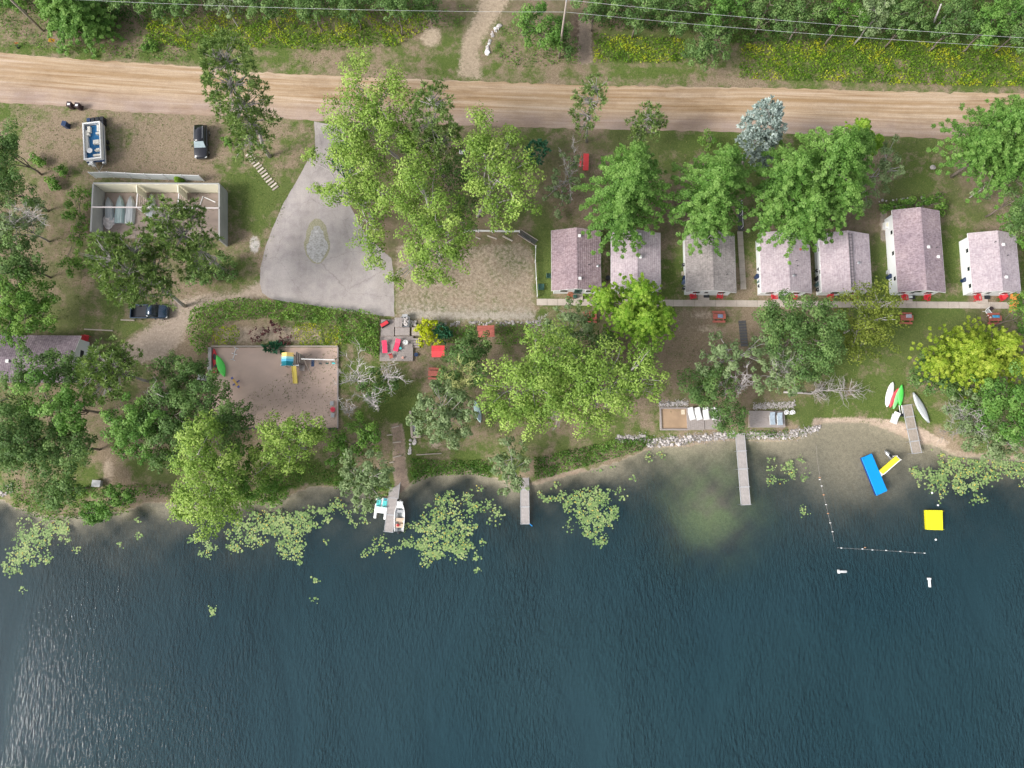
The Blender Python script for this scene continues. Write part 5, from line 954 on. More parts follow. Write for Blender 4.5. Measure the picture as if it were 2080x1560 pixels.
def adiron(label, px, py, rz, mat=None, group='red lawn chairs by the cottage doors', name='lawn_chair'):
    mt = mat or RED; root = thing(name, label, 'chair', at(px,py), rz, group); mb = MB(); mb.add([(-.28,-.35,.40),(.28,-.35,.40),(.26,.2,.28),(-.26,.2,.28),(-.28,-.35,.36),(.28,-.35,.36),(.26,.2,.24),(-.26,.2,.24)], [(0,1,2,3),(7,6,5,4),(0,1,5,4),(1,2,6,5),(2,3,7,6),(3,0,4,7)]); mb.build('seat', mt, root)
    mb = MB()
    for i in range(5): x = (i-2)*.115; top = 1.0-.05*abs(i-2)**1.5; mb.add([(x-.05,.18,.26),(x+.05,.18,.26),(x*1.15+.055,.46,top),(x*1.15-.055,.46,top),(x-.05,.21,.24),(x+.05,.21,.24),(x*1.15+.055,.49,top),(x*1.15-.055,.49,top)], [(0,1,2,3),(7,6,5,4),(0,1,5,4),(1,2,6,5),(2,3,7,6),(3,0,4,7)])
    mb.build('backrest', mt, root)
    for s in (-1, 1): MB().box((s*.36,-.05,.58), (.13,.72,.03)).build('armrest', mt, root); MB().box((s*.34,-.32,.29), (.05,.08,.57)).build('leg', mt, root); MB().box((s*.30,.22,.2), (.05,.5,.1)).build('leg', mt, root)
    return root
ad = adiron('red lawn chair west of the grey cottage door', 1405.5,603, R(12))
for px, py, rz, lb in ((1460,602,-8,'red lawn chair east of the grey cottage door'),(1570,604,3,'red lawn chair west of the door at the fourth cottage, beside the concrete path'),(1610,603,-10,'red lawn chair just above the dark oak crown, east of the fourth cottage door'),(1683,606,-15,'red lawn chair in front of the cottage with the roof ladder'),
    (1834,606,0,'red lawn chair west of the step at the long dark rose roofed cottage'),(1879,606,-18,'red lawn chair east of the step at the long dark rose roofed cottage'),(1982,607,4,'red lawn chair west of the step at the last cottage'),(2031,606,-58,'tilted red lawn chair beside the orange board ramp')):
    dup(ad, at(px,py), R(rz), lb)
adiron('orange brown lawn chair beneath the olive tree by the ladder cottage', 1733,603, R(5), plain('orange_brown_paint',(.50,.17,.07),.6), None); adiron('lone red lawn chair on the grass at the west cabin', 178.5,688, R(80))
adiron('brown wooden lawn chair at the door of the first cottage', 1158,603, R(0), plain('rust_brown_paint',(.36,.14,.08),.7), None)
for px, py, lb in ((1435,601,'black doormat at the grey cottage step'),(1587,602.5,'black doormat at the fourth cottage step'),(1853,604,'black doormat at the long cottage step'),(2005,604,'black doormat at the last cottage step')): mb = MB(); mb.box((0,0,.015), (.8,.52,.03)); tag(mb.build('doormat', BLACK, loc=at(px,py,.205)), lb, 'doormat')
cloth('white and teal towels heaped on the step of the long cottage', 1849,603,.6,.35, plain('towel_white',(.65,.72,.72),.9,.3,6), .24)
gd = thing('patio_grill', 'covered dark green grill beside the door of the first cottage', 'grill', at(1167,605)); mb = MB(); mb.box((0,0,.75), (.55,.45,.4)); mb.build('lid', GREENP, gd, bevel=.1); mb = MB(); mb.box((0,0,.3), (.5,.4,.55)); mb.build('cart', BLACK, gd, bevel=.02)
# round cans, grills and bins along west walls
def can(label, px, py, mat, lid, r=.3, h_=.8, group='cans and bins beside the cottages', grill=False):
    root = thing('kettle_grill' if grill else 'trash_can', label, 'grill' if grill else 'trash can', at(px,py), wob(.5), group)
    if grill:
        rg = [[(r*math.sin(t)*math.cos(a), r*math.sin(t)*math.sin(a), .72-.9*r*math.cos(t)) for a in np.linspace(0,2*math.pi,17)[:-1]] for t in np.linspace(.3,2.8,9)]; mb = MB(); mb.loft(rg); mb.build('bowl', mat, root, True); [MB().tube([(0,0,.5),(.28*math.cos(a),.28*math.sin(a),0)], .02, 5).build('leg', STEEL, root) for a in (0,2.1,4.2)]; mb = MB(); mb.box((-.05,0,.72+.9*r), (.14,.06,.04)); mb.build('handle', WHITE, root)
    else: mb = MB(); mb.cyl((0,0,0), r*.85, h_, 18, r); mb.build('body', mat, root); mb = MB(); mb.cyl((0,0,h_), r*1.06, .1, 18, r*.8); l_ = mb.build('lid', lid, root); mb = MB(); mb.box((0,0,h_+.12), (.2,.05,.05)); mb.build('handle', lid, l_)
    return root
SLATE = plain('slate_green_plastic',(.10,.17,.17),.5,.2); NAVY = plain('navy_plastic',(.012,.03,.09),.4,.2); SLB = plain('slate_blue_plastic',(.09,.13,.22),.5,.2)
for nm, px, pts in (('grey cottage', 0, [(1386,541,'k'),(1389,567,'n'),(1388,575,'s'),(1387,588,'k')]), ('fourth cottage, east of the path', 0, [(1538,550,'k'),(1535,564,'n'),(1541,565,'b'),(1541,574,'g'),(1539,584,'k')]),
    ('ladder cottage', 0, [(1655,553,'k'),(1657,568,'b'),(1658,580,'g'),(1656,592,'k')]), ('long cottage', 0, [(1803,564,'n'),(1809,562,'b'),(1809,571,'g'),(1811,588,'k')]), ('last cottage', 0, [(1954,571,'n'),(1962,568,'b'),(1961,578,'g'),(1959,590,'k')]), ('second cottage, under the lime green tree', 0, [(1234,567,'b')])):
    for i, (x, y, k) in enumerate(pts):
        ds = {'k':'black kettle grill','n':'navy can','s':'slate blue can','b':'black can','g':'slate green can'}[k]; where = ('' if len([1 for p in pts if p[2]==k]) == 1 else ('northernmost ' if i == 0 else 'southernmost '))
        can(f'{where}{ds} against the west wall of the {nm}'.strip(), x, y, {'k':BLACK,'n':NAVY,'s':SLB,'b':BLACK,'g':SLATE}[k], {'k':BLACK,'n':NAVY,'s':SLB,'b':BLACK,'g':SLATE}[k], .26 if k=='k' else .31, grill=(k=='k'))
bp2 = thing('cooler_box', 'tan square box between the cans of the grey cottage', 'box', at(1387,557)); mb = MB(); mb.box((0,0,.2), (.5,.5,.4)); mb.build('body', plain('tan_box',(.40,.36,.28),.8), bp2, bevel=.02); MB().box((0,0,.43),(.54,.54,.05)).build('lid', plain('tan_box',(.40,.36,.28),.8), bp2)
bp2 = thing('cooler_box', 'pale grey box north of the cans at the long cottage', 'box', at(1803,554)); mb = MB(); mb.box((0,0,.2), (.5,.5,.4)); mb.build('body', GREYP, bp2, bevel=.02); MB().box((0,0,.43),(.54,.54,.05)).build('lid', GREYP, bp2)
ac = thing('air_conditioner', 'white air conditioner on the west side of the long cottage', 'air conditioner', at(1797,461), R(-5)); mb = MB(); mb.box((0,0,.5), (.75,.95,.75)); mb.build('casing', WHITE, ac, bevel=.04); mb = MB(); mb.cyl((0,0,.88), .3, .02, 20); mb.build('fan_grille', CREAM, ac); MB().box((0,0,.06),(.9,1.1,.12)).build('pad', CONC, ac)
gc = low_seat('patio_chair', 'dark green slatted chair close to the first cottage wall', 1114,562, GREENP, R(90)); low_seat('patio_chair', 'upturned dark green bench chair beside the white rail fence', 1099,584, GREENP, R(180)).scale = (1.25, 1.5, .9)
# boardwalk north of the narrow path and timber steps south of it
a_, b_ = at(1502,408), at(1505,469); d_ = b_-a_; bw = thing('boardwalk', 'dark weathered boardwalk leading north between two cottages', 'boardwalk', a_, ang(a_,b_)); mb = MB(); L_ = d_.length; [mb.box((L_*(i+.5)/20,0,.08), (L_/20-.03,.85,.06)) for i in range(20)]; mb.build('boards', DGREY, bw); mb = MB(); [mb.box((L_/2,s*.38,.03), (L_,.06,.08)) for s in (-1,1)]; mb.build('joists', TIMB, bw); mb = MB(); mb.tube([(.3,.0,1.0),(L_-.3,.0,1.0)], .035, 6); [mb.tube([(x,0,.1),(x,0,1.0)], .03, 5) for x in (.3,L_/2,L_-.3)]; mb.build('handrail', WHITE, bw)
a_, b_ = at(1507,651), at(1512,704); d_ = b_-a_; ts = thing('timber_steps', 'dark timber steps going down south of the walk by the oak', 'steps', a_, ang(a_,b_)); [MB().box((d_.length*(i+.5)/9,0,.04), (.34,1.0,.12)).build('step', DGREY, ts) for i in range(9)]
a_, b_ = at(802,868), at(806,940); ls = thing('log_steps', 'pale log steps in the dirt path down to the short dock', 'steps', a_)
for px1, py1, px2, py2 in ((796,869,811,865),(786,884,797,883),(798,899,815,897),(799,929,816,925),(791,940,800,938)): p, q = at(px1,py1)-a_, at(px2,py2)-a_; mb = MB(); mb.tube([p+Vector((0,0,.08)), q+Vector((0,0,.08))], .10, 8); mb.build('step', TIMB, ls)
# slab block on the west lawn and odds
cb = thing('concrete_block', 'square concrete cover on the bare patch of the west shore lawn', 'block', at(201,982), R(-4)); mb = MB(); mb.box((0,0,.3), (1.05,.8,.6)); mb.build('base', BLOCK, cb, bevel=.03); mb = MB(); mb.box((0,0,.64), (1.15,.9,.08)); mb.build('cover', GREYP, cb, bevel=.02)
pr_ = thing('propane_tank', 'small white tank under the tall leafy trees by the road', 'tank', at(939,312)); mb = MB(); mb.tube([(-.45,0,.45),(-.38,0,.45),(.38,0,.45),(.45,0,.45)], [.1,.3,.3,.1], 14); mb.build('tank', WHITE, pr_, True); [MB().box((x,0,.1),(.08,.4,.2)).build('foot', GREYP, pr_) for x in (-.25,.25)]
rm = rock_mesh(.45, 99, 2); tag(rm.build('boulder', STONE, loc=at(1895,340,.15)), 'lone grey boulder on the lawn north of the long cottage', 'boulder')
# chair pit
cp = thing('retaining_wall', 'L shaped timber retaining wall by the grey green shrub', 'wall', at(835,836)); o_ = at(835,836)
for a_, b_ in (((835,836),(839,889)),((839,889),(856,887))): p, q = at(*a_,0), at(*b_,0); mb = MB(); d = q-p; mb.box(((p.x+q.x)/2-o_.x, (p.y+q.y)/2-o_.y, .4), (d.length,.3,.8), ang(p,q)); mb.build('timber', TIMB, cp, bevel=.02)
low_seat('plastic_chair', 'northern white chair inside the timber retaining wall corner', 843,869, WHITE, R(10)); low_seat('plastic_chair', 'southern white chair turned in the retaining wall corner', 844,881, WHITE, R(-35))
logbar('bank_timber', 'slim log edging the lawn above the planted bank', (846,924), (897,921), .07, TIMB, 'log')
# ------------------------------------------------------------------ shore sand box, decks and loungers
sb = thing('sand_box', 'square timber sand box above the stone bank', 'sand box', at(1367,851)); o_ = at(1367,851)
def rl(px, py): p = at(px,py); return Vector((p.x-o_.x, p.y-o_.y, 0))
C_ = [rl(1341,829), rl(1395,829), rl(1395,873), rl(1341,873)]
for i in range(4): p, q = C_[i], C_[(i+1)%4]; mb = MB(); mb.box(((p.x+q.x)/2,(p.y+q.y)/2,.12), ((q-p).length+.15,.2,.62 if i%2==0 else .60), ang(p,q)); mb.build('timber', DECK, sb, bevel=.015)
mb = MB(); mb.add([(c.x,c.y,.22) for c in C_], [(0,1,2,3)]); mb.build('sand', plain('brown_sand',(.42,.29,.19),.95,.15,2), sb); mb = MB(); mb.box((rl(1387,837).x, rl(1387,837).y,.25), (.5,.65,.05)); mb.build('corner_board', plain('pale_ply',(.72,.62,.48),.8), sb)
deck('narrow weathered deck with white loungers beside the sand box', [(1397,873),(1429,873),(1429,829),(1397,829)], -1, n_=8); deck('weathered deck strip mostly hidden by the shrub over the shore', [(1430,872),(1462,872),(1462,829),(1430,829)], -1, n_=8)
GL = 'white loungers on the shore deck'
for hx, fx, lb in ((1401,1407,'white lounger nearest the sand box'),(1415,1421,'second white lounger from the sand box'),(1432,1435,'white lounger at the edge of the overhanging shrub'),(1450,1452,'eastmost white lounger deep under the shrub')): lounger(lb, (hx,828), (fx,853), WHITE, WHITE, .3, group=GL, w=.72)
deck('weathered plank deck west of the boat launch with grey loungers', [(1522,868),(1593,868),(1593,835),(1520,835)], -1, n_=26, mat=DECKX if False else DECK)
lounger('western grey lounger on the plank shore deck', (1568,838), (1568,863), plain('grey_blue_sling',(.36,.43,.50),.7), WHITE, .35, group='grey loungers'); lounger('eastern grey lounger on the plank shore deck', (1583,839), (1583,864), bpy.data.materials['grey_blue_sling'], WHITE, .35, group='grey loungers')
round_chair('western of two round white chairs beside the plank shore deck', 1594,839,.05); round_chair('eastern of two round white chairs beside the plank shore deck', 1606,839,.05)
# ------------------------------------------------------------------ docks
def dock(label, a_, b_, w, nseg, z=.45, mat=DECKX, nb_=8, group=None):
    p, q = aw(*a_, z), aw(*b_, z); d = q-p; L = math.hypot(d.x,d.y); root = thing('dock', label, 'dock', (p.x,p.y,0), ang(p,q), group); s_ = L/nseg
    for k in range(nseg):
        mb = MB(); nn = int(s_/.17)
        for i in range(nn): mb.box((s_*k+.03+(s_-.06)*(i+.5)/nn, 0, z-.02), ((s_-.06)/nn-.022, w-.1, .04))
        dk_ = mb.build('decking', mat, root); mb = MB(); [mb.box((s_*(k+.5), s*(w/2-.02), z-.04), (s_-.02,.06,.13)) for s in (-1,1)]; [mb.box((s_*k+x, 0, z+.004), (.07,w-.02,.04)) for x in (.035,s_-.035)]; mb.build('frame', GREYP, root)
    for k in range(nseg+1):
        for s in (-1, 1): x = min(max(s_*k,.08),L-.08); mb = MB(); mb.tube([(x,s*(w/2+.05),-2.2 if k else -.6),(x,s*(w/2+.05),z+.25)], .035, 6); mb.build('leg', STEEL, root)
    return root
dock('long straight dock in four sections below the stone bank', (1503,880), (1515,1026), 1.28, 4, .5); dock('middle dock coming out from under the willowy shrubs', (1065,925), (1066.5,1065), 1.18, 4, .5)
dock('short shore section of the bent dock below the log steps', (807,945), (799,1012), 1.35, 2, .62); dock('outer end section of the bent dock between the paddle boat and the rowing boat', (798,1011), (789,1081), 1.22, 2, .45)
dock('weathered dock on the beach beside the upturned canoe', (1842,822), (1863,921), 1.3, 4, .85, mat=TIMB)
mb = MB(); mb.tube([(0,0,0),(.35,-.3,.02)], .06, 8); tag(mb.build('blue_float', BLUE, loc=aw(1076,1064,.1)), 'small blue float tied at the end of the middle dock', 'float')
# ------------------------------------------------------------------ boats and toys on the water
def on_water(name, label, cat, px, py, rz=0, group=None): p = aw(px,py,0.15); return thing(name, label, cat, (p.x,p.y,0), rz, group)
pb2 = on_water('paddle_boat', 'white paddle boat with teal seats moored west of the bent dock', 'boat', 775,1030, R(-7)); mb = MB(); mb.box((0,.25,.2), (1.75,2.1,.42)); [mb.box((s*.68,-1.15,.15), (.38,.9,.3)) for s in (-1,1)]; mb.build('hull', WHITE, pb2, bevel=.08)
for x in (-.42,.42): mb = MB(); mb.box((x,.55,.46), (.6,.75,.1)); mb.build('seat', TEAL, pb2, bevel=.04); mb = MB(); mb.box((x,.05,.6), (.6,.14,.4)); mb.build('backrest', plain('pale_teal',(.42,.75,.74),.5), pb2, bevel=.04); mb = MB(); mb.box((x,1.1,.42), (.55,.25,.06)); mb.build('pedal_well', plain('blue_green_dark',(.05,.28,.34),.5), pb2)
rw = on_water('rowing_boat', 'white rowing boat with tan benches and a red fuel can east of the bent dock', 'boat', 812.5,1047, ang(aw(812,1072,0), aw(814.5,1014,0))-math.pi/2); Lb, wb = 4.25, 1.45; ro = []; ri = []
for i in range(13):
    t = i/12; y = -Lb/2 + Lb*t; w_ = wb/2*(1-max(0,(t-.5)/.5)**2.1)*(.86+.14*min(1,t*3)); w_ = max(w_,.03); ro.append([(-w_,y,.5+.12*t*t),(-w_*.92,y,.2),(-w_*.5,y,-.1),(0,y,-.14),(w_*.5,y,-.1),(w_*.92,y,.2),(w_,y,.5+.12*t*t),(w_*.86,y,.5+.12*t*t),(w_*.78,y,.2),(w_*.4,y,-.02),(0,y,-.04),(-w_*.4,y,-.02),(-w_*.78,y,.2),(-w_*.86,y,.5+.12*t*t)])
mb = MB(); mb.loft(ro); mb.build('hull', WHITE, rw, True)
for y, l_, mt, nm in ((-1.35,.5,TAN,'bench'),(-.55,.45,TAN,'bench'),(.55,.35,GREYP,'bench'),(1.45,.9,WHITE,'bow_deck')): mb = MB(); ww = .58 if y < 1 else .40; mb.box((0,y,.36 if y < 1 else .56), (ww*2,l_,.06), taper=1.0 if y < 1 else .75); mb.build(nm, mt, rw)
mb = MB(); mb.box((0,-.95,.03), (1.0,.9,.04)); mb.build('floor', TAN, rw); mb = MB(); mb.box((0,-Lb/2-.12,.55), (.28,.35,.35)); mb.box((0,-Lb/2-.1,0), (.12,.15,.8)); mb.build('outboard_motor', BLACK, rw, bevel=.04); 
p_ = aw(808,1067,.5); fcn = thing('fuel_can', 'round red fuel can in the stern of the rowing boat', 'fuel can', (p_.x,p_.y,.39)); mb = MB(); mb.cyl((0,0,0), .2, .22, 16, .16); mb.build('body', RED, fcn, bevel=.03); MB().cyl((0,0,.22), .05, .06, 10).build('cap', BLACK, fcn)
paddle_hull('paddle_board', 'pale teal paddle board with a grey pad on the lawn beside the silver maple', (964,813), (976,859), .85, plain('pale_teal_board',(.55,.74,.72),.4,.08), .14, 1.0, cat='paddle board', cockpit=[(.32,1.5,.5,plain('grey_pad',(.22,.27,.31),.8),'pad')])
paddle_hull('paddle_board', 'wide white paddle board on the beach grass', (1812,777), (1800,827), 1.0, WHITE, .16, .8, cat='paddle board'); paddle_hull('kayak', 'red kayak between the white board and the green kayaks', (1823,789), (1806,828), .72, plain('coral_red',(.62,.08,.10),.4), .3)
paddle_hull('kayak', 'pale green kayak beside the red kayak on the beach', (1825,788), (1813,831), .74, plain('lime_green_plastic',(.25,.72,.25),.4), .32); paddle_hull('kayak', 'bright green kayak nearest the beach dock', (1829,783), (1826,824), .78, GRN, .34)
paddle_hull('canoe', 'upturned silver canoe on the bank east of the beach dock', (1852,798), (1884,859), 1.05, ALU, .42, 1.1, cat='canoe')
lg = lounger('white lounger on the sand by the beach dock', (1822,838), (1813,860), WHITE, WHITE, .0, w=.85)
hc = thing('kayak_cart', 'small two railed kayak cart with a dark box beside the green kayaks', 'cart', at(1828,834), R(3)); mb = MB(); [mb.tube([(s*.16,.7,.25),(s*.16,-.5,.25)], .05, 6) for s in (-1,1)]; mb.build('rails', WHITE, hc); mb = MB(); mb.box((0,-.65,.18), (.45,.4,.35)); mb.build('box', BLACK, hc, bevel=.03); [MB().cyl((0,0,-.04), .16, .08, 12, M=Matrix.Translation((s*.28,-.1,.16))@Matrix.Rotation(R(90),4,'Y')).build('wheel', BLACK, hc) for s in (-1,1)]
def raft(name, label, P_, z, mat, side, cat='raft'):
    W_ = [aw(px,py,z) for px,py in P_]; c = sum(W_, Vector())/4; root = thing(name, label, cat, (c.x,c.y,0)); pl_ = [(p.x-c.x,p.y-c.y) for p in W_]; mb = MB(); mb.prism(pl_, z-.10, z); mb.build('top', mat, root, bevel=.05); mb = MB(); mb.prism([(x*.985,y*.985) for x,y in pl_], -.12, z-.103); mb.build('side_wall', side, root, bevel=.04); mb = MB(); [mb.tube([(x*.93,y*.93,z),(x*.93+.12,y*.93,z+.05),(x*.93+.24,y*.93,z)], .02, 5) for x,y in pl_]; mb.build('tie_rings', side, root); return root
raft('swim_mat', 'long bright blue floating mat anchored in the shallows', [(1750,930),(1771,921),(1803,997),(1781,1007)], .42, BLUE, plain('navy_vinyl',(.01,.05,.22),.5)); raft('swim_raft', 'square yellow swim raft in deeper water', [(1881,1036),(1915,1036.5),(1916,1077),(1883,1076)], .5, plain('raft_yellow',(.84,.80,.02),.45,.05), plain('raft_mustard',(.62,.56,.01),.5))
sl_ = on_water('water_slide', 'yellow and white water slide standing in the shallows beside the blue mat', 'slide', 1802,945, ang(aw(1788,958,.5), aw(1815,928,.5))-math.pi/2); mb = MB(); mb.add([(-.33,-1.4,.35),(.33,-1.4,.35),(.33,1.3,1.25),(-.33,1.3,1.25),(-.33,-1.4,.25),(.33,-1.4,.25),(.33,1.3,1.15),(-.33,1.3,1.15)], [(0,1,2,3),(7,6,5,4),(0,1,5,4),(1,2,6,5),(2,3,7,6),(3,0,4,7)]); mb.build('chute', YEL, sl_); mb = MB(); mb.box((0,-1.65,.28), (.78,.6,.12)); mb.build('runout', WHITE, sl_, bevel=.04)
[MB().add([(s*.35-.04,-1.4,.25),(s*.35+.04,-1.4,.25),(s*.35+.04,1.3,1.15),(s*.35-.04,1.3,1.15),(s*.35-.04,-1.4,.5),(s*.35+.04,-1.4,.5),(s*.35+.04,1.3,1.4),(s*.35-.04,1.3,1.4)], [(0,3,2,1),(4,5,6,7),(0,1,5,4),(1,2,6,5),(2,3,7,6),(3,0,4,7)]).build('side_lip', YEL if s < 0 else WHITE, sl_) for s in (-1,1)]
mb = MB(); [mb.tube([(s*.36,1.35,-.6),(s*.36,1.35,1.6)], .05, 6) for s in (-1,1)]; [mb.tube([(-.36,1.4,z),(.36,1.4,z)], .035, 5) for z in (.1,.5,.9,1.3)]; mb.build('ladder', WHITE, sl_)
gm = on_water('moored_tube', 'grey and white float tied at the head of the water slide', 'float', 1806,925, R(38)); mb = MB(); mb.tube([(0,-.8,.12),(0,-.5,.15),(0,.4,.15),(0,.9,.12)], [.12,.30,.28,.06], 10); mb.build('hull', STEEL, gm, True); MB().box((0,-.1,.42),(.3,.5,.12)).build('seat', BLACK, gm)
for px, py, rz, lb in ((1711,1161,90,'white cylinder float lying east to west out from the swim rope'),(1888.5,1183,0,'white cylinder float lying north to south below the yellow raft')):
    root = on_water('mooring_float', lb, 'float', px, py, R(rz), 'white mooring floats'); mb = MB(); mb.tube([(0,-.62,.1),(0,-.55,.1),(0,.35,.1),(0,.4,.1)], [.1,.17,.17,.17], 12); mb.build('tube', WHITE, root, True); MB().tube([(0,.36,.1),(0,.58,.1)], .26, 12).build('collar', WHITE, root)
OF = plain('orange_float',(.60,.30,.16),.5)
def rope(label, pts, fl):
    o_ = aw(*pts[0], .0); root = thing('swim_rope', label, 'rope', o_, 0, 'swim area ropes'); mb = MB(); mb.tube([aw(*p, .005)-o_ for p in pts], .012, 5); mb.build('rope', plain('rope_tan',(.42,.38,.36),.8), root)
    for px, py, k in fl: p = aw(px,py,.05)-o_; mb = MB(); mb.tube([p+Vector((-.13,0,.02)), p+Vector((-.07,0,.02)), p+Vector((.07,0,.02)), p+Vector((.13,0,.02))], [.03,.065,.065,.03], 8); mb.build('float', OF if k else WHITE, root)
rope('curved swim rope running from the launch out past the blue mat', [(1658,905),(1660,935),(1665,966),(1669,988),(1673,1006),(1678,1026),(1682,1044),(1687,1063),(1691,1081),(1694,1100)], [(1665,970,1),(1665,974,0),(1669,987,0),(1673,1005,1),(1678,1025,0),(1682,1043,1),(1686.5,1062,0),(1691,1080,0)])
rope('straight outer swim rope parallel to the shore', [(1700,1112),(1709,1113),(1753,1115.5),(1800,1118.5),(1858,1122.5),(1880,1124)], [(1709,1113,0),(1752,1115,0),(1757,1112,1),(1772,1117,0),(1800,1118,0),(1829,1120,0),(1858,1122.5,0),(1878,1123.5,0)])
for px, py, lb in ((1905,1026,'white marker float north of the yellow raft'),(1900.5,1096,'white marker float south of the yellow raft'),(1893,1001,'white marker float off the lily bed near the beach dock')): mb = MB(); mb.tube([(0,0,-.1),(0,0,.0),(0,0,.1),(0,0,.16)], [.05,.13,.13,.04], 10); tag(mb.build('marker_buoy', WHITE, loc=aw(px,py,.03)), lb, 'buoy', 'marker floats')

# ------------------------------------------------------------------ stones
def stones(name, label, cat, band, n_, r0, r1, group, seed, mats=(STONE, STONE2)):
    protos = []
    for k in range(6): me = rock_mesh(1.0, seed*10+k, 1); o = me.build(name, mats[k % 2]); protos.append(o)
    q = random.Random(seed); used = set()
    for i in range(n_):
        (x1,y1,x2,y2,th) = band[q.randrange(len(band))]; t = q.random(); p = at(x1+(x2-x1)*t+q.gauss(0,1), y1+(y2-y1)*t+q.uniform(-th,th)); k = q.randrange(6) if i >= 6 else i; o = protos[k] if k not in used else protos[k].copy()
        if k in used: col.objects.link(o)
        used.add(k); s_ = q.uniform(r0,r1) * (1 if q.random() < .8 else 1.35); o.scale = (s_,s_,s_*.8); o.location = p + Vector((0,0,s_*.25)); o.rotation_euler = (q.uniform(-.3,.3), q.uniform(-.3,.3), q.uniform(0,6.28)); tag(o, label, cat, group)
bank = [(1315,901,1400,893,8),(1400,892,1490,884,7),(1250,893,1312,888,6),(1516,884,1590,884,7),(1590,884,1640,878,8),(1640,876,1664,868,5)]
stones('bank_stone', 'pale field stone in the bank that lines the lake beside the long dock', 'stone', bank+bank[:2], 290, .11,.24, 'stones lining the lake bank', 3)
stones('row_stone', 'stone in the low rows above the sand box and plank deck', 'stone', [(1338,822,1398,819,4),(1530,825,1615,822,5)], 110, .09,.18, 'stones in the upper rows', 4)
stones('track_stone', 'white stone edging the sandy side track north of the road', 'stone', [(987,112,990,95,3),(990,93,1003,66,5),(1003,64,1018,50,4)], 34, .14,.32, 'stones by the side track', 5, (STONE2, WHITE))
stones('garden_stone', 'small stone in the garden edging behind the long cottage', 'stone', [(1785,409,1880,401,1.5)], 22, .10,.2, 'garden edging stones', 6)
stones('wall_stone', 'stone in the low retaining row south of the gravel lot', 'stone', [(870,658,1095,656,4)], 80, .12,.25, 'stones along the gravel lot', 7)
stones('corner_stone', 'stone stacked beside the dirt path near the timber retaining wall', 'stone', [(835,893,832,925,3),(842,893,842,903,4)], 26, .14,.3, 'stones by the dirt path', 8, (STONE2, STONE2))
stones('beach_stone', 'pinkish stone in the small heap at the far left shore', 'stone', [(0,1000,26,992,10)], 28, .12,.28, 'stones at the left shore', 9, (STONE2, STONE))

mb = MB(); q_ = random.Random(77)
for (x1,y1,x2,y2,th) in bank + [(1338,822,1398,819,5),(1530,825,1615,822,6)]:
    for _ in range(int(abs(x2-x1)*6)):
        t = q_.random(); p = at(x1+(x2-x1)*t, y1+(y2-y1)*t+q_.gauss(0,th*.7)); r_ = q_.uniform(.05,.11); mb.add([(r_,0,0),(-r_*.3,r_,0),(-r_*.4,-r_*.9,0),(0,0,r_*.9),(0,0,-r_*.5)], [(0,1,3),(1,2,3),(2,0,3),(1,0,4),(2,1,4),(0,2,4)], Matrix.Translation(p+Vector((0,0,.03))) @ Matrix.Rotation(q_.uniform(0,6),4,'Z'))
tag(mb.build('gravel', plain('bank_gravel',(.42,.39,.38),.9,.45,1.5)), 'small gravel filling between the bank stones', 'gravel', kind='stuff')

# ------------------------------------------------------------------ trees (crown masses where the photo shows them)
# tall group between the drive and the first cottage
tree('light', 'tallest yellow green tree with its top spread over the road east of the drive', [(745,175,52),(700,215,36,.92),(790,205,42,.95),(705,270,42,.8),(760,255,48,.9),(800,270,36,.8)], 19, base=(812,330), zf=1)
tree('light', 'yellow green tree leaning its crown over the top of the asphalt drive', [(715,345,48),(665,318,26,.8),(632,312,15,.7),(760,330,36,.95),(790,385,44,.95),(700,395,34,.85),(748,425,36,.8),(745,485,34,.7),(760,520,22,.6),(650,385,16,.6)], 15)
tree('light', 'yellow green tree in the middle of the big clump north of the gravel lot', [(850,345,44),(870,400,50),(905,455,48),(880,500,42,.9),(920,520,30,.8),(850,545,30,.75),(890,555,26,.7),(840,455,42,.9),(935,480,26,.8),(805,565,16,.45)], 15)
tree('light', 'eastmost yellow green tree of the big clump, beside the small round bush', [(985,262,38),(1030,290,28,.85),(985,320,38,.95),(1040,355,40,.9),(1000,385,38,.9),(1055,410,34,.85),(960,300,28,.9),(1010,440,26,.7),(1060,330,26,.8)], 17, base=(970,440))
tree('pine', 'dark pine standing in the light green clump with its tip over the road', [(880,205,34),(875,250,46,.86),(905,290,38,.7),(860,300,40,.72)], 19)
tree('teal', 'small blue green spruce under the light clump at the drive', [(712,318,24),(700,340,18,.7)], 6)
tree('oak', 'dark low tree in the shade of the light clump north of the gravel lot', [(905,370,34),(950,430,34),(830,290,28),(930,340,28)], 8)
# pines over the west lawn
tree('pine', 'tall leaning-looking pine reaching over the road by the stepping boards', [(462,118,44),(470,170,46,.9),(492,215,52,.78),(520,255,44,.66),(512,290,38,.55),(440,110,26,.98)], 21, base=(548,318))
tree('pine', 'pine over the southeast half of the boat store', [(335,438,34),(375,475,50,.95),(418,515,38,.85),(335,490,38,.9),(395,432,22,.9),(400,540,30,.7)], 18, base=(462,552))
tree('pine', 'broad pine over the nose of the dark blue pickup', [(222,525,42),(260,555,54,.95),(300,580,38,.85),(275,505,36,.95),(345,598,22,.75),(250,598,22,.85),(325,545,36,.85)], 18, base=(375,622))
tree('oak', 'dark bush under the pine south of the boat store', [(455,540,28),(400,562,24,.8),(425,555,24)], 3.5, name='shrub', cat='shrub')
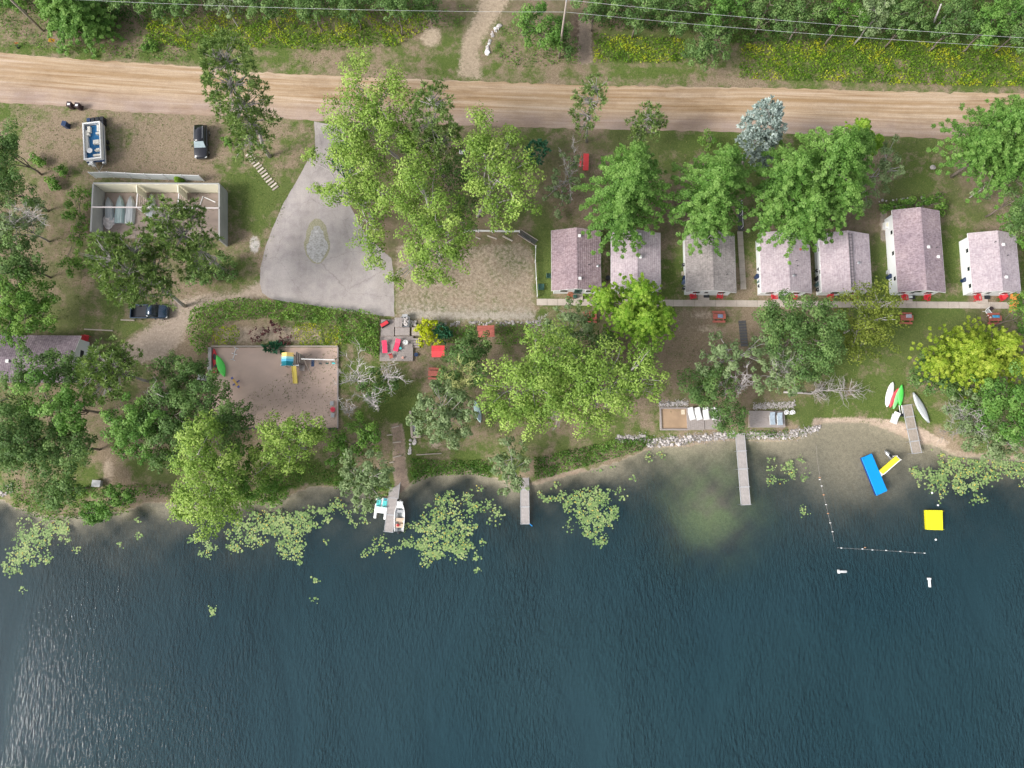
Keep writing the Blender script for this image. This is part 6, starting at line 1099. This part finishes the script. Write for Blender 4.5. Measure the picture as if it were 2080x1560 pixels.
# south side of the road
tree('pine', 'slender pine by itself on the road verge north of the first cottage', [(1213,180,24),(1200,205,30,.88),(1190,235,26,.7),(1185,260,18,.5)], 13, base=(1192,288), thin=.8)
tree('pine', 'short dense pine on the verge north of the layered maple', [(1318,238,26),(1312,262,34,.8),(1335,252,18,.8),(1292,278,20,.6)], 9)
tree('spruce', 'silvery blue spruce overlapping the road edge', [(1562,230,24),(1548,262,38,.8),(1535,295,32,.6),(1545,322,22,.4)], 14)
tree('green', 'bright green bush west of the silvery spruce', [(1446,282,20)], 4, name='shrub', cat='shrub')
tree('teal', 'round dark green bush at the east edge of the light clump', [(1092,308,22)], 4, name='shrub', cat='shrub')
tree('grey', 'scraggly half dead shrub with reddish twigs beside the red panel table', [(1160,320,20,.9),(1135,370,28,.8),(1170,360,22,.7),(1140,415,26,.6),(1120,390,18,.6)], 6, thin=.45, name='shrub', cat='shrub')
bare_tree('bleached dead twigs standing in the scraggly shrub', (1160,385), [(1165,290,1),(1140,310,.8),(1180,320,.8),(1150,345,.7),(1125,380,.6),(1160,400,.7)], 5.5, .07, name='dead_bush', seed=4, cat='dead shrub')
tree('maple', 'layered maple whose tips hang over the second cottage roof', [(1278,372,84),(1262,440,58,.72),(1292,322,40,.9)], 17, base=(1262,452))
tree('maple', 'layered maple reaching over the grey cottage roof', [(1450,378,82),(1440,440,54,.74),(1478,330,44,.92)], 17, base=(1440,448))
tree('maple', 'biggest dark green maple, overhanging the fourth and fifth cottages', [(1690,330,92),(1608,355,70,.9),(1640,430,66,.78),(1735,300,50,.9),(1570,430,38,.6),(1655,462,34,.6),(1715,400,50,.8)], 19, base=(1640,430))
tree('gold', 'yellow green tree behind the biggest maple', [(1750,262,26),(1780,290,20,.85)], 12) if False else tree('lime', 'yellow green tree top behind the biggest maple at the road edge', [(1748,262,26),(1778,288,20,.85)], 12)
tree('grey', 'thin grey green tree east of the biggest maple', [(1800,310,32),(1775,365,36,.85),(1740,410,26,.7),(1815,340,22,.85)], 10, thin=.6)
tree('maple', 'rounded maple at the right edge reaching over the road', [(2035,265,80),(2065,320,62,.85),(2000,300,48,.85),(2080,235,50)], 16)
tree('oak', 'dark tree at the right edge east of the garden', [(2075,400,34),(2070,440,30),(2085,360,34)], 9)
tree('grey', 'pale twiggy bush on the lawn north of the last cottage', [(1995,385,22)], 4, thin=.35, name='shrub', cat='shrub')
tree('green', 'bushy tree at the right edge above the brown deck', [(2060,455,26),(2085,475,24)], 6)
# garden behind the long cottage
tree('green', 'clipped hedge row right behind the long cottage', [(1800,420,12),(1825,418,12),(1850,414,13),(1875,408,16),(1900,405,18),(1912,420,14)], 2.0, name='hedge', cat='hedge')
# south of the walk
tree('lime', 'bright lime green tree over the southern end of the second cottage', [(1300,600,50),(1228,608,36,.85),(1310,655,56,.95),(1345,645,34,.85),(1270,640,36,.9)], 12)
tree('grey', 'grey green tree at the walk below the first cottage', [(1160,635,32),(1135,665,32,.9),(1180,655,26,.9),(1150,690,26,.8),(1195,675,18,.7)], 9)
tree('light', 'large silver green tree left of the twin crown, above the middle dock', [(1120,720,40),(1080,745,42),(1040,775,44,.95),(1010,800,34,.9),(1090,790,46),(1050,830,40,.85),(1090,850,34,.8),(1125,810,36,.9),(1095,700,30,.9),(1150,690,28,.9),(1000,835,24,.7)], 15)
tree('light', 'large silver green tree right of the twin crown, west of the sand box', [(1190,760,42),(1240,740,34,.95),(1215,800,44),(1260,790,36,.95),(1290,755,34,.95),(1320,725,26,.95),(1325,765,24,.9),(1240,840,34,.8),(1195,850,34,.8),(1290,800,26,.8),(1170,810,34,.9),(1165,740,30,.95),(1330,790,16,.8)], 15)
tree('oak', 'dark undergrowth tree beneath the twin silver green crowns', [(1190,700,30),(1230,700,28),(1170,790,30),(1110,760,34)], 6)
bare_tree('bundle of bare hanging branches below the twin silver green crowns', (1130,800), [(1118,858,.4),(1128,868,.35),(1136,860,.4),(1124,845,.5)], 7, .08, name='dead_branches', seed=8, cat='dead branches', mat=BARKG)
bare_tree('tangle of dead brush at the north edge of the silver green crowns', (1085,668), [(1080,655,.8),(1095,645,.9),(1108,640,1),(1070,672,.6),(1090,690,.7),(1112,655,.7)], 3, .05, name='dead_brush', seed=9, cat='dead brush', mat=BARKG)
tree('grey', 'grey green tree over the timber retaining wall', [(895,815,38),(870,850,36,.9),(910,860,42,.9),(940,830,30,.9),(900,885,30,.8),(860,825,22,.85),(925,790,26,.8)], 9)
tree('oak', 'mid green tree east of the red roofed swing', [(950,715,36),(975,700,28,.9),(930,745,34,.9),(965,750,30,.85),(915,775,30,.8)], 8)
bare_tree('pale star shaped sapling top in the mid green tree', (935,775), [(932,732,1),(910,745,.9),(955,742,.9),(960,765,.9),(905,765,.9),(930,785,.9),(950,780,.9),(918,780,.9)], 10, .07, name='sapling', seed=12, mat=plain('pale_green_twig',(.42,.45,.16),.8,.2), cat='tree', fork=.9)
tree('grey', 'willowy shrub at the water beside the middle dock', [(1040,915,30),(1050,950,28,.9),(1030,975,28,.8),(1055,985,18,.7),(1020,940,24,.8)], 7, thin=.8)
tree('oak', 'dark green tree over the middle of the shore between sand box and oak grove', [(1412,780,32),(1440,762,32),(1448,795,32),(1430,805,22,.8),(1480,790,24,.8)], 8)
tree('grey', 'grey leaved tree with bare twigs north of the long dock', [(1470,705,34),(1440,735,26,.9),(1520,720,30,.9),(1490,745,24,.85),(1545,700,24,.8)], 11, thin=.7)
tree('oak', 'rounded green oak south of the fourth cottage', [(1600,640,42),(1645,630,38,.95),(1680,660,36,.9),(1655,700,42,.95),(1600,690,44),(1560,660,32,.9),(1690,700,26,.8),(1630,750,32,.8),(1680,735,26,.75)], 12)
tree('grey', 'grey branched tree south of the rounded oak', [(1590,745,38),(1560,770,30,.9),(1615,775,28,.85),(1640,745,28,.85),(1575,720,28,.9)], 9, thin=.8)
tree('oak', 'leafy shrub hanging over the shore deck and the head of the long dock', [(1478,838,26),(1462,852,20,.9),(1490,860,24,.85),(1505,845,16,.8)], 6)
tree('olive', 'feathery olive yellow tree over the walk between the fifth and sixth cottages', [(1745,620,34),(1785,610,32),(1770,655,42,.95),(1730,670,36,.9),(1800,650,26,.9),(1755,700,36,.85),(1790,695,28,.8),(1790,585,16,.9)], 10)
tree('sunny', 'bright yellow green maple on the east shore lawn', [(1952,715,62),(2022,705,58),(1990,745,50,.9),(2060,740,36,.85),(1905,740,26,.8)], 12)
tree('green', 'green tree at the right edge south of the orange ramp', [(2075,640,26),(2085,665,24),(2070,610,16,.8)], 7)
tree('round', 'green tree below the yellow green maple at the right edge', [(2050,790,42),(2010,800,38,.95),(2075,830,40,.95),(2060,870,36,.85),(2020,850,32,.85)], 11)
tree('oak', 'dark bushes west of the yellow green maple', [(1880,745,24),(1900,775,28,.95),(1930,790,32,.95),(1870,770,20,.8)], 6)
tree('grey', 'grey twigged willow leaning over the lily bed at the right', [(1960,815,36),(1990,860,40,.95),(1945,850,28,.9),(2000,900,36,.85),(2045,905,34,.8),(1970,880,26,.8),(2080,900,30,.8)], 8)
bare_tree('bare grey branches in the willow by the lily bed', (1975,850), [(1925,825,.8),(1935,850,.9),(1915,888,.7),(1955,835,1),(1990,845,1),(1995,880,.9),(1945,880,.8),(2010,820,.9)], 8.5, .1, name='dead_tree', seed=21, mat=BARKG)
# west side
for i, (lb, sty, L_, h_) in enumerate([
 ('dark tree at the far left edge just south of the road', 'oak', [(5,275,34),(20,310,36,.95),(-10,320,40)], 10),
 ('dark tree at the left edge west of the pontoon boat', 'oak', [(15,360,38),(30,395,34,.9),(-15,380,40)], 11),
 ('grey branched tree at the left edge level with the boat store', 'grey', [(20,440,36),(60,430,30,.9),(35,475,36),(70,460,24,.85),(-10,470,36)], 9),
 ('green tree at the left edge with a thick grey limb', 'oak', [(30,520,40),(60,515,30,.95),(10,550,40),(50,550,30,.9)], 9),
 ('yellow tinged green tree north of the west cabin', 'green', [(40,590,40),(75,600,34,.95),(50,640,44),(85,635,30,.9),(10,620,40,.95),(30,680,28,.8),(5,665,32,.85)], 9),
 ('maple over the middle of the west cabin roof', 'oak', [(62,742,28),(100,752,32),(60,770,26,.95),(132,738,24,.9),(98,724,16,.9),(145,765,26,.9)], 10),
 ('lighter green maple below the west cabin', 'round', [(90,800,42),(125,830,44),(75,840,30,.9),(155,810,32,.9),(150,850,24,.8)], 12),
 ('very dark tree at the left edge south of the cabin', 'oak', [(15,805,36),(30,835,32,.9)], 10),
 ('blue green tree at the left edge above the shore', 'oak', [(20,865,38),(45,900,40),(5,900,34),(60,930,38,.95),(20,955,38,.9),(75,895,34,.9)], 12),
 ('dark rounded tree east of the blue green tree', 'oak', [(115,905,38),(150,920,32,.95),(95,935,34),(160,890,22,.9),(130,875,26,.9)], 10),
 ('small dark tree just above the left shore', 'oak', [(130,975,36),(110,1000,34,.9),(145,1000,24,.85)], 8),
 ('green tree at the top of the oak cluster west of the playground', 'oak', [(350,745,30),(375,770,36),(390,745,24,.9),(325,755,22,.8),(370,800,30,.9)], 9),
 ('round crowned oak in the west lawn beside the shore path', 'round', [(260,835,36),(250,870,38),(285,890,38,.95),(300,840,36),(290,870,30,1),(250,905,22,.85)], 11),
 ('dark oak in the middle of the oak cluster', 'oak', [(335,840,40),(370,840,38),(340,880,34,.95),(325,800,24,.9),(365,880,30,.9)], 11),
 ('green oak hanging into the southwest corner of the playground', 'oak', [(415,790,32),(435,815,32,.9),(400,820,30),(465,850,36,.95),(490,835,22,.85),(480,880,32,.9),(440,870,30)], 10),
 ('small oak south of the round crowned oak', 'oak', [(320,915,28),(350,920,26,.9),(330,940,20,.8)], 8),
 ('bright willow green tree leaning out over the lily pads', 'light', [(400,880,32),(385,905,26,.9),(420,930,42),(395,955,34,.95),(445,960,38,.95),(435,1000,44),(400,1020,36,.9),(455,1035,34,.85),(420,1060,28,.8),(380,1000,22,.85),(470,985,28,.85),(368,1045,14,.7),(430,860,20,.8)], 14),
 ('mid green tree behind the bright willow green tree', 'green', [(490,940,30),(505,970,28,.95),(480,1010,26,.85),(520,920,18,.8)], 9),
 ('light green tree over the south edge of the playground', 'light', [(570,870,32),(560,900,36),(590,915,34,.95),(545,930,28,.9),(600,885,28,.95),(635,860,22,.9),(530,955,22,.8),(595,945,20,.8),(645,880,16,.8)], 11),
 ('rounded dark shrub at the water west of the sandy bank', 'green', [(545,985,26),(560,1000,24,.9),(530,1010,18,.8)], 5),
 ('bright low tree south of the dead trees', 'green', [(690,895,26,.9),(735,865,26),(745,885,24),(705,920,26,.9),(750,905,20,.9),(680,930,18,.8)], 6),
 ('grey green rounded tree at the head of the bent dock', 'grey', [(735,945,36),(765,960,32),(730,985,34,.95),(760,1000,32,.9),(715,965,20,.9),(742,1022,22,.75)], 9),
 ('fresh green tree leaning over the water at the left shore', 'round', [(195,1035,24,.95),(220,1020,28),(245,1005,24,.95),(205,1050,20,.8),(265,1000,16,.8),(185,1050,16,.8)], 6),
 ('low green bushes among the dead trees', 'oak', [(755,770,22),(745,790,20),(800,785,18),(770,800,18)], 4),
]): tree(sty, lb, L_, h_)
tree('pine', 'round needled pine beside the gable of the west cabin', [(222,738,42),(195,765,32,.9),(250,750,36,.95),(215,785,34,.9),(258,722,22,.9),(182,745,18,.85)], 12)
for i, (base, tips, h_, lb) in enumerate([((735,795), [(700,722,.9),(688,757,.85),(728,735,1),(730,700,.85),(750,745,.9),(682,780,.75),(705,765,1),(760,765,.8)], 9, 'tallest bleached dead tree beside the playground'),
  ((770,830), [(720,800,.8),(755,800,1),(770,790,.9),(763,832,.7),(738,805,.9),(758,822,.8),(745,812,.7)], 8, 'middle bleached dead tree below the tallest one'), ((780,770), [(797,735,1),(775,745,.9),(805,755,.9),(785,765,.9),(830,775,.7),(812,765,.8),(795,800,.7),(780,745,.8)], 8, 'bleached dead tree south of the terrace deck'),
  ((712,850), [(687,812,.8),(695,828,.9),(705,815,.9),(715,820,1),(722,828,.8),(700,838,.7)], 6, 'low bleached dead tree at the playground corner'), ((330,815), [(310,785,1),(300,800,.9),(318,800,1),(330,795,.9),(340,812,.8),(325,830,.8)], 10, 'bare grey crown inside the oak cluster'),
  ((1510,790), [(1515,745,1),(1485,765,.9),(1500,800,.8),(1475,800,.7),(1530,775,.8),(1512,765,1),(1460,785,.8)], 8, 'pale crooked bare tree above the head of the long dock'),
  ((1615,745), [(1585,720,.9),(1600,735,1),(1570,740,.9),(1625,730,.9),(1595,755,.9),(1580,760,.8)], 10, 'bare grey limbs in the tree south of the oak'), ((62,450), [(30,425,.9),(55,430,1),(75,440,.9),(20,445,.9),(90,450,.8)], 13, 'bare grey limbs at the left edge level with the boat store')]):
    bare_tree(lb, base, tips, h_, .15 if i < 3 else .11, seed=30+i, twigs=3 if i < 4 else 4, mat=BARKW if i < 4 or i == 5 else BARKG)
# fallen grey tree on the shore lawn
ft = thing('fallen_tree', 'fallen grey dead tree lying on the lawn west of the beach', 'dead tree', at(1590,797)); fo = at(1590,797); mb = MB(); p = at(1740,795)-fo; mb.tube(crook((0,0,.3), p+Vector((0,0,.8)), 6, .03), [.16,.14,.12,.1,.07,.05,.03], 7); mb.build('trunk', BARKG, ft, True); mb = MB()
for i in range(46):
    t = rnd.uniform(.35,1); b0 = p*t + Vector((0,0,.3+.5*t)); d = Vector((rnd.uniform(-.3,1), rnd.gauss(0,.9), rnd.uniform(-.1,.6))); e = b0 + d.normalized()*rnd.uniform(1.2,2.8)*(1.1-.4*t); mb.tube(crook(b0, e, 3, .1), [.05,.035,.025,.012], 4, False)
    for _ in range(5): s_ = b0.lerp(e, rnd.uniform(.3,1)); e2 = s_ + Vector((rnd.gauss(.2,.5), rnd.gauss(0,.5), rnd.gauss(0,.2))); mb.tube([s_, e2], [.02,.008], 3, False)
mb.build('branches', BARKG, ft)
# woodland north of the road
NORTH = [('teal_', 'blue green pine crown at the top left beside the road sign', 'maple', [(145,15,72),(175,40,42,.8),(115,20,50,.9)], 10),
 ('x', 'bright low trees in the very top left corner', 'green', [(10,0,26),(40,-5,26)], 6), ('x', 'small green trees right of the blue green pine at the top edge', 'oak', [(240,0,24),(270,-10,26)], 8),
 ('x', 'grey green tree at the top edge above the yellow weeds', 'oak', [(315,5,30),(355,0,34),(330,25,18,.8),(380,10,22)], 9), ('x', 'second grey green tree at the top edge, with pale twigs', 'grey', [(430,0,28),(455,15,20),(475,-5,28)], 9),
 ('x', 'dark woodland tree at the top edge over the yellow flower strip', 'oak', [(520,5,28),(560,0,32),(545,20,22)], 9), ('x', 'dark green woodland tree second over the flower strip', 'oak', [(610,5,32),(650,0,32),(630,22,22)], 10),
 ('x', 'dark green woodland tree third over the flower strip', 'oak', [(700,5,32),(735,0,30),(715,25,20)], 9), ('x', 'dark green woodland tree fourth over the flower strip', 'oak', [(785,8,32),(825,5,32),(805,32,22)], 10), ('x', 'woodland tree just left of the sandy side track', 'oak', [(865,5,28),(880,25,16,.8)], 7),
 ('x', 'bright leafy tree left of the utility pole', 'round', [(1090,40,34),(1120,55,32),(1080,65,28,.9),(1110,80,28,.9),(1070,30,26,.9),(1135,75,20,.8)], 8), ('x', 'darker tree hugging the utility pole on its right', 'oak', [(1150,85,20),(1155,105,14,.8),(1148,65,18)], 5),
 ('x', 'woodland tree right of the foot path at the top edge', 'oak', [(1195,10,28),(1225,5,30),(1205,30,18,.8)], 9), ('x', 'woodland tree with a pale trunk showing at the top edge', 'oak', [(1275,20,34),(1310,15,30),(1290,45,20,.85),(1330,-10,30)], 11), ('x', 'woodland tree between the pale trunk and the forked tree', 'oak', [(1370,15,34),(1400,5,30),(1375,45,22,.85)], 10),
 ('x', 'rounded grey green tree standing out from the woods toward the road', 'oak', [(1425,85,32),(1460,90,30),(1440,115,28,.9),(1410,115,20,.85),(1470,65,22,.9),(1445,60,22)], 8), ('x', 'woodland tree above the rounded grey green tree', 'round', [(1450,15,34),(1480,30,28,.9),(1500,0,32)], 11),
 ('x', 'deep green woodland tree with a leaning grey trunk', 'oak', [(1560,15,36),(1590,35,28,.9),(1540,-10,32)], 11), ('x', 'woodland tree top right of the leaning grey trunk', 'oak', [(1630,10,34),(1660,35,30,.9),(1610,50,18,.8)], 11), ('x', 'bright yellow green tree in the top right woods', 'green', [(1720,15,30),(1735,40,26,.9),(1700,40,20,.9)], 11),
 ('x', 'grey green tree right of the bright one in the top right woods', 'grey', [(1775,30,32),(1800,10,30),(1770,55,20,.85)], 11), ('x', 'dark green tree before the gap with the broken trunk', 'oak', [(1840,20,34),(1865,45,26,.9),(1830,60,20,.8)], 11), ('x', 'dark tree right of the gap with the broken trunk', 'oak', [(1945,25,32),(1925,60,26,.9),(1965,50,28,.9)], 11),
 ('x', 'rounded tree in the far top right woods', 'round', [(2010,45,36),(2040,25,34),(2000,75,24,.85)], 12), ('x', 'corner tree at the top right of the frame', 'oak', [(2075,50,32),(2085,85,28,.9),(2095,15,34)], 11)]
for _, lb, sty, L_, h_ in NORTH: tree(sty, lb, L_, min(h_, 11) * .80, group='woodland trees north of the road')
br_ = thing('broken_trunk', 'pale broken trunk leaning in a gap of the top right woods', 'dead tree', at(1893,55)); mb = MB(); mb.tube([(0,0,0), aw(1912,8,ZL+3.5)-at(1893,55)], [.17,.1], 8); mb.build('trunk', BARKW, br_, True); mb = MB(); mb.tube([(.6,-.1,0),(1.6,1.2,1.0)], [.14,.08], 8); mb.build('stub', BARKG, br_)

# ------------------------------------------------------------------ hedge, garden plants, weeds
HEDGE = [(388,640),(400,625),(440,615),(500,608),(545,612),(600,618),(680,628),(740,633),(772,643),(771,732),(740,715),(715,698),(690,700),(690,662),(600,655),(540,648),(470,655),(440,668),(428,700),(425,720),(405,722),(392,700),(386,670)]
def hedge(label, poly, hgt, mat='green', dens=60, size=.26, seed=0, name='hedge', cat='hedge', ncl=.75):
    a_ = np.array(poly, float); x0, y0 = a_.min(0); x1, y1 = a_.max(0); n_ = int((x1-x0)*(y1-y0)/210*dens); px = rng.uniform(x0,x1,n_); py = rng.uniform(y0,y1,n_); k = pip(px,py,poly); px, py = px[k], py[k]
    x, y, z = at_np(px, py); ns = _noise(x,y,1.1,seed)*.5+_noise(x,y,2.9,seed+2)*.5; hh = hgt*np.clip(.62+.5*ns,.2,1.3); P = np.stack([x,y,z+hh*(.15+.85*rng.random(len(x))**.4)],-1); c = at(float(a_[:,0].mean()), float(a_[:,1].mean()))
    N = rng.normal(size=(len(x),3))*.75+np.array([0,0,.8]); T = np.clip(.36+.28*_noise(x,y,.9,seed+5)+.55*rng.random(len(x)),0,1); q, f_, t_ = cards(P-np.array(c),N,size*(.6+.8*rng.random(len(x))),.6,T)
    root = thing(name, label, cat, c); fastmesh('foliage', q, f_, LEAF[mat], t_, root); return root
hedge('long green hedge curving round the north and west of the playground', HEDGE, 1.7, 'green', 66); hedge('low flowering bed in the inner corner of the long hedge', [(432,668),(480,660),(492,680),(480,700),(432,702)], .7, 'gold', 50, .22, 3, 'flower_bed', 'flower bed')
hedge('flower bed with yellow blooms between the hedge and the dead trees', [(600,655),(690,662),(715,698),(690,703),(612,702),(590,680)], .6, 'gold', 42, .2, 6, 'flower_bed', 'flower bed'); hedge('fresh green bank of plants beside the terrace deck', [(735,655),(770,650),(770,730),(742,716),(725,690)], 1.2, 'green', 40, .24, 8)
for px, py, r_, lb in ((520,682,17,'maroon shrub nearest the hedge corner'),(537,672,10,'small maroon shrub in the middle of the bed'),(568,668,13,'upper maroon shrub on the right of the bed'),(582,688,15,'lower maroon shrub beside the blue fescue clump'),(553,656,6,'tiny maroon shrub at the top of the bed')):
    STY['maroon'] = dict(f=leafy, mat='maroon', kw=dict(dens=3, leaf=.2, stretch=1, clump=.4, per=34), br=.1); tree('maroon', lb, [(px,py,r_)], 1.3, name='maroon_shrub', cat='shrub', group='maroon shrubs in the bed')
STY['bush'] = dict(f=leafy, mat='yellow', kw=dict(dens=3.2, leaf=.26, stretch=1.6, clump=.5, per=40), br=.1); tree('bush', 'large bright yellow green bush beside the terrace stairs', [(858,664,15),(880,663,16),(868,680,18),(862,692,13),(882,690,13),(872,652,12)], 2.2, name='yellow_bush', cat='shrub')
tree('teal', 'dark blue green bush touching the yellow bush', [(898,672,14),(906,685,12)], 1.8, name='shrub', cat='shrub'); tree('teal', 'low blue green clump hanging over the playground edging', [(545,703,9),(558,704,10),(572,703,9)], .8, name='juniper', cat='shrub')
tree('gold' if 'gold' in STY else 'lime', 'small yellow weed clump at the panel fence', [(362,365,8)], 1.3, name='weed_clump', cat='weed'); hedge('planted green row below the gravel lot retaining stones', [(905,668),(965,660),(965,690),(930,700),(905,698)], .9, 'green', 50, .24, 11); hedge('planted green row between the brick red roof and the dead brush', [(1008,660),(1075,660),(1075,690),(1040,705),(1005,700)], .9, 'green', 45, .24, 12)
for px, py, r_, lb in ((75,323,14,'light green bush nearest the pontoon boat on the west side'),(105,372,15,'light green bush northwest of the boat store'),(460,287,9,'small bush east of the black SUV'),(125,347,9,'low scrub between the two light green bushes'),(300,90,14,'small green bush on the north verge above the road'),(2068,250,12,'bush on the right edge verge')):
    tree('green', lb, [(px,py,r_),(px+r_*.6,py+r_*.3,r_*.6)], 1.3, name='shrub', cat='shrub')
tree('green', 'bushes between the boat store and the left trees', [(165,400,22),(150,430,20),(172,450,16),(160,480,20),(140,540,22)], 2.2, name='shrub', cat='shrub')
# countless ground plants
scatter('roadside_weeds', [[(1500,95),(1700,78),(2090,95),(2090,178),(1900,176),(1700,168),(1560,165),(1500,160)],[(1205,70),(1390,80),(1390,128),(1205,130)]], 46, .30, 'gold', .9, 'yellow flowered weeds filling the verge right of the rounded tree', 'weeds', clumpy=.5, seed=1)
scatter('roadside_weeds', [[(300,40),(520,20),(880,22),(870,60),(800,98),(640,104),(560,98),(380,104),(300,80)]], 50, .30, 'gold', .8, 'yellow flowered weeds on the verge left of the sandy track', 'weeds', clumpy=.65, seed=2)
scatter('roadside_weeds', [[(0,10),(360,40),(400,130),(250,120),(0,95)],[(880,20),(960,10),(930,60),(880,60)],[(1020,50),(1180,90),(1180,130),(1040,140),(1000,110)]], 30, .26, 'green', .5, 'patchy low weeds on the verge by the road sign and the utility pole', 'weeds', clumpy=.9, seed=5)
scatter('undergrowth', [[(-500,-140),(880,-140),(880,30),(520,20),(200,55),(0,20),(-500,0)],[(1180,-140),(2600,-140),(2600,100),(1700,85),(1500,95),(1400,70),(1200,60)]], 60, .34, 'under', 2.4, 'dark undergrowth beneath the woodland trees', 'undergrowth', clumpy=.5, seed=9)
scatter('shore_plants', [[(835,930),(900,935),(1000,935),(1010,962),(950,962),(880,966),(845,975),(832,955)],[(1085,930),(1150,915),(1250,893),(1310,890),(1310,912),(1250,930),(1180,950),(1120,968),(1085,975)]], 60, .28, 'green', .8, 'lush green plants along the middle shore bank', 'shore plants', clumpy=.4, seed=4)
scatter('shore_plants', [[(290,985),(480,985),(560,990),(560,1012),(470,1020),(300,1010)],[(1310,885),(1325,885),(1325,902),(1310,905)],[(30,975),(170,985),(180,1030),(100,1035),(40,1020)],[(560,945),(690,935),(700,985),(640,985),(600,990),(560,1000)],[(170,985),(300,985),(300,1005),(180,1015)],[(1500,875),(1600,873),(1600,888),(1510,888)]], 40, .26, 'green', .6, 'green shore plants along the west bank', 'shore plants', clumpy=.7, seed=7)
def shore_band(x0, x1, up_, dn): 
    X_ = np.arange(x0, x1+1, 20); Y_ = np.interp(X_, [p[0] for p in SHORE], [p[1] for p in SHORE]); return [(x, y-up_) for x, y in zip(X_, Y_)] + [(x, y+dn) for x, y in zip(X_[::-1], Y_[::-1])]
scatter('bank_grass', [shore_band(25,270,26,6), shore_band(350,600,24,5), shore_band(680,800,24,5), shore_band(835,1000,20,3)], 55, .27, 'green', .75, 'tall grass and shrubs overhanging the west and middle water line', 'grass', clumpy=.75, seed=21, water=True)
scatter('lawn_grass', [[(0,215),(640,250),(530,560),(380,640),(240,700),(170,980),(0,980)],[(1100,265),(2080,290),(2080,600),(1100,600)],[(690,700),(1340,690),(2080,630),(1900,870),(1650,850),(1300,880),(1000,930),(830,930),(700,950),(330,960),(330,900)],[(0,108),(1560,182),(1560,150),(1000,150),(500,100),(0,85)]], 15, .15, 'lawn', .07, 'short mown grass tufts over the lawns', 'grass', clumpy=.8, seed=14)
# ------------------------------------------------------------------ lily pads
def pads(blobs, name, label=None, group=None, kind='stuff', per=.62, flowers=True):
    Q = []; T = []; Fl = []
    for px, py, rx, ry, n_ in blobs:
        n_ = int(n_*per); k = max(1, n_//11); cx = px + rx*rng.normal(size=k)*.6; cy = py + ry*rng.normal(size=k)*.6; i = rng.integers(0,k,n_); x = cx[i]+rng.normal(size=n_)*4.6; y = cy[i]+rng.normal(size=n_)*4.0; wx_, wy_ = at_z(x,y,0.0); ok = (wy_ - np.interp(wx_,_sx,_sy)) < -.3
        wx_, wy_ = wx_[ok], wy_[ok]; r = .06+.10*rng.random(len(wx_))**1.4; z = .012+.03*rng.random(len(wx_)); a0 = rng.random(len(wx_))*6.28; ring = [np.stack([wx_+r*np.cos(a0+a), wy_+r*np.sin(a0+a), z+.012*np.sin(a*2+a0)], -1) for a in np.linspace(.25,6.03,8)]
        Q.append(np.stack(ring,1).reshape(-1,3)); tt = np.clip(.2+.55*rng.random(len(wx_))+.15*_noise(wx_,wy_,.8,3),0,.93); T.append(np.repeat(tt,8)); Fl.append(np.stack([wx_,wy_],-1)[rng.random(len(wx_)) < .035])
    Q = np.concatenate(Q); c = Q.mean(0)*np.array([1,1,0]); o = fastmesh(name, Q-c, np.arange(len(Q)).reshape(-1,8), LEAF['pad'], np.concatenate(T), loc=c); tag(o, label, 'lily pads', group, kind)
    return np.concatenate(Fl)
LB = [(60,1090,26,22,560),(100,1075,30,18,380),(45,1130,24,24,520),(20,1150,16,18,140),(130,1075,18,20,240),(95,1110,20,26,180),(165,1110,14,14,30),(280,1060,26,16,60),
 (560,1055,44,22,820),(520,1075,40,24,560),(600,1075,38,26,640),(640,1050,30,18,260),(580,1110,30,20,380),(480,1095,32,24,300),(430,1110,22,18,160),(610,1130,14,20,120),(680,1030,24,18,170),(720,1040,22,16,90),(700,1060,16,18,70),(395,1095,16,10,50),
 (900,1040,44,24,620),(870,1075,34,22,420),(930,1080,36,28,680),(880,1110,34,24,560),(930,1120,26,22,300),(960,1020,30,20,260),(1000,1040,22,22,110),(850,1110,22,18,160),(775,1105,22,14,110),(745,1110,14,10,50),(865,1145,12,14,60),(905,1010,30,12,120),(820,1090,10,16,50),(790,1120,16,8,60),
 (1160,1020,34,20,520),(1200,1040,34,24,600),(1220,1010,22,20,260),(1190,1070,26,18,340),(1240,1050,20,22,260),(1115,1010,16,14,120),(1225,1090,12,16,60),(1210,990,16,12,70),(1245,960,10,12,20),(1280,975,10,10,20),(1325,930,14,9,70),(1215,960,12,12,30),
 (1580,950,26,20,130),(1610,965,20,20,120),(1620,935,14,14,60),(1570,980,14,10,30),(1560,930,10,12,20),
 (1920,960,40,22,760),(1980,940,44,24,860),(2040,945,40,20,640),(1960,985,34,16,420),(1870,960,18,18,150),(1900,985,22,12,160),(2070,960,14,16,160),(2010,970,26,14,220),(1925,1005,12,6,40)]
fl = pads(LB, 'lily_pads', 'wide mats of green lily pads with scattered yellow blooms along the shore')
for px, py, rx, n_, lb in ((430,1240,7,38,'loose lily pad cluster far out at the lower left'),(643,1178,6,26,'small lily pad cluster out from the second mat'),(643,1220,5,20,'tiny lily pad cluster just below the small one'),(971,1157,5,22,'lily pad cluster southeast of the rowing boat mat'),(1217,1102,7,44,'lily pad cluster trailing below the mat of the middle dock'),
   (1627,1039,9,46,'paired lily pad clusters west of the swim rope'),(1980,1018,6,30,'lily pad cluster north east of the yellow raft'),(40,1200,6,24,'lily pad cluster at the far left below the mat'),(243,1105,6,20,'lily pad cluster between the left mat and the bright tree')):
    pads([(px,py,rx,rx,n_)], 'lily_pad_cluster', lb, 'small separate lily pad clusters', None)
mb = MB()
for x, y in fl[:420]: mb.cyl((x,y,.05), .07, .05, 6, .045)
tag(mb.build('lily_blooms', plain('bloom_yellow',(.80,.58,.10),.6,.2)), 'yellow orange blooms among the lily pads', 'blooms', kind='stuff')
